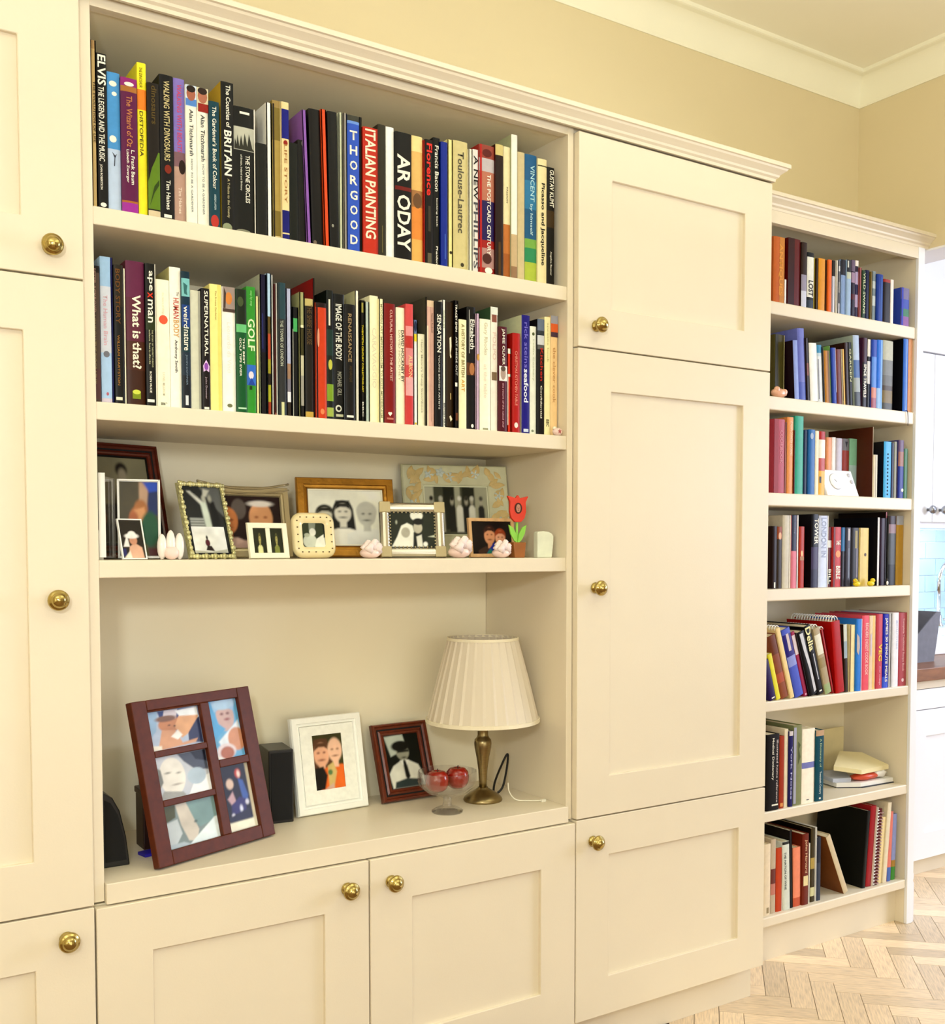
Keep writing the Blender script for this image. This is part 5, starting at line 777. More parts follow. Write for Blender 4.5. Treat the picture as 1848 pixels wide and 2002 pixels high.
{'row': 'r7', 'x': 2.4159, 't': 0.003, 'h': 0.2129, 'y': 0.1668, 'col': 'f8f6f0', 'label': 'thin tall white book, bookcase bottom shelf, right of tall olive book'},
{'row': 'r7', 'x': 2.4213, 't': 0.0179, 'h': 0.1814, 'y': 0.1692, 'col': '283040', 'bands': [(0.4, 1, '404858')], 'label': 'thin dark slate book, bookcase bottom shelf, right of thin tall white book'},
{'row': 'r7', 'x': 2.5373, 't': 0.0215, 'h': 0.1957, 'y': 0.165, 'col': 'd8c8a8', 'lean': -25.0, 'board': '8a5428', 'label': 'thin book with sepia cover leaning far over, bookcase bottom shelf'},
{'row': 'r7', 'x': 2.6216, 't': 0.0144, 'h': 0.2278, 'y': 0.1674, 'col': '14160f', 'lean': 5.0, 'board': '0e100a', 'label': 'large black binder, bookcase bottom shelf, right of far leaning sepia book'},
{'row': 'r7', 'x': 2.6411, 't': 0.0252, 'h': 0.2391, 'y': 0.1698, 'col': 'a82830', 'lean': 5.0, 'label': 'red folder, bookcase bottom shelf, right of large black binder'},
{'row': 'r7', 'x': 2.6667, 't': 0.0057, 'h': 0.2328, 'y': 0.1656, 'col': 'f4ecdc', 'lean': 5.0, 'coil': 'ffffff', 'label': 'white spiral notebook, bookcase bottom shelf, right of red folder'},
{'row': 'r7', 'x': 2.6776, 't': 0.0147, 'h': 0.2269, 'y': 0.168, 'col': '6a1820', 'lean': 5.0, 'coil': 'c0a0a0', 'label': 'maroon spiral notebook, bookcase bottom shelf, right of white spiral notebook'},
{'row': 'r7', 'x': 2.6975, 't': 0.0178, 'h': 0.1981, 'y': 0.1704, 'col': 'f0dca8', 'lean': 5.0, 'label': 'thin straw coloured notebook, bookcase bottom shelf, right of maroon spiral notebook'},
{'row': 'r7', 'x': 2.7156, 't': 0.0177, 'h': 0.2401, 'y': 0.1662, 'col': 'e8dcc0', 'lean': 5.0, 'label': 'tall ivory folder, bookcase bottom shelf, right of straw notebook'},
{'row': 'r7', 'x': 2.7386, 't': 0.017, 'h': 0.2099, 'y': 0.1686, 'col': 'e08878', 'lean': 3.0, 'bands': [(0.8, 1, '5878b8')], 'label': 'salmon and blue thin folder, bookcase bottom shelf, right of ivory folder'},
{'row': 'r7', 'x': 2.761, 't': 0.0202, 'h': 0.1998, 'y': 0.171, 'col': '98a0c8', 'lean': 2.0, 'bands': [(0.7, 0.8, 'b08838'), (0.8, 1, '489038')], 'label': 'lavender folder with green foot, bookcase bottom shelf, right of salmon folder'},
]
# ------------------------------------------------------------------ books
SHELFZ = {'1': S1, '2': S2}
SHELFZ.update({k: zc(v[0]) for k, v in RZ.items()})
GROUPS = {'1': 'books on the wide top shelf', '2': 'books on the wide second shelf'}
GROUPS.update({'r%d' % (i + 1): 'books on the bookcase %s shelf' % n for i, n in enumerate(['top', 'second', 'third', 'fourth', 'fifth', 'sixth', 'bottom'])})

def clip01(pts):
    for ax, lim, sgn in ((0, 0, 1), (0, 1, -1), (1, 0, 1), (1, 1, -1)):
        out = []
        for i in range(len(pts)):
            a, b = pts[i - 1], pts[i]
            ia, ib = sgn * (a[ax] - lim) >= -1e-9, sgn * (b[ax] - lim) >= -1e-9
            if ia != ib:
                t = (lim - a[ax]) / (b[ax] - a[ax])
                out.append((a[0] + t * (b[0] - a[0]), a[1] + t * (b[1] - a[1])))
            if ib: out.append(b)
        pts = out
        if len(pts) < 3: return []
    return pts

def shape_pts(sh):
    k = sh[0]
    if k == 'e':
        _, cx, cy, rx, ry, col = sh
        return [(cx + rx * math.cos(a), cy + ry * math.sin(a)) for a in [2 * math.pi * i / 14 for i in range(14)]], col
    if k == 'r':
        _, cx, cy, ww, hh, col = sh
        return [(cx - ww / 2, cy - hh / 2), (cx + ww / 2, cy - hh / 2), (cx + ww / 2, cy + hh / 2), (cx - ww / 2, cy + hh / 2)], col
    return list(sh[1]), sh[2]

def make_book(d):
    rn = d['row']; zs = SHELFZ[rn]; t, h = d['t'], d['h']
    lean = d.get('lean', 0.0)
    ox = 0.0; px = d['x']
    if lean: t = t * math.cos(R(lean))
    if lean > 0: px = d['x'] + d['t']; ox = -t
    root = tag(empty('book', (px, d['y'], zs)), d['label'], 'book', GROUPS[rn])
    head = d['label'].split(',')[0]
    for kn in ('binder', 'folder', 'notebook', 'magazine', 'booklet'):
        if head.split()[-1] == kn or kn + ' ' in head: root.name = kn; root['category'] = kn
    if lean: root.rotation_euler = (0, R(lean), 0)
    avail = (SB if rn in '12' else 0.384) - d['y'] - 0.006
    dep = min(avail, 0.21, max(0.09, 0.78 * h))
    if lean and abs(lean) > 20: dep = min(dep, 0.15)
    bt = min(0.0022, t * 0.22)
    bulge = 0.0 if t < 0.013 else min(0.0022, t * 0.085)
    hard = t > 0.017
    m = MB()
    # spine strip, split into its printed bands
    cuts = [0.0, 1.0]
    for f0, f1, c in d.get('bands', []): cuts += [f0, f1]
    cuts = sorted(set(cuts))
    prof = [(0, 0.0), (1, 0.0)] if not bulge else [(0, 0.0), (0.08, -bulge * 0.55), (0.3, -bulge * 0.95), (0.7, -bulge * 0.95), (0.92, -bulge * 0.55), (1, 0.0)]
    for c0, c1 in zip(cuts[:-1], cuts[1:]):
        mid = (c0 + c1) / 2; col = d['col']
        for f0, f1, c in d.get('bands', []):
            if f0 <= mid <= f1: col = c
        n = len(m.v)
        for fx, py in prof:
            m.v += [(ox + fx * t, py, h * (1 - c0)), (ox + fx * t, py, h * (1 - c1))]
        for i in range(len(prof) - 1):
            m.face((n + 2 * i + 1, n + 2 * i + 3, n + 2 * i + 2, n + 2 * i), col, 0, bulge > 0)
    top = [(ox + fx * t, py, h) for fx, py in prof] + [(ox + t, 0.0016, h), (ox, 0.0016, h)]
    m.poly(top, d['col'])
    m.poly([(x, y, 0.0) for x, y, z in reversed(top)], d['col'])
    bc = d.get('board', d['col'])
    m.box(ox, ox + bt, 0.0, dep, 0, h, bc)
    m.box(ox + t - bt, ox + t, 0.0, dep, 0, h, d['col'])
    m.build('cover', PRINT, root)
    ins = 0.0028 if hard else 0.0006
    MB().box(ox + bt * 0.9, ox + t - bt * 0.9, 0.0015, dep - 0.002 - ins, ins, h - ins).build('pages', PAPER, root)
    yf = -bulge
    n = 0
    for sh in d.get('pics', []):
        pts, col = shape_pts(sh)
        pts = clip01(pts)
        if not pts: continue
        n += 1
        a = MB(); yy = yf - 0.0002 - 0.00007 * n
        a.poly([(ox + fx * t, yy, h * (1 - fy)) for fx, fy in pts][::-1], col)
        a.build('spine_picture', PRINT, root)
    if d.get('holes'):
        a = MB()
        for i in range(12):
            zz = h * (0.06 + 0.065 * i)
            a.lathe([(0.0, 0.0005), (0.0028, 0.0005), (0.0028, 0.0)], 10, ox + t * 0.5, yf, zz, '0c2438', axis='y')
        a.build('punched_holes', PRINT, root)
    for s, f0, f1, col, hf, xc in d.get('tx', []):
        text(root, s, 0, h * (1 - f0), h * (f1 - f0), t * hf, ox + t * xc, yf - 0.0006, col)
    if d.get('stack'):
        s, f0, f1, col = d['stack']; k = len(s)
        for i, ch in enumerate(s):
            f = f0 + (f1 - f0) * i / k
            text(root, ch, 0, h * (1 - f), t * 0.62, h * (f1 - f0) / k * 0.62, ox + t * 0.48, yf - 0.0006, col, 'title_letter', True)
    if d.get('ring'):
        a = MB(); r0 = max(0.0085, t * 0.40)
        for i in range(int(dep / 0.0095)):
            yy = 0.004 + i * 0.0095
            a.tube([(ox + t / 2 + r0 * math.cos(an), yy, h - 0.004 + r0 * 1.25 * math.sin(an)) for an in [math.pi * (k / 6) for k in range(7)]], 0.0015, 5, 'fffdf6')
        a.build('wire_binding', PRINT, root)
    if d.get('coil'):
        a = MB()
        for i in range(int(h / 0.0095)):
            zz = 0.006 + i * 0.0095
            a.tube([(ox + t / 2 - t * 0.55 * math.cos(an), -0.001 - t * 0.45 * math.sin(an), zz) for an in [math.pi * (k / 5) for k in range(6)]], 0.0016, 5, d['coil'])
        a.build('spiral_binding', PRINT, root)
    return root

for d in BOOKS: make_book(d)
# ------------------------------------------------------------------ picture frames
import numpy as np
def soft_mask(sh, gx, gy, soft, asp):
    """0..1 coverage of a shape on the grid with a soft edge (asp = width / height)"""
    k = sh[0]
    if k == 'e':
        _, cx, cy, rx, ry, col = sh
        d = (1 - np.sqrt(((gx - cx) / rx) ** 2 + ((gy - cy) / ry) ** 2)) * min(rx * asp, ry)
    else:
        pts, col = shape_pts(sh)
        P = [(a_ * asp, b_) for a_, b_ in pts]; X, Y = gx * asp, gy
        dist = np.full(X.shape, 9.0); ins = np.zeros(X.shape, bool)
        for i in range(len(P)):
            (ax, ay), (bx, by) = P[i - 1], P[i]
            ex, ey = bx - ax, by - ay; L2 = ex * ex + ey * ey + 1e-12
            t_ = np.clip(((X - ax) * ex + (Y - ay) * ey) / L2, 0, 1)
            dist = np.minimum(dist, np.hypot(X - ax - t_ * ex, Y - ay - t_ * ey))
            if abs(ey) > 1e-9:
                c_ = ((ay > Y) != (by > Y)) & (X < ex * (Y - ay) / ey + ax)
                ins ^= c_
        d = np.where(ins, dist, -dist)
    t_ = np.clip(d / soft * 0.5 + 0.5, 0, 1)
    return t_ * t_ * (3 - 2 * t_), col

PSEED = [5]
def photo_mesh(parent, x0, z0, pw, ph, y, bg, shapes, name='photograph'):
    """a print as a fine grid of coloured vertices: shapes with soft photographic edges"""
    step = max(0.0011, max(pw, ph) / 64)
    nx, ny = max(8, int(pw / step)), max(8, int(ph / step))
    gx, gy = np.meshgrid(np.linspace(0, 1, nx + 1), np.linspace(0, 1, ny + 1))
    img = np.empty(gx.shape + (3,)); img[:] = ink(bg)
    for sh in shapes:
        m_, col = soft_mask(sh, gx, gy, 0.022, pw / ph)
        img = img * (1 - m_[..., None]) + np.array(ink(col)) * m_[..., None]
    PSEED[0] += 1
    rng = np.random.RandomState(PSEED[0])
    var = np.zeros(gx.shape)
    for f_ in (2, 4, 8):
        g_ = rng.rand(f_ + 2, f_ + 2)
        fx, fy = gx * f_, gy * f_
        ix, iy = fx.astype(int), fy.astype(int); u, v = fx - ix, fy - iy
        u = u * u * (3 - 2 * u); v = v * v * (3 - 2 * v)
        var += (g_[iy, ix] * (1 - u) * (1 - v) + g_[iy, ix + 1] * u * (1 - v) + g_[iy + 1, ix] * (1 - u) * v + g_[iy + 1, ix + 1] * u * v - 0.5) / f_ ** 0.5
    img = np.clip(img * (1 + 0.30 * var[..., None]), 0, 1)
    me = bpy.data.meshes.new(name)
    V = [(x0 + a_ * pw, y, z0 + b_ * ph) for a_, b_ in zip(gx.ravel().tolist(), gy.ravel().tolist())]
    F = [(j * (nx + 1) + i, j * (nx + 1) + i + 1, (j + 1) * (nx + 1) + i + 1, (j + 1) * (nx + 1) + i) for j in range(ny) for i in range(nx)]
    me.from_pydata(V, [], F); me.materials.append(GLOSSP)
    ca = me.color_attributes.new('Col', 'FLOAT_COLOR', 'POINT')
    ca.data.foreach_set('color', np.concatenate([img.reshape(-1, 3), np.ones((len(V), 1))], 1).astype(np.float32).ravel())
    me.update()
    o = bpy.data.objects.new(name, me); COL.objects.link(o); o.parent = parent
    return o

def face(cx, cy, r, asp, skin, hair, cloth=None, long=False, bald=False, dark='5a3a30', tilt=0):
    """a head with hair, features and shoulders, in photo fractions (y up)"""
    rx = 0.76 * r * asp
    S = []
    if cloth: S.append(('p', [(cx - 2.4 * rx, cy - 4 * r), (cx - 2.2 * rx, cy - 1.75 * r), (cx - 0.9 * rx, cy - 1.3 * r), (cx + 0.9 * rx, cy - 1.3 * r), (cx + 2.2 * rx, cy - 1.75 * r), (cx + 2.4 * rx, cy - 4 * r)], cloth))
    if long: S.append(('p', [(cx - 1.25 * rx, cy + 0.3 * r), (cx - 0.8 * rx, cy + 1.15 * r), (cx + 0.8 * rx, cy + 1.15 * r), (cx + 1.25 * rx, cy + 0.3 * r), (cx + 1.5 * rx, cy - 1.8 * r), (cx + 0.7 * rx, cy - 1.6 * r), (cx - 0.7 * rx, cy - 1.6 * r), (cx - 1.5 * rx, cy - 1.8 * r)], hair))
    S.append(('r', cx, cy - 1.15 * r, 0.8 * rx, 0.7 * r, skin))
    if not bald: S.append(('e', cx, cy + 0.28 * r, 1.12 * rx, 0.88 * r, hair))
    S.append(('e', cx, cy - (0 if bald else 0.1) * r, rx, (1.05 if bald else 0.95) * r, skin))
    if not bald: S.append(('p', [(cx - 0.95 * rx, cy + 0.25 * r), (cx - 0.7 * rx, cy + 0.85 * r), (cx + 0.7 * rx, cy + 0.85 * r), (cx + 0.95 * rx, cy + 0.25 * r), (cx + 0.4 * rx, cy + 0.5 * r), (cx - 0.3 * rx, cy + 0.52 * r)], hair))
    for s in (-1, 1):
        S.append(('e', cx + s * 0.38 * rx, cy + 0.06 * r, 0.15 * rx, 0.075 * r, dark))
    S.append(('p', [(cx - 0.08 * rx, cy), (cx + 0.08 * rx, cy), (cx + 0.16 * rx, cy - 0.3 * r), (cx - 0.16 * rx, cy - 0.3 * r)], dark if r > 0.3 else skin))
    S.append(('e', cx, cy - 0.52 * r, 0.34 * rx, 0.075 * r, dark))
    return S

P_FLAT = [(0, 0.003), (0.06, 0.0), (0.94, 0.0), (1.0, 0.002)]
P_OGEE = [(0, 0.004), (0.08, 0.0), (0.2, 0.0), (0.28, 0.004), (0.5, 0.007), (0.72, 0.004), (0.8, 0.001), (0.92, 0.002), (1.0, 0.006)]
P_ROUND = [(0, 0.010), (0.1, 0.004), (0.28, 0.0005), (0.5, -0.001), (0.72, 0.0005), (0.9, 0.004), (1.0, 0.008)]
P_STEP = [(0, 0.004), (0.1, 0.0), (0.62, 0.0), (0.66, 0.003), (0.85, 0.004), (0.9, 0.002), (1.0, 0.006)]

def frame_rails(root, x0, z0, w, h, bw, prof, th, yin, material, name='frame_rail'):
    def ring(d): return [(x0 + d, z0 + d), (x0 + w - d, z0 + d), (x0 + w - d, z0 + h - d), (x0 + d, z0 + h - d)]
    pr = [(0.0, th)] + [(f * bw, y) for f, y in prof] + [(bw, yin)]
    for s in range(4):
        m = MB(); s2 = (s + 1) % 4
        for d, y in pr:
            a, b = ring(d)[s], ring(d)[s2]
            m.v += [(a[0], y, a[1]), (b[0], y, b[1])]
        for i in range(len(pr) - 1):
            m.face((2 * i, 2 * i + 1, 2 * i + 3, 2 * i + 2))
        o = m.build(name, material, root)

def make_frame(name, label, X, y, z, yaw_, lean, w, h, bw, prof, material, bg, shapes, th=0.012, mount=None, strut=True, inset=None, pname='photograph'):
    a = R(lean)
    root = tag(empty(name, (X, y, z + th * math.sin(a) + 0.0004), (-a, 0, R(yaw_))), label, 'photo frame', 'photo frames')
    yin = min(0.0055, th * 0.45)
    frame_rails(root, 0, 0, w, h, bw, prof, th, yin, material)
    px, pz, pw, ph = bw, bw, w - 2 * bw, h - 2 * bw
    if mount:
        ml, mr, mb_, mt, mc = mount
        mm = MB(); A = (px, pz, px + pw, pz + ph); B = (px + ml, pz + mb_, px + pw - mr, pz + ph - mt)
        for q in (((A[0], A[1]), (A[2], A[1]), (B[2], B[1]), (B[0], B[1])), ((A[2], A[1]), (A[2], A[3]), (B[2], B[3]), (B[2], B[1])),
                  ((A[2], A[3]), (A[0], A[3]), (B[0], B[3]), (B[2], B[3])), ((A[0], A[3]), (A[0], A[1]), (B[0], B[1]), (B[0], B[3]))):
            mm.poly([(x_, yin - 0.0008, z_) for x_, z_ in q], mc)
        mm.build('mount', PRINT, root)
        px, pz, pw, ph = B[0], B[1], B[2] - B[0], B[3] - B[1]
    if bg: photo_mesh(root, px, pz, pw, ph, yin - 0.0002, bg, shapes, pname)
    MB().box(0.0008, w - 0.0008, yin + 0.0006, th - 0.0002, 0.0008, h - 0.0008).build('backing_board', BLACKC, root)
    if strut:
        L = h * 0.72; hz = h * 0.66
        # strut hinged on the back, foot on the shelf
        foot = 0.30 * hz
        m = MB()
        ww = min(0.03, w * 0.3)
        P0 = Vector((0, th, hz)); 
        # where the line meets the ground plane (world z = 0): z*cos(a) - y*sin(a) = 0 in local terms
        yb = th + hz * 0.42
        zb = (yb - th) * math.tan(a) + 0.0
        zb = zb + 0.001
        m.prism([(th, hz), (th + 0.002, hz), (yb + 0.002, zb), (yb, zb)], 'x', w / 2 - ww / 2, w / 2 + ww / 2)
        m.build('easel_strut', BLACKC, root)
    return root

MAHOG = mat('mahogany_wood', '5a1f10', 0.22, noise=0.25, nscale=14, stretch=(1, 1, 6), coat=0.3)
WALNUT = mat('reddish_brown_wood', '64260f', 0.28, noise=0.22, nscale=18, stretch=(5, 1, 5), coat=0.25)
REDW = mat('dark_red_wood', '55220a', 0.45, noise=0.16, nscale=16, stretch=(4, 1, 4), spec=0.25)
GOLD = mat('aged_gold_leaf', 'b07c28', 0.38, 0.75, noise=0.22, nscale=30, bump=0.3, bscale=160)
SILV = mat('polished_silver', 'd9d4c4', 0.2, 0.85, noise=0.05)
CHAMP = mat('champagne_metal', 'b9ab84', 0.3, 0.6, noise=0.08, nscale=20)
BEADED = mat('gilt_beadwork', 'd6cf94', 0.35, 0.45, noise=0.25, nscale=140)
IVORY = mat('ivory_painted_wood', 'f0e9cc', 0.55, noise=0.04, nscale=30, bump=0.1)
WHITEF = mat('white_painted_carved_wood', 'fdfdf4', 0.5, noise=0.02, nscale=40, bump=0.3, bscale=90)
BAMBOO = mat('cream_ceramic_glaze', 'ecd9a4', 0.3, noise=0.06, nscale=16, coat=0.3)
FLORALM = mat('sage_cream_plaster', 'd6d4ae', 0.6, noise=0.10, nscale=26, bump=0.5, bscale=60)
PALEW = mat('pale_wood', 'd8ac78', 0.5, noise=0.14, nscale=14, stretch=(6, 1, 1))
CERAM = mat('white_ceramic', 'f4eae0', 0.25, noise=0.04, nscale=30, coat=0.4)
PINKC = mat('blush_ceramic', 'f0d2c6', 0.3, noise=0.10, nscale=26, coat=0.3)
PINKR = mat('pink_white_ceramic', 'f4e0d8', 0.35, noise=0.06, nscale=50)

# --- frames on the third shelf
fr = make_frame('photo_frame', 'large dark mahogany frame with portrait at the shelf left end', 0.4702, 0.2, S3, 14, 14, 0.165, 0.222, 0.024, P_OGEE, MAHOG, '8a8468',
    [('p', [(0.0, 0), (1, 0), (1, .42), (.75, .48), (.55, .4), (0, .35)], '3a3420'), ('e', .52, .86, .11, .085, '241c12'), ('e', .53, .80, .075, .075, '9a9078'), ('p', [(.3, .45), (.42, .66), (.52, .7), (.66, .66), (.8, .5), (.8, .3), (.3, .3)], '3c3826'), ('p', [(.46, .68), (.6, .68), (.54, .55)], 'b0a890'), ('r', .5, .3, 1, .3, '1c1810')], mount=(0.004, 0.004, 0.004, 0.004, '141008'))
# hinged clear acrylic frame: pane with the man in green, second pane edge-on
t = tag(empty('acrylic_frame', (0.4905, 0.098, S3 + 0.0025), (R(-2), 0, R(-10))), 'clear acrylic hinged frame with man in green shirt', 'photo frame', 'photo frames')
def clear_glass(name, tint):
    m_ = bpy.data.materials.new(name); m_.use_nodes = True; nt_ = m_.node_tree; nt_.nodes.clear()
    out = nt_.nodes.new('ShaderNodeOutputMaterial'); mx = nt_.nodes.new('ShaderNodeMixShader')
    tr = nt_.nodes.new('ShaderNodeBsdfTransparent'); gl = nt_.nodes.new('ShaderNodeBsdfGlossy'); fr_ = nt_.nodes.new('ShaderNodeLayerWeight')
    tr.inputs[0].default_value = (*tint, 1); gl.inputs['Roughness'].default_value = 0.03; fr_.inputs[0].default_value = 0.22
    sm_ = nt_.nodes.new('ShaderNodeMath'); sm_.operation = 'MULTIPLY_ADD'; sm_.inputs[1].default_value = 0.55; sm_.inputs[2].default_value = 0.05
    nt_.links.new(fr_.outputs['Facing'], sm_.inputs[0]); nt_.links.new(sm_.outputs[0], mx.inputs[0]); nt_.links.new(tr.outputs[0], mx.inputs[1]); nt_.links.new(gl.outputs[0], mx.inputs[2]); nt_.links.new(mx.outputs[0], out.inputs[0])
    return m_
ACR = clear_glass('clear_acrylic', (0.95, 0.95, 0.97))
EDGE = mat('white_edge_and_glow', 'f2f0e6', 0.35, noise=0.03)
aw, ah = 0.0715, 0.1375
photo_mesh(t, 0.004, 0.004, aw - 0.008, ah - 0.008, 0.0, '4c4a30', [('p', [(.5, 1), (.78, 1), (.72, .6), (.6, .5), (.5, .62)], 'b89a80'), ('p', [(.78, 1), (1, 1), (1, .55), (.7, .55)], '143068'), ('p', [(.6, 1), (1, 1), (1, .88), (.78, .86)], '2050b8'), ('r', .25, .75, .5, .5, '544c34'), ('e', .55, .62, .18, .14, 'a8703c'), ('e', .42, .52, .16, .13, 'b87848'), ('p', [(.38, .62), (.64, .66), (.72, .5), (.6, .3), (.4, .38)], 'd09a6a'), ('e', .36, .5, .12, .1, 'b06a40'), ('e', .78, .36, .24, .24, '145a38'), ('p', [(.45, .12), (1, .1), (1, 0), (.4, 0)], '5a1c10'), ('p', [(.1, 0), (.75, 0), (.7, .14), (.4, .3)], '6a6a38')] )
MB().box(0, aw, 0.0006, 0.004, 0, ah).build('backing', EDGE, t)
for (a_, b_, c_, d_) in ((0, aw, 0, 0.0025), (0, aw, ah - 0.0025, ah), (0, 0.0028, 0, ah), (aw - 0.0028, aw, 0, ah)):
    MB().box(a_, b_, -0.004, 0.001, c_, d_).build('edge_strip', EDGE, t)
p2 = MB().box(-0.0, 0.003, -0.055, 0.0, 0.0, ah).build('clear_pane', ACR, t); p2.location = (-0.0065, -0.002, 0); p2.rotation_euler = (0, 0, R(-24))
MB().box(-0.034, -0.0235, -0.0615, -0.0565, -0.0, ah + 0.004).build('edge_glow_strip', EDGE, t)  # white colour paints in the light glowing along the acrylic edge
make_frame('photo_frame', 'small thin-edged frame with woman in white hat', 0.4845, 0.042, S3, 16, 15, 0.0465, 0.0715, 0.0022, P_FLAT, EDGE, '2c2414',
    [('p', [(.25, 0), (.95, 0), (.9, .28), (.6, .4), (.35, .3)], 'e0b498'), ('e', .55, .47, .17, .12, 'd8a080'), ('e', .5, .58, .3, .07, 'f4f0e8'), ('e', .52, .63, .17, .08, 'f8f4ec'), ('p', [(.08, .3), (.3, .62), (.35, .3)], 'f0e8e0'), ('r', .1, .15, .15, .2, '303068'), ('p', [(.05, 0), (.4, 0), (.35, .2), (.2, .1)], 'e8dcc8')], th=0.004)
t = tag(MB().box(0, 0.0165, 0, 0.02, 0, 0.05).build('white_box', mat('white_card', 'ece8da', 0.6, noise=0.03), None, 0.001), 'small white upright box at the shelf left end', 'box')
t.location = (0.4405, 0.06, S3)
# gilt beaded frame with two photographs
g = make_frame('photo_frame', 'gilt beaded frame with wedding photo and white beach photo', 0.6205, 0.10, S3, 17, 16, 0.099, 0.1445, 0.007, P_ROUND, BEADED, '2a2c2a',
    [('p', [(.45, 1), (1, 1), (1, .55), (.7, .75)], '6a6c68'), ('p', [(.12, .93), (.2, .93), (.52, .76), (.48, .7)], 'd8d8cc'), ('p', [(.55, .97), (.7, .95), (.6, .86), (.5, .84)], 'c8c8b8'), ('p', [(.42, .76), (.56, .8), (.6, .6), (.62, .38), (.46, .38), (.44, .55)], 'd4dccc'), ('p', [(.66, .8), (.78, .78), (.86, .5), (.8, .3), (.64, .38)], '101210'), ('e', .52, .82, .05, .05, 'b8b8a8'), ('e', .68, .83, .045, .05, 'a8a898')] + [('r', .26, .36 + .04 * i, .34, .016, 'd0d4cc') for i in range(5)], th=0.008)
photo_mesh(g, 0.012, 0.010, 0.072, 0.050, 0.0022, 'f6f6f2', [('e', .42, .38, .07, .14, '6a2c3c'), ('e', .42, .58, .03, .08, '2c2420'), ('p', [(.34, .1), (.6, .06), (.52, .26), (.4, .28)], '3c2c2c'), ('p', [(0, .1), (.5, .04), (1, .14), (1, 0), (0, 0)], 'c8c8b8')], 'beach_photograph')
m = MB(); random.seed(3)
for i in range(60):
    p = i / 60 * 4; s = int(p); f = p - s
    X_, Z_ = [(f * .099, 0), (.099, f * .1445), ((1 - f) * .099, .1445), (0, (1 - f) * .1445)][s]
    q = 0.0034 + 0.0012 * (i % 3)
    m.blob((X_ + (0.003 if s == 3 else -0.003 if s == 1 else 0), 0.001, Z_ + (0.003 if s == 0 else -0.003 if s == 2 else 0)), (q, q * .8, q), 7, 5)
m.build('bead_border', BEADED, g)
# champagne metal frame with swagged top
g = make_frame('photo_frame', 'champagne metal frame with two smiling faces, swagged top', 0.6685, 0.185, S3, 6, 9, 0.196, 0.142, 0.020, P_STEP, CHAMP, '2c0c06',
    [('e', .42, .75, .1, .2, '6a6058')] + face(.26, .52, .25, .72, 'd08850', '2c1008', 'd8b8a8', bald=True, dark='8a4828') + face(.72, .58, .30, .72, 'e0a878', 'e8dcd0', 'c8a898', bald=True, dark='a86840') + [('e', .72, .86, .17, .06, 'e8e0d4')])
m = MB()
m.tube([(0.196 * u, -0.002, 0.148 - 0.012 * math.sin(math.pi * u)) for u in [i / 14 for i in range(15)]], 0.0022, 6)
m.tube([(0.196 * u, -0.002, 0.136 - 0.009 * math.sin(math.pi * u)) for u in [i / 14 for i in range(15)]], 0.0014, 6)
m.build('swag', CHAMP, g)
# small double frame
g = make_frame('photo_frame', 'small ivory frame with two green portraits side by side', 0.7185, 0.066, S3, 5, 12, 0.0805, 0.0675, 0.0105, P_FLAT, IVORY, None, [], th=0.006)
for i, x_ in enumerate((0.0105, 0.0445)):
    photo_mesh(g, x_, 0.0105, 0.0255, 0.0465, 0.0021, '2c3018', face(.5, .58, .2, .55, 'b0a868', '303818' if i else '504c20', 'd8d8a0' if i == 0 else '8a9048', dark='606030'))
MB().box(0.036, 0.0445, 0.0004, 0.0030, 0.0105, 0.057).build('frame_bar', IVORY, g)
# rounded ceramic frame
t = tag(empty('photo_frame', (0.8150, 0.088, S3 + 0.0032), (R(-11), 0, R(-3))), 'rounded square cream ceramic frame with brown flecks', 'photo frame', 'photo frames')
def rsq(w_, h_, r_, n_=6):
    o_ = []
    for cx_, cy_, a0 in ((w_ - r_, h_ - r_, 0), (r_, h_ - r_, 90), (r_, r_, 180), (w_ - r_, r_, 270)):
        for i in range(n_ + 1):
            a_ = R(a0 + 90 * i / n_); o_.append((cx_ + r_ * math.cos(a_), cy_ + r_ * math.sin(a_)))
    return o_
fw = 0.0865; fh = 0.088
m = MB(); rings = []
for ins, y_, r_ in ((0, .011, .020), (0, .006, .020), (.003, .002, .018), (.010, 0, .014), (.016, .002, .009), (.021, .006, .005)):
    rings.append([(ins + x_, y_, ins + z_) for x_, z_ in rsq(fw - 2 * ins, fh - 2 * ins, r_)])
k = len(rings[0])
for rg in rings: m.v += rg
for i in range(len(rings) - 1):
    for j in range(k):
        j2 = (j + 1) % k
        m.face((i * k + j, (i + 1) * k + j, (i + 1) * k + j2, i * k + j2), 'ffffff', 0, True)
m.build('frame_body', BAMBOO, t)
photo_mesh(t, 0.020, 0.020, fw - 0.04, fh - 0.04, 0.0055, '384028', [('p', [(.3, 1), (.6, 1), (.55, .7), (.3, .6)], '8a9080'), ('e', .32, .25, .3, .28, 'c8ccbc'), ('p', [(.5, 0), (.62, .35), (.95, .55), (1, 0)], 'e4e4d8'), ('e', .45, .62, .14, .16, 'd4d4c8'), ('e', .2, .5, .12, .08, 'b0b4a0'), ('p', [(.9, 1), (1, 1), (1, .4), (.93, .4)], '181c10')])
m = MB()
for i in range(20):
    a_ = 2 * math.pi * i / 20
    cx_, cz_ = fw / 2 + max(-.034, min(.034, .046 * math.cos(a_))), fh / 2 + max(-.034, min(.034, .046 * math.sin(a_)))
    m.box(cx_ - .0016, cx_ + .0012, 0.0, 0.0006, cz_ - .0009, cz_ + .0011, '5a4018')
o = m.build('flecks', PRINT, t); o.location = (0, -0.0004, 0)
MB().box(0.012, fw - 0.012, 0.008, 0.011, 0.012, fh - 0.012).build('backing_board', BLACKC, t)
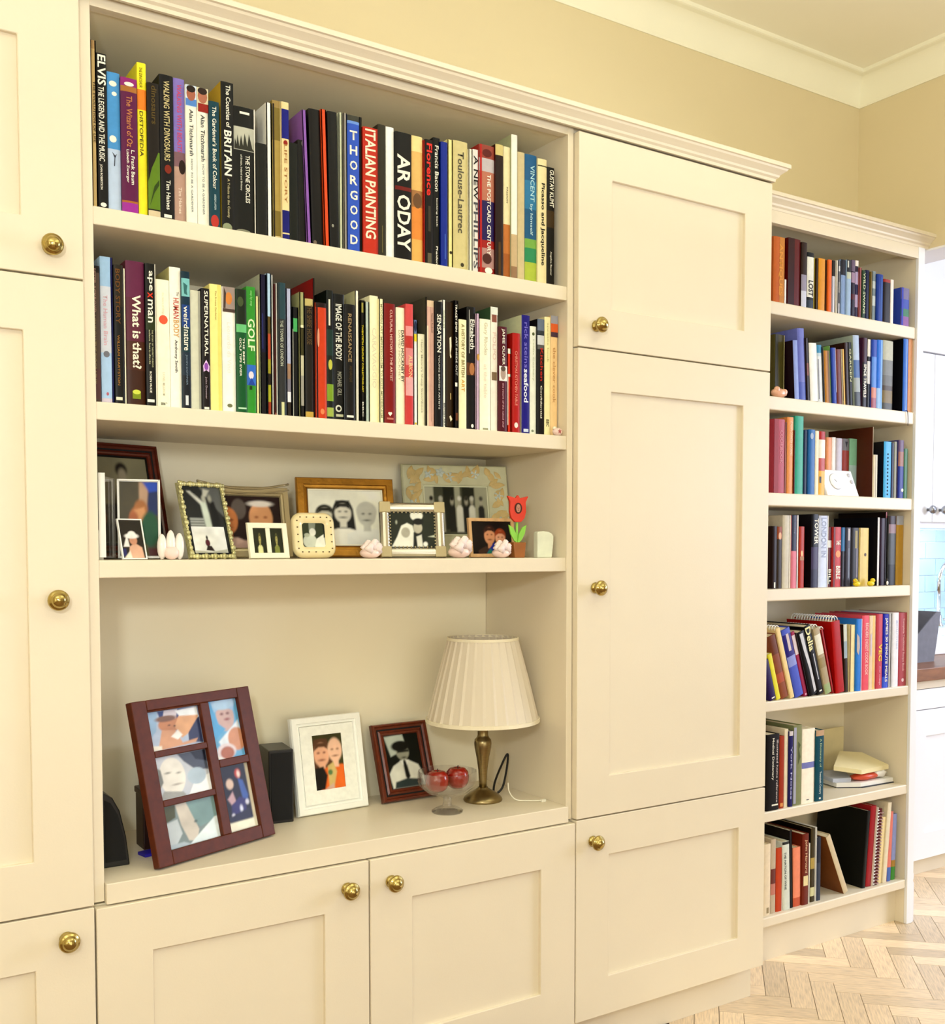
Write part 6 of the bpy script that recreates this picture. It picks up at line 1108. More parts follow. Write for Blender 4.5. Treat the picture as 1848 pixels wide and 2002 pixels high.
# gold frame
make_frame('photo_frame', 'wide gold frame with three laughing women in white', 0.8795, 0.215, S3, -12, 12, 0.207, 0.168, 0.024, P_STEP, GOLD, 'ffffee',
    face(.20, .52, .19, .80, 'd8d4c0', '2c2c20', 'fbf8e8', dark='6a6858') + face(.45, .60, .19, .80, 'e8e4d4', '181812', 'fffcee', long=True, dark='5a5848') + face(.78, .56, .21, .80, 'd4d4c8', 'd8d8cc', 'f8f8ee', dark='6a6a60'), mount=(0.003, 0.003, 0.003, 0.003, 'fbf6e0'))
# silver frame
g = make_frame('photo_frame', 'silver reeded frame with black and white wedding couple', 0.9985, 0.088, S3, -18, 11, 0.134, 0.1135, 0.0215, P_ROUND, SILV, '2c3222',
    [('e', .6, .92, .14, .16, 'e8e8dc'), ('p', [(.02, 0), (.15, .3), (.25, .62), (.38, .7), (.5, .62), (.58, .2), (.55, 0)], 'f0f0e4'), ('e', .34, .42, .1, .15, 'b8b4a4'), ('p', [(.52, .42), (.62, .5), (.74, .36), (.72, 0), (.5, 0)], '1c2018'), ('p', [(.58, .3), (.7, .36), (.72, .0), (.6, 0)], 'e4e4d8'), ('e', .62, .56, .1, .16, 'c4c0ae'), ('e', .63, .74, .12, .1, '1a1a14'), ('e', .78, .08, .05, .07, 'f0f0e8'), ('p', [(.85, .3), (1, .35), (1, .28)], 'c8ccb8'), ('e', .14, .72, .02, .05, 'c0c4b0')])
m = MB()
for i in range(44):
    p = i / 44 * 4; s = int(p); f = p - s
    wi, hi = .134 - .043, .1135 - .043
    X_, Z_ = [(f * wi, 0), (wi, f * hi), ((1 - f) * wi, hi), (0, (1 - f) * hi)][s]
    m.blob((.0215 + X_, 0.0035, .0215 + Z_), (.0018, .0018, .0018), 6, 4)
m.build('bead_border', CHAMP, g)
for x_, z_ in ((0, 0), (.134, 0), (0, .1135), (.134, .1135)):
    sx = 1 if x_ == 0 else -1; sz = 1 if z_ == 0 else -1
    MB().box(min(x_, x_ + sx * .022), max(x_, x_ + sx * .022), -0.0018, 0.006, min(z_, z_ + sz * .022), max(z_, z_ + sz * .022)).build('corner_cap', CHAMP, g, 0.001)
# floral plaster frame
fwf, fhf = 0.248, 0.212
g = make_frame('photo_frame', 'large pale floral relief frame with wedding group', 1.1525, 0.262, S3, -16, 13, fwf, fhf, 0.048, P_FLAT, FLORALM, '5a5c48',
    [('r', .06, .5, .16, 1, 'c8c8b0'), ('r', .52, .6, .09, .9, 'b8b8a0'), ('r', .88, .55, .3, 1, 'b0b098'), ('r', .38, .55, .18, .9, '282c1c'), ('r', .7, .55, .2, .9, '2c3020')]
    + sum([[('p', [(x_ - .055, .05), (x_ - .05, .55), (x_ - .02, .62), (x_ + .02, .62), (x_ + .05, .55), (x_ + .055, .05)], c_), ('e', x_, .7, .028, .08, 'b8b4a0'), ('e', x_, .76, .03, .05, hc)] for x_, c_, hc in ((.1, '1c1c14', '241c14'), (.25, 'dcdccc', 'c8c8b8'), (.43, '24261c', '1c1c14'), (.55, 'f0f0e4', 'f0f0e4'), (.66, '20221a', '3c3c30'), (.75, 'e8e8da', 'e0e0d0'), (.9, '2c2c28', '5a5a50'))], []), mount=(0.003, 0.003, 0.003, 0.003, 'e8e8cc'))
m = MB(); random.seed(11)
LEAF = mat('gilt_leaf_relief', 'd9bd7c', 0.55, noise=0.12, nscale=40)
PALEF = mat('pale_blue_petal', 'cfd8cc', 0.6, noise=0.08, nscale=40)
def leaf(mm, cx_, cz_, ln, wd, an, hgt):
    n = len(mm.v); seg = 6
    for i in range(seg + 1):
        u = i / seg; hw = wd * math.sin(math.pi * u) ** 0.8
        for s in (-1, 0, 1):
            lx, lz = (u - .5) * ln, s * hw
            mm.v.append((cx_ + lx * math.cos(an) - lz * math.sin(an), -hgt * (1.0 if s == 0 else 0.35), cz_ + lx * math.sin(an) + lz * math.cos(an)))
    for i in range(seg):
        for s in (0, 1):
            a0 = n + i * 3 + s
            mm.face((a0, a0 + 3, a0 + 4, a0 + 1), 'ffffff', 0, True)
for i in range(66):
    side = i % 3
    if side == 0: cx_, cz_ = random.uniform(.02, fwf - .02), fhf - random.uniform(.012, .036)
    elif side == 1: cx_, cz_ = random.uniform(.012, .036), random.uniform(.02, fhf - .02)
    else: cx_, cz_ = fwf - random.uniform(.012, .036), random.uniform(.02, fhf - .02)
    leaf(m, cx_, cz_, random.uniform(.022, .034), random.uniform(.005, .008), random.uniform(0, 6.28), .0035)
m.build('leaf_relief', LEAF, g)
for (cx_, cz_) in ((.062, .187), (.088, .193), (.11, .183), (.17, .19), (.025, .12), (.022, .07), (fwf - .024, .14), (fwf - .026, .08)):
    m = MB()
    for k_ in range(5):
        leaf(m, cx_ + .006 * math.cos(k_ * 1.257), cz_ + .006 * math.sin(k_ * 1.257), .012, .004, k_ * 1.257, .004)
    m.build('flower_relief', PALEF, g)
# small frame, two children's faces
make_frame('photo_frame', 'small pale wood frame with two faces behind pink roses', 1.2165, 0.098, S3, -4, 8, 0.112, 0.0845, 0.0075, P_FLAT, PALEW, '180804',
    face(.45, .58, .27, .66, 'd49a74', '3c1c10', '4a3428', dark='7a4830') + face(.72, .50, .25, .66, 'e0a888', 'a04820', 'e8d0c0', dark='8a5038') + [('p', [(.35, .0), (.45, .2), (.56, .36), (.7, .0)], '2438a0'), ('p', [(.35, .0), (.45, .16), (.55, .0)], '2c8878')], th=0.008)

# --- ornaments on the third shelf
t = tag(empty('ceramic_ornament', (0.5705, 0.06, S3)), 'white ceramic three-lobed ornament beside the gilt frame', 'ornament')
m = MB()
for dx_, h_, an in ((-.0125, .0225, -.28), (0.0, .026, 0), (.0125, .0235, .28)):
    m.blob((dx_ + an * .01, 0, h_), (.0085, .008, h_), 12, 8)
m.build('body', CERAM, t)
MB().blob((0.0, -0.004, 0.012), (.014, .008, .012), 12, 8).build('base', PINKC, t)
def rose(name, X, y, z, s, label, seed, group):
    random.seed(seed)
    t = tag(empty(name, (X, y, z)), label, 'ornament', group)
    m = MB()
    m.blob((0, 0, s * .4), (s * .8, s * .6, s * .4), 12, 8)
    m.build('base', PINKC, t)
    for k_ in range(9):
        m = MB(); a_ = k_ * 2.4; rr = s * (.25 + .055 * k_)
        c_ = (rr * math.cos(a_), rr * .6 * math.sin(a_) - s * .15, s * (1.0 - .055 * k_ + .12 * random.random()))
        m.blob(c_, (s * .36, s * .22, s * .34), 10, 6, fn=lambda d_: 1 + .25 * math.sin(5 * d_.x + 7 * d_.z))
        m.build('petal', PINKR, t)
    return t
rose('rose_ornament', 0.9605, 0.062, S3, 0.027, 'pale pink ceramic rose in front of the gold frame', 4, 'ceramic roses')
rose('rose_ornament', 1.1490, 0.036, S3, 0.031, 'white pink ceramic rose beside the silver frame', 5, 'ceramic roses')
rose('rose_ornament', 1.2540, 0.040, S3, 0.026, 'white pink ceramic rose in front of two children photo', 6, 'ceramic roses')
# red tulip photo holder
t = tag(empty('tulip_photo_holder', (1.3085, 0.060, S3)), 'red tulip photo holder in a terracotta pot', 'photo holder')
RED = mat('red_painted_wood', 'd83a1c', 0.45, noise=0.06, nscale=30)
GRN = mat('lime_green_wood', '8fd24a', 0.5, noise=0.08, nscale=30)
POT = mat('amber_terracotta', '9a5a1c', 0.4, noise=0.15, nscale=30)
m = MB()
m.prism([(-.013, 0), (.013, 0), (.0165, .033), (-.0165, .033)], 'y', -.012, .012)
m.build('pot', POT, t, 0.002)
MB().tube([(0, 0, .03), (0, 0, .075)], .0028, 8).build('stem', GRN, t)
def flat(pts, y0, y1, name, mm, par):
    m = MB(); m.prism(pts, 'y', y0, y1); return m.build(name, mm, par, 0.0008)
flat([(0, .030), (-.009, .036), (-.018, .050), (-.023, .070), (-.012, .064), (-.003, .050)], -.004, 0.0, 'leaf', GRN, t)
flat([(0, .030), (.009, .036), (.018, .050), (.023, .070), (.012, .064), (.003, .050)], -.004, 0.0, 'leaf', GRN, t)
tul = [(-.008, .076), (-.017, .084), (-.021, .098), (-.020, .118), (-.027, .131), (-.012, .128), (-.006, .126), (0, .133), (.006, .126), (.012, .128), (.027, .131), (.020, .118), (.021, .098), (.017, .084), (.008, .076)]
fl_ = flat(tul, -.005, .001, 'tulip_head', RED, t)
m = MB()
m.poly([(.0098 * math.cos(2 * math.pi * i / 18), -.0056, .105 + .0118 * math.sin(2 * math.pi * i / 18)) for i in range(18)][::1], '5a3024')
n_ = 0
for sh in face(.5, .5, .36, 1.0, 'c89880', '8a5a48', None, bald=True, dark='7a4838'):
    pts, col = shape_pts(sh); n_ += 1
    pts = [(max(.18, min(.82, a_)), max(.15, min(.85, b_))) for a_, b_ in pts]
    m.poly([((a_ - .5) * .021, -.0057 - .00005 * n_, .105 + (b_ - .5) * .024) for a_, b_ in pts], col)
m.build('photograph', GLOSSP, t)
# white scroll-topped block
t = MB()
sec = [(0, 0), (.036, 0), (.040, .030), (.0405, .046), (.036, .052), (.028, .0555), (.016, .057), (.004, .056), (.0, .054)]
t.prism(sec, 'y', 0, .018)
t = t.build('carved_ornament', mat('pale_green_white_stone', 'e6ead4', 0.5, noise=0.06, nscale=40), None, 0.002)
t.location = (1.3545, 0.048, S3); tag(t, 'pale white rounded-top block at the shelf right end', 'ornament')
t.rotation_euler = (0, 0, R(-6))
# star ornament on the second shelf
t = tag(empty('shell_ornament', (1.3905, 0.0265, S2)), 'small blush ornament with red star on second shelf', 'ornament')
MB().blob((0, 0, .0085), (.0125, .008, .0085), 14, 8, fn=lambda d_: 1 + .08 * math.sin(6 * d_.x * 3)).build('body', PINKC, t)
MB().blob((-.006, .002, .016), (.005, .004, .004), 10, 6).build('knob', IVORY, t)
m = MB(); st = []
for i in range(10):
    r_ = .0052 if i % 2 == 0 else .0022; a_ = math.pi / 2 + math.pi * i / 5
    st.append((r_ * math.cos(a_), .009 + r_ * math.sin(a_)))
m.prism(st, 'y', -.0088, -.0078); m.build('star', mat('dull_red_star', 'b05048', 0.5, noise=0.05), t)
# ------------------------------------------------------------------ on the worktop
# five-photo frame
t = tag(empty('collage_frame', (0.534, 0.0285, WT + 0.0045), (R(-14.2), 0, R(22.1))), 'large dark red wooden frame holding five family photos', 'photo frame', 'photo frames')
W5, H5 = 0.2749, 0.2922
def u5(x): return x * W5
def v5(y): return y * H5
# openings: left column three, right column two (fractions of the frame)
OP = [(.115, .545, .685, .925), (.115, .545, .385, .645), (.115, .545, .085, .345), (.62, .885, .555, .935), (.62, .885, .085, .505)]
def bar(x0_, x1_, z0_, z1_, nm='frame_rail'):
    MB().box(u5(x0_), u5(x1_), 0.0, 0.016, v5(z0_), v5(z1_)).build(nm, REDW, t, 0.0015)
bar(0, .115, 0, 1); bar(.885, 1, 0, 1); bar(.115, .885, .935, 1); bar(.115, .885, 0, .085); bar(.545, .62, .085, .935, 'frame_bar')
bar(.115, .545, .925, .935); bar(.115, .545, .645, .685, 'frame_bar'); bar(.115, .545, .345, .385, 'frame_bar'); bar(.62, .885, .505, .555, 'frame_bar')
PH = [
 ('b8c4d8', [('p', [(0, 1), (.22, 1), (.15, .5), (0, .3)], 'a0bcd8'), ('p', [(.22, 1), (1, 1), (1, .75), (.6, .6), (.25, .8)], '3c5088'), ('p', [(.75, .6), (1, .7), (1, 0), (.72, .1)], '3c4468'), ('e', .42, .62, .22, .2, 'c8906c'), ('p', [(.15, .1), (.25, .5), (.5, .45), (.6, .1), (.9, .15), (.85, .05), (.2, 0)], 'd8a888'), ('p', [(.35, 1), (.6, .98), (.55, .75), (.3, .78)], 'd8d0d8'), ('p', [(.5, .55), (.6, .8), (.95, .9), (.98, .72), (.72, .3), (.6, .22)], 'e0b088'), ('p', [(.55, .95), (.98, .98), (.98, .75), (.62, .8)], 'f0f4f8'), ('e', .36, .78, .2, .08, '8a6858'), ('p', [(.4, .3), (.55, .45), (.62, .3), (.52, .2)], 'f4f0ec'), ('p', [(0, .15), (.2, .1), (.2, 0), (0, 0)], 'f4ecdc'), ('e', .5, .56, .02, .02, '3c2418'), ('e', .4, .6, .02, .015, '3c2418')]),
 ('c8ccd4', [('p', [(.45, 1), (1, 1), (1, .5), (.75, .55), (.55, .8)], '5a6070'), ('p', [(.7, 1), (1, 1), (1, .7), (.78, .8)], '24283a'), ('e', .3, .5, .24, .45, 'e8e4dc'), ('p', [(.0, .2), (.12, .4), (.1, .7), (0, .8)], '8a8c88'), ('e', .22, .6, .05, .02, '8a8880'), ('e', .42, .56, .04, .02, '9a9890'), ('e', .36, .3, .08, .02, 'a8a098'), ('p', [(.55, .0), (.7, .3), (1, .4), (1, 0)], 'f2f4f4'), ('e', .75, .4, .18, .2, 'b8c8d4'), ('p', [(0, 0), (.5, 0), (.45, .1), (.1, .2)], 'a8a8a4')]),
 ('8a9898', [('p', [(0, 1), (.25, 1), (.22, .7), (0, .6)], '5a5c40'), ('p', [(.45, 1), (1, 1), (1, .45), (.65, .35), (.5, .6)], '88a4a4'), ('p', [(.25, 1), (.45, 1), (.62, .3), (.55, .05), (.4, .1), (.3, .5)], 'd4ccc0'), ('p', [(0, .6), (.25, .65), (.3, .3), (.15, .05), (0, .1)], 'c8d0d4'), ('p', [(.5, .1), (.95, .5), (1, .5), (1, 0), (.4, 0)], 'e4eef0'), ('e', .58, .5, .03, .03, '6a7878'), ('p', [(.0, .1), (.3, .1), (.45, 0), (0, 0)], 'b8c4cc')]),
 ('78b8e0', [('e', .55, .72, .3, .26, 'd0b4b0'), ('p', [(.15, 1), (.2, .8), (.5, .88), (.85, .8), (1, 1)], 'a8c8e8'), ('e', .55, .93, .35, .1, 'b8d4ec'), ('p', [(0, 1), (.12, 1), (.3, .6), (.5, .5), (0, .3)], '68b0e0'), ('p', [(.2, .3), (.95, .62), (1, .4), (.8, .2), (.3, .15)], 'e8f0f8'), ('e', .82, .3, .3, .2, 'd8a080'), ('e', .4, .1, .25, .12, 'b07058'), ('e', .4, .12, .32, .13, 'e8dce0'), ('e', .42, .09, .23, .11, 'b87860'), ('p', [(0, .15), (.15, .05), (.3, 0), (0, 0)], 'f0ece4'), ('e', .6, .66, .08, .02, 'a06060'), ('e', .45, .76, .05, .02, '8a6060'), ('e', .65, .76, .05, .02, '8a6060')]),
 ('181430', [('r', .95, .5, .1, 1, 'ece4d0'), ('r', .5, .07, 1, .14, 'f0ecd8'), ('e', .3, .72, .12, .08, 'e0c8b8'), ('e', .62, .86, .1, .07, 'c04838'), ('e', .64, .85, .05, .05, 'e8d8d0'), ('p', [(.6, .78), (.75, .74), (.85, .5), (.8, .4), (.65, .45)], '4868b0'), ('p', [(.15, .5), (.35, .6), (.42, .42), (.25, .4)], 'c8a8b0'), ('p', [(.25, .4), (.55, .5), (.75, .45), (.7, .25), (.2, .25)], '3c3878'), ('e', .55, .32, .05, .05, 'd8dcf0'), ('e', .25, .24, .05, .03, 'e0e0f0'), ('p', [(.1, .22), (.8, .3), (.85, .14), (.1, .14)], '2c2c4c'), ('e', .78, .4, .06, .04, 'd8d8e8')]),
]
for (xa_, xb_, za_, zb_), (bg_, shp) in zip(OP, PH):
    photo_mesh(t, u5(xa_), v5(za_), u5(xb_ - xa_), v5(zb_ - za_), 0.0085, bg_, shp)
MB().box(0.001, W5 - 0.001, 0.0095, 0.0165, 0.001, H5 - 0.001).build('backing_board', BLACKC, t)
m = MB(); m.prism([(.017, .2), (.019, .2), (.105, .024), (.103, .024)], 'x', W5 / 2 - .03, W5 / 2 + .03); m.build('easel_strut', BLACKC, t)

# white carved frame
g = make_frame('photo_frame', 'white carved frame with mother and baby on worktop', 0.881, 0.230, WT, 4, 10.7, 0.1675, 0.203, 0.020, P_STEP, WHITEF, '5a5a30',
    [('r', .5, .5, 1, 1, '4a4824')] + face(.27, .66, .23, 1.52, 'f0bc9c', '6a4830', '201810', long=True, dark='a0604c') + face(.74, .70, .21, 1.52, 'f4ccb0', 'd8b090', 'e87830', bald=True, dark='a87058')
    + [('p', [(.45, .42), (.65, .48), (.75, .3), (.6, 0), (.45, .05)], 'd8c080'), ('p', [(0, .4), (.3, .42), (.42, .25), (.3, 0), (0, 0)], '201c14'), ('p', [(.3, 0), (.6, .1), (.62, 0)], 'd8b8a8'), ('e', .52, .3, .08, .05, '6a8a5a')], mount=(0.028, 0.030, 0.028, 0.020, 'fbfbf2'), th=0.014)
# brown ridged frame
make_frame('photo_frame', 'polished brown ridged frame with man in tie on worktop', 1.082, 0.236, WT, 1.8, 19, 0.1405, 0.1725, 0.027, P_OGEE, WALNUT, '14180f',
    [('p', [(0, .98), (.55, 1), (.6, .8), (.45, .68), (.12, .6)], 'c4ccc0'), ('p', [(.05, .0), (.0, .28), (.15, .42), (.38, .5), (.62, .5), (.88, .4), (1, .2), (1, 0)], 'e8e8dc'), ('r', .48, .55, .2, .15, '8a8878'), ('e', .48, .66, .19, .14, 'a8a896'), ('e', .44, .78, .27, .1, '1c1c14'), ('r', .5, .68, .34, .045, '181c14'), ('e', .5, .56, .06, .015, '4a4438'), ('p', [(.44, .5), (.54, .5), (.6, .2), (.52, .12), (.46, .2)], '10120e'), ('p', [(.1, 0), (.15, .12), (.5, .17), (.95, .12), (1, 0)], '3c4848'), ('p', [(.36, .5), (.46, .52), (.44, .42)], 'f8f8f0'), ('p', [(.62, .5), (.52, .52), (.56, .42)], 'f8f8f0')], th=0.014)

# speakers and boxes behind the collage frame
m = MB()
prof_ = [(0, 0), (.046, 0), (.0405, .05), (.030, .098), (.018, .122), (.004, .132), (0, .132)]
m.prism([(x_, z_) for x_, z_ in prof_], 'y', 0.0, 0.07)
t = tag(empty('desktop_speaker', (0.4565, 0.098, WT)), 'small black curved desktop speaker at the alcove left side', 'speaker')
o = m.build('cabinet', BLACKP, t, 0.002)
MB().prism([(.004, .01), (.040, .01), (.036, .05), (.026, .092), (.014, .114), (.004, .12)], 'y', -0.0016, 0.0).build('grille', BLACKC, t)
t = tag(empty('tower_speaker', (0.575, 0.235, WT)), 'tall glossy black speaker behind the collage frame, left', 'speaker')
MB().box(0, .062, 0, .07, 0, .178).build('cabinet', mat('gloss_black', '060606', 0.08, noise=0.02), t, 0.003)
MB().box(.006, .056, -.002, 0, .012, .17).build('grille', BLACKP, t)
t = tag(empty('wooden_box', (0.548, 0.175, WT)), 'dark brown wooden box behind the collage frame', 'box')
MB().box(0, .075, 0, .05, 0, .10).build('body', mat('very_dark_brown_wood', '2a0d06', 0.4, noise=0.2, nscale=12, stretch=(1, 1, 6)), t, 0.002)
MB().box(-.002, .077, -.002, .052, .10, .112).build('lid', mat('very_dark_brown_wood', '2a0d06'), t, 0.002)
t = tag(MB().box(0, .045, 0, .028, 0, .006).build('blue_glow_patch', mat('ultramarine_glow_paint', '2a1eb0', 0.4, noise=0.05), None, 0.001), 'small ultramarine blue patch painted as a light glow by the speaker', 'painted glow')  # solid blue slab stands in for a blue glow on the worktop
t.location = (0.5365, 0.125, WT); t.rotation_euler = (0, 0, R(12))
t = tag(empty('bookshelf_speaker', (0.812, 0.222, WT), (0, 0, R(-8))), 'black box speaker between collage frame and white frame', 'speaker')
MB().box(0, .0505, 0, .085, 0, .150).build('cabinet', BLACKP, t, 0.002)
MB().box(.004, .0465, -.002, 0, .006, .144).build('grille', BLACKC, t)

# table lamp
LX, LY = 1.286, 0.158
t = tag(empty('table_lamp', (LX, LY, WT)), 'brass table lamp with cream pleated shade in the alcove', 'lamp')
MB().lathe([(0, 0), (.0425, 0), (.0435, .003), (.041, .008), (.030, .017), (.018, .024), (.012, .028), (.0115, .030), (0, .030)], 40).build('base', ABRASS, t)
MB().lathe([(0, .029), (.0085, .029), (.0088, .045), (.0105, .070), (.0145, .098), (.0185, .118), (.0195, .128), (.0180, .136), (.0135, .141), (.0118, .146), (.0118, .168), (.0145, .170), (.0145, .173), (.0060, .175), (.0060, .20), (0, .20)], 32).build('stem', ABRASS, t)
MB().lathe([(0, .20), (.013, .20), (.013, .225), (.020, .24), (.026, .262), (.022, .285), (0, .295)], 20).build('bulb', mat('frosted_bulb', 'f0ece0', 0.3, noise=0.01), t)
SHADE = bpy.data.materials.new('pleated_silk'); SHADE.use_nodes = True
nt = SHADE.node_tree; bs = nt.nodes['Principled BSDF']; bs.inputs['Base Color'].default_value = (*lin('ddd0ba'), 1); bs.inputs['Roughness'].default_value = 0.75
nz = nt.nodes.new('ShaderNodeTexNoise'); nz.inputs['Scale'].default_value = 400; bpn = nt.nodes.new('ShaderNodeBump'); bpn.inputs['Strength'].default_value = 0.1
nt.links.new(nz.outputs[0], bpn.inputs['Height']); nt.links.new(bpn.outputs[0], bs.inputs['Normal'])
zs0, zs1, r0_, r1_ = 0.178, 0.362, 0.1225, 0.0760
m = MB(); NP = 30; seg = NP * 4
wv = [1.0, 1.004, 1.010, 1.022]
rows_ = [(zs0, r0_), (zs0 + .09, (r0_ + r1_) / 2 + .0015), (zs1, r1_)]
for (z_, r_) in rows_:
    for i in range(seg):
        a_ = 2 * math.pi * i / seg; q = r_ * wv[i % 4]
        m.v.append((q * math.cos(a_), q * math.sin(a_), z_))
for k_ in range(2):
    for i in range(seg):
        j = (i + 1) % seg
        m.face((k_ * seg + i, k_ * seg + j, (k_ + 1) * seg + j, (k_ + 1) * seg + i), 'ffffff', 0, False)
sh = m.build('lamp_shade', SHADE, t)
so = sh.modifiers.new('thickness', 'SOLIDIFY'); so.thickness = 0.0012
TRIM = mat('shade_trim_band', 'efe4c6', 0.7, noise=0.03)
def band(r_, z_, hh):
    MB().lathe([(r_ - .0005, z_), (r_ + .0022, z_), (r_ + .0022, z_ + hh), (r_ - .0005, z_ + hh), (r_ - .0005, z_)], 48, smooth=False).build('trim_band', TRIM, sh)
band(r0_ * 1.012, zs0 - .001, .008); band(r1_ * 1.012, zs1 - .005, .006)
# dark flex looping behind the lamp and the white flex with its switch
def bez(P, n=24):
    out = []
    for i in range(len(P) - 1):
        p0 = Vector(P[max(i - 1, 0)]); p1 = Vector(P[i]); p2 = Vector(P[i + 1]); p3 = Vector(P[min(i + 2, len(P) - 1)])
        for k_ in range(n // (len(P) - 1) + 1):
            u = k_ / (n // (len(P) - 1) + 1)
            out.append(tuple(0.5 * ((2 * p1) + (-p0 + p2) * u + (2 * p0 - 5 * p1 + 4 * p2 - p3) * u * u + (-p0 + 3 * p1 - 3 * p2 + p3) * u ** 3)))
    out.append(P[-1]); return out
MB().tube(bez([(.036, .012, .010), (.052, .03, .028), (.085, .055, .055), (.107, .06, .082), (.100, .05, .060), (.075, .03, .018), (.06, .03, .003)], 48), .0026, 7).build('flex', mat('black_rubber', '14100c', 0.5, noise=0.05), t)
t2 = tag(empty('white_cable', (LX, LY, WT)), 'thin white cable lying on the worktop beside the lamp', 'cable')
MB().tube(bez([(.030, -.055, .045), (.035, -.052, .025), (.050, -.055, .006), (.075, -.070, .003), (.100, -.085, .003)], 36), .0014, 6).build('cord', mat('white_rubber', 'f0ead6', 0.4, noise=0.03), t2)
MB().box(.097, .1085, -.090, -.082, .0, .006).build('plug', mat('white_rubber', 'f0ead6'), t2, 0.001)

# footed glass bowl with two red apples
GL = clear_glass('cut_glass', (0.975, 0.975, 0.975))
BX, BY = 1.166, 0.112
t = tag(empty('glass_bowl', (BX, BY, WT)), 'footed cut-glass bowl holding two red apples', 'bowl')
pb = [(0, .0), (.030, 0), (.031, .003), (.022, .009), (.010, .014), (.008, .022), (.009, .030), (.018, .035), (.040, .043), (.054, .056), (.058, .068), (.0575, .088), (.0550, .088), (.0550, .069), (.051, .058), (.038, .047), (.015, .039), (0, .038)]
pb = [(r_ * 1.09, h_) for r_, h_ in pb]
MB().lathe(pb, 16, smooth=False).build('bowl', GL, t)
APP = mat('red_apple_skin', '8c1408', 0.18, noise=0.45, nscale=9, stretch=(1, 1, .4), coat=0.4)
pa = [(0, .006), (.006, .002), (.015, 0), (.023, .006), (.0275, .016), (.0285, .028), (.026, .040), (.019, .048), (.010, .050), (.004, .046), (0, .043)]
for dx_, dy_, dz_, lab in ((-.0265, -.002, .0475, 'shiny red apple on the left in the glass bowl'), (.0275, .004, .0475, 'orange red apple on the right in the glass bowl')):
    a_ = tag(empty('apple', (BX + dx_, BY + dy_, WT + dz_)), lab, 'apple', 'apples in the glass bowl')
    s_ = .88
    MB().lathe([(r_ * s_, h_ * s_) for r_, h_ in pa], 22).build('flesh', APP, a_)
    MB().tube([(0, 0, .038), (.002, 0, .048)], .0011, 6).build('stalk', mat('apple_stalk', '3c2410', 0.8), a_)

# ------------------------------------------------------------------ small things in the bookcase
# white dial timer on the third bookcase shelf
RW = zc(RZ['r3'][0])
t = tag(empty('dial_timer', (2.4285, 0.1545, RW)), 'white wedge-shaped dial timer before the books', 'timer')
WP = mat('white_plastic', 'f6f4f4', 0.35, noise=0.015)
MARK = mat('grey_print_mark', 'a8a8b0', 0.5, noise=0.02)
wd, hh = 0.136, 0.0735
an_ = math.atan2(0.030, hh)
MB().prism([(0, 0), (.048, 0), (.046, hh), (.030, hh)], 'x', 0, wd).build('case', WP, t, 0.002)
fc = empty('front_panel', (0, 0, 0), (-an_, 0, 0)); fc.parent = t
dl = MB(); dl.lathe([(.0235, .0005), (.0235, .0022), (.0220, .0030), (.0, .0030)], 30, axis='y')
d_ = dl.build('dial', WP, t); d_.location = (.052, .0165, .040); d_.rotation_euler = (-an_, 0, 0)
k_ = MB(); k_.lathe([(.0245, .0), (.0245, .0012), (.0235, .0012)], 30, axis='y'); k_ = k_.build('dial_ring', MARK, t); k_.location = (.052, .0165, .040); k_.rotation_euler = (-an_, 0, 0)
k_ = MB().box(-.0008, .0008, -.0034, -.0028, -.002, .008).build('pointer', mat('dark_grey_mark', '505058', 0.5), d_); k_.rotation_euler = (0, R(-40), 0)
for bx_, bz_ in ((.118, .060), (.122, .041)):
    q_ = MB().lathe([(.0062, 0), (.0060, .002), (.0, .0026)], 16, axis='y').build('button', mat('pale_grey_plastic', 'd4d4de', 0.4, noise=0.02), t)
    q_.location = (bx_, .0305 * bz_ / hh, bz_); q_.rotation_euler = (-an_, 0, 0)
bpy.data.objects.remove(fc)
# yellow ducks and a small penguin on the fourth shelf
YEL = mat('yellow_rubber', 'f2d81c', 0.4, noise=0.05)
ORG = mat('orange_beak', 'e88018', 0.4, noise=0.05)
R4 = zc(RZ['r4'][0])
def duck(X, lab, flip):
    t = tag(empty('toy_duck', (X, 0.1630, R4)), lab, 'toy', 'yellow toy ducks')
    MB().blob((0, 0, .0075), (.0135, .0088, .0075), 14, 8, fn=lambda d: 1 + .12 * max(0, flip * d.x) * max(0, d.z)).build('body', YEL, t)
    MB().blob((-flip * .0075, -.001, .0165), (.0072, .0068, .0068), 12, 8).build('head', YEL, t)
    MB().blob((-flip * .0145, -.002, .0155), (.0035, .0028, .0013), 8, 6).build('beak', ORG, t)
    for s_ in (-1, 1):
        MB().blob((-flip * .011, -.001 + s_ * .0052, .0185), (.0012, .0012, .0012), 6, 5).build('eye', BLACKP, t)
duck(2.5700, 'yellow toy duck before the charcoal book', 1); duck(2.6340, 'yellow toy duck before the dark tall book', -1)
t = tag(empty('penguin_figurine', (2.7090, 0.1640, R4)), 'tiny black and white penguin figurine on fourth shelf', 'figurine')
MB().blob((0, 0, .0085), (.006, .005, .0085), 12, 8).build('body', BLACKP, t)
MB().blob((-.001, -.0025, .008), (.0042, .0032, .0066), 10, 8).build('belly', WP, t)
MB().blob((0, -.0005, .0175), (.0042, .004, .004), 10, 7).build('head', BLACKP, t)
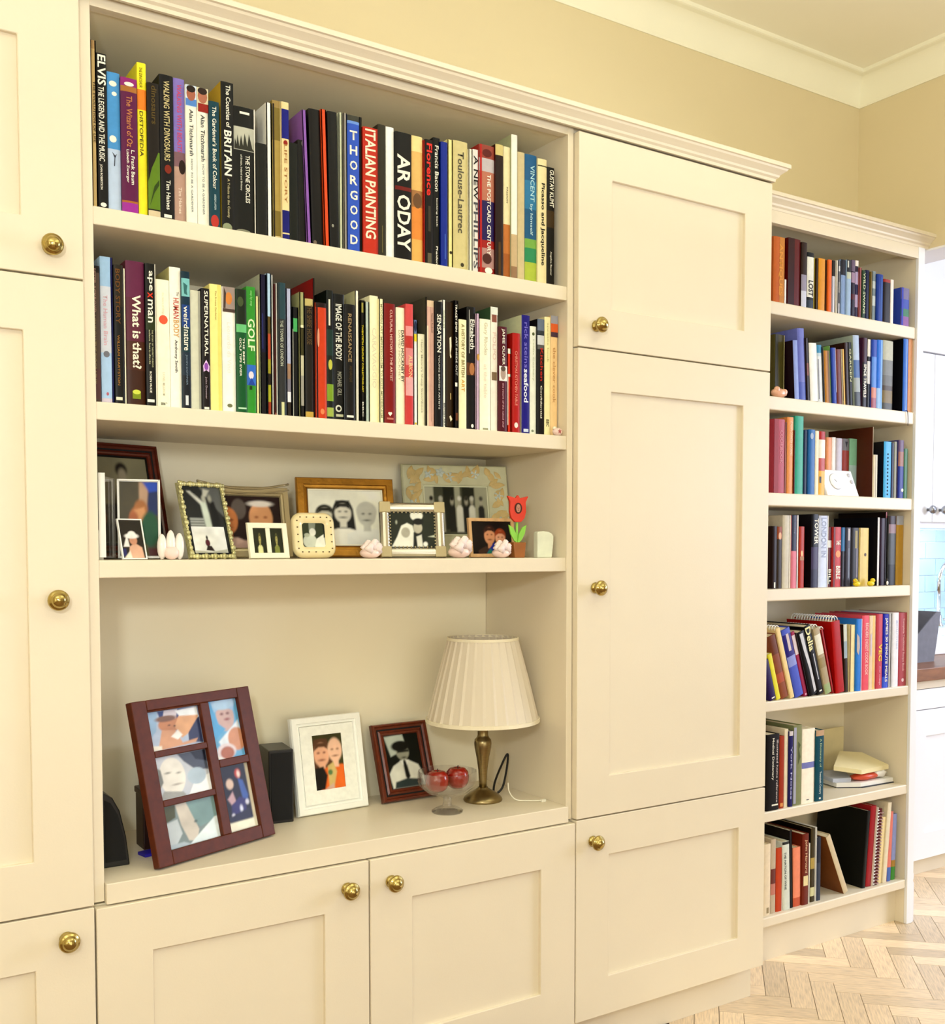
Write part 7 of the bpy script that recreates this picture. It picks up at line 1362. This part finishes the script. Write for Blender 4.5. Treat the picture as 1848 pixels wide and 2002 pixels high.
# pink shell on the second shelf
t = tag(empty('pink_shell', (2.2360, 0.1650, zc(RZ['r2'][0]))), 'peach pink sea shell on second bookcase shelf', 'shell')
SHELL = mat('peach_shell', 'eab08e', 0.3, noise=0.15, nscale=40, coat=0.3)
MB().blob((0, 0, .0125), (.029, .0115, .0125), 18, 10, fn=lambda d: 1 + .06 * math.sin(16 * d.x)).build('whorl', SHELL, t)
MB().blob((.020, -.002, .0155), (.010, .007, .010), 12, 8, fn=lambda d: 1 + .1 * math.sin(18 * d.z)).build('spire', SHELL, t)
MB().blob((-.010, -.003, .020), (.011, .007, .010), 12, 8).build('lip', SHELL, t)
# dark thread hanging over the second shelf edge
t = MB(); t.tube(bez([(2.7695, .165, zc(.4052)), (2.7700, .1495, zc(.4050)), (2.7705, .1475, zc(.400)), (2.7735, .1478, zc(.380)), (2.7730, .1478, zc(.362))], 20), .0010, 5)
tag(t.build('bookmark_thread', mat('navy_thread', '14182c', 0.8)), 'dark bookmark thread hanging over second bookcase shelf edge', 'thread')
# loose papers on the sixth shelf
R6 = zc(RZ['r6'][0])
def sheet(name, pts, th, mm, par=None):
    m = MB(); n = len(pts)
    m.v += [(x_, y_, z_) for x_, y_, z_ in pts] + [(x_, y_, z_ + th) for x_, y_, z_ in pts]
    m.face(tuple(reversed(range(n)))); m.face(tuple(range(n, 2 * n)))
    for i in range(n): m.face((i, (i + 1) % n, n + (i + 1) % n, n + i))
    return m.build(name, mm, par)
CREAMP = mat('cream_paper', 'f0e2b0', 0.8, noise=0.04, nscale=20)
WHITEP = mat('white_paper', 'f0ece4', 0.7, noise=0.04, nscale=20)
GREYP = mat('grey_blue_paper', 'c0c4d0', 0.7, noise=0.06, nscale=20)
REDP = mat('orange_red_packet', 'd8502c', 0.35, noise=0.12, nscale=16)
DKP = mat('dark_cover_card', '2a2c34', 0.6, noise=0.05)
o = sheet('magazine', [(2.590, .235, R6), (2.655, .195, R6), (2.796, .190, R6), (2.800, .290, R6), (2.62, .335, R6)], .003, DKP); tag(o, 'dark covered magazine at the bottom of the paper pile', 'magazine', 'papers on the sixth bookcase shelf')
o = sheet('newspaper', [(2.586, .235, R6 + .0035), (2.650, .199, R6 + .0035), (2.794, .192, R6 + .0035), (2.798, .290, R6 + .0035), (2.61, .335, R6 + .0035)], .012, WHITEP); tag(o, 'white folded newspaper in the paper pile', 'newspaper', 'papers on the sixth bookcase shelf')
o = sheet('envelope', [(2.582, .245, R6 + .016), (2.640, .225, R6 + .016), (2.700, .30, R6 + .022), (2.60, .335, R6 + .022)], .011, GREYP); tag(o, 'grey blue envelope sticking out of the pile left', 'envelope', 'papers on the sixth bookcase shelf')
m = MB()
m.blob((2.700, .222, R6 + .027), (.062, .022, .0115), 18, 8, fn=lambda d: 1 + .12 * math.sin(9 * d.x + 4 * d.y))
tag(m.build('snack_packet', REDP), 'crumpled orange red packet in the paper pile', 'packet', 'papers on the sixth bookcase shelf')
m = MB(); m.blob((2.757, .212, R6 + .030), (.030, .012, .012), 14, 8, fn=lambda d: 1 + .2 * math.sin(7 * d.x)); tag(m.build('crumpled_receipt', WHITEP), 'crumpled white receipt beside the orange packet', 'receipt', 'papers on the sixth bookcase shelf')
o = sheet('paper_wad', [(2.585, .245, R6 + .052), (2.655, .200, R6 + .040), (2.790, .205, R6 + .040), (2.775, .290, R6 + .066), (2.70, .315, R6 + .074)], .013, CREAMP); tag(o, 'thick cream paper wad on top of the pile', 'papers', 'papers on the sixth bookcase shelf')
o = sheet('yellow_envelope', [(2.62, .352, R6), (2.775, .360, R6), (2.776, .364, R6), (2.621, .356, R6)], .150, CREAMP)
tag(o, 'upright pale yellow envelope leaning on the bookcase back', 'envelope', 'papers on the sixth bookcase shelf')
flush_texts()
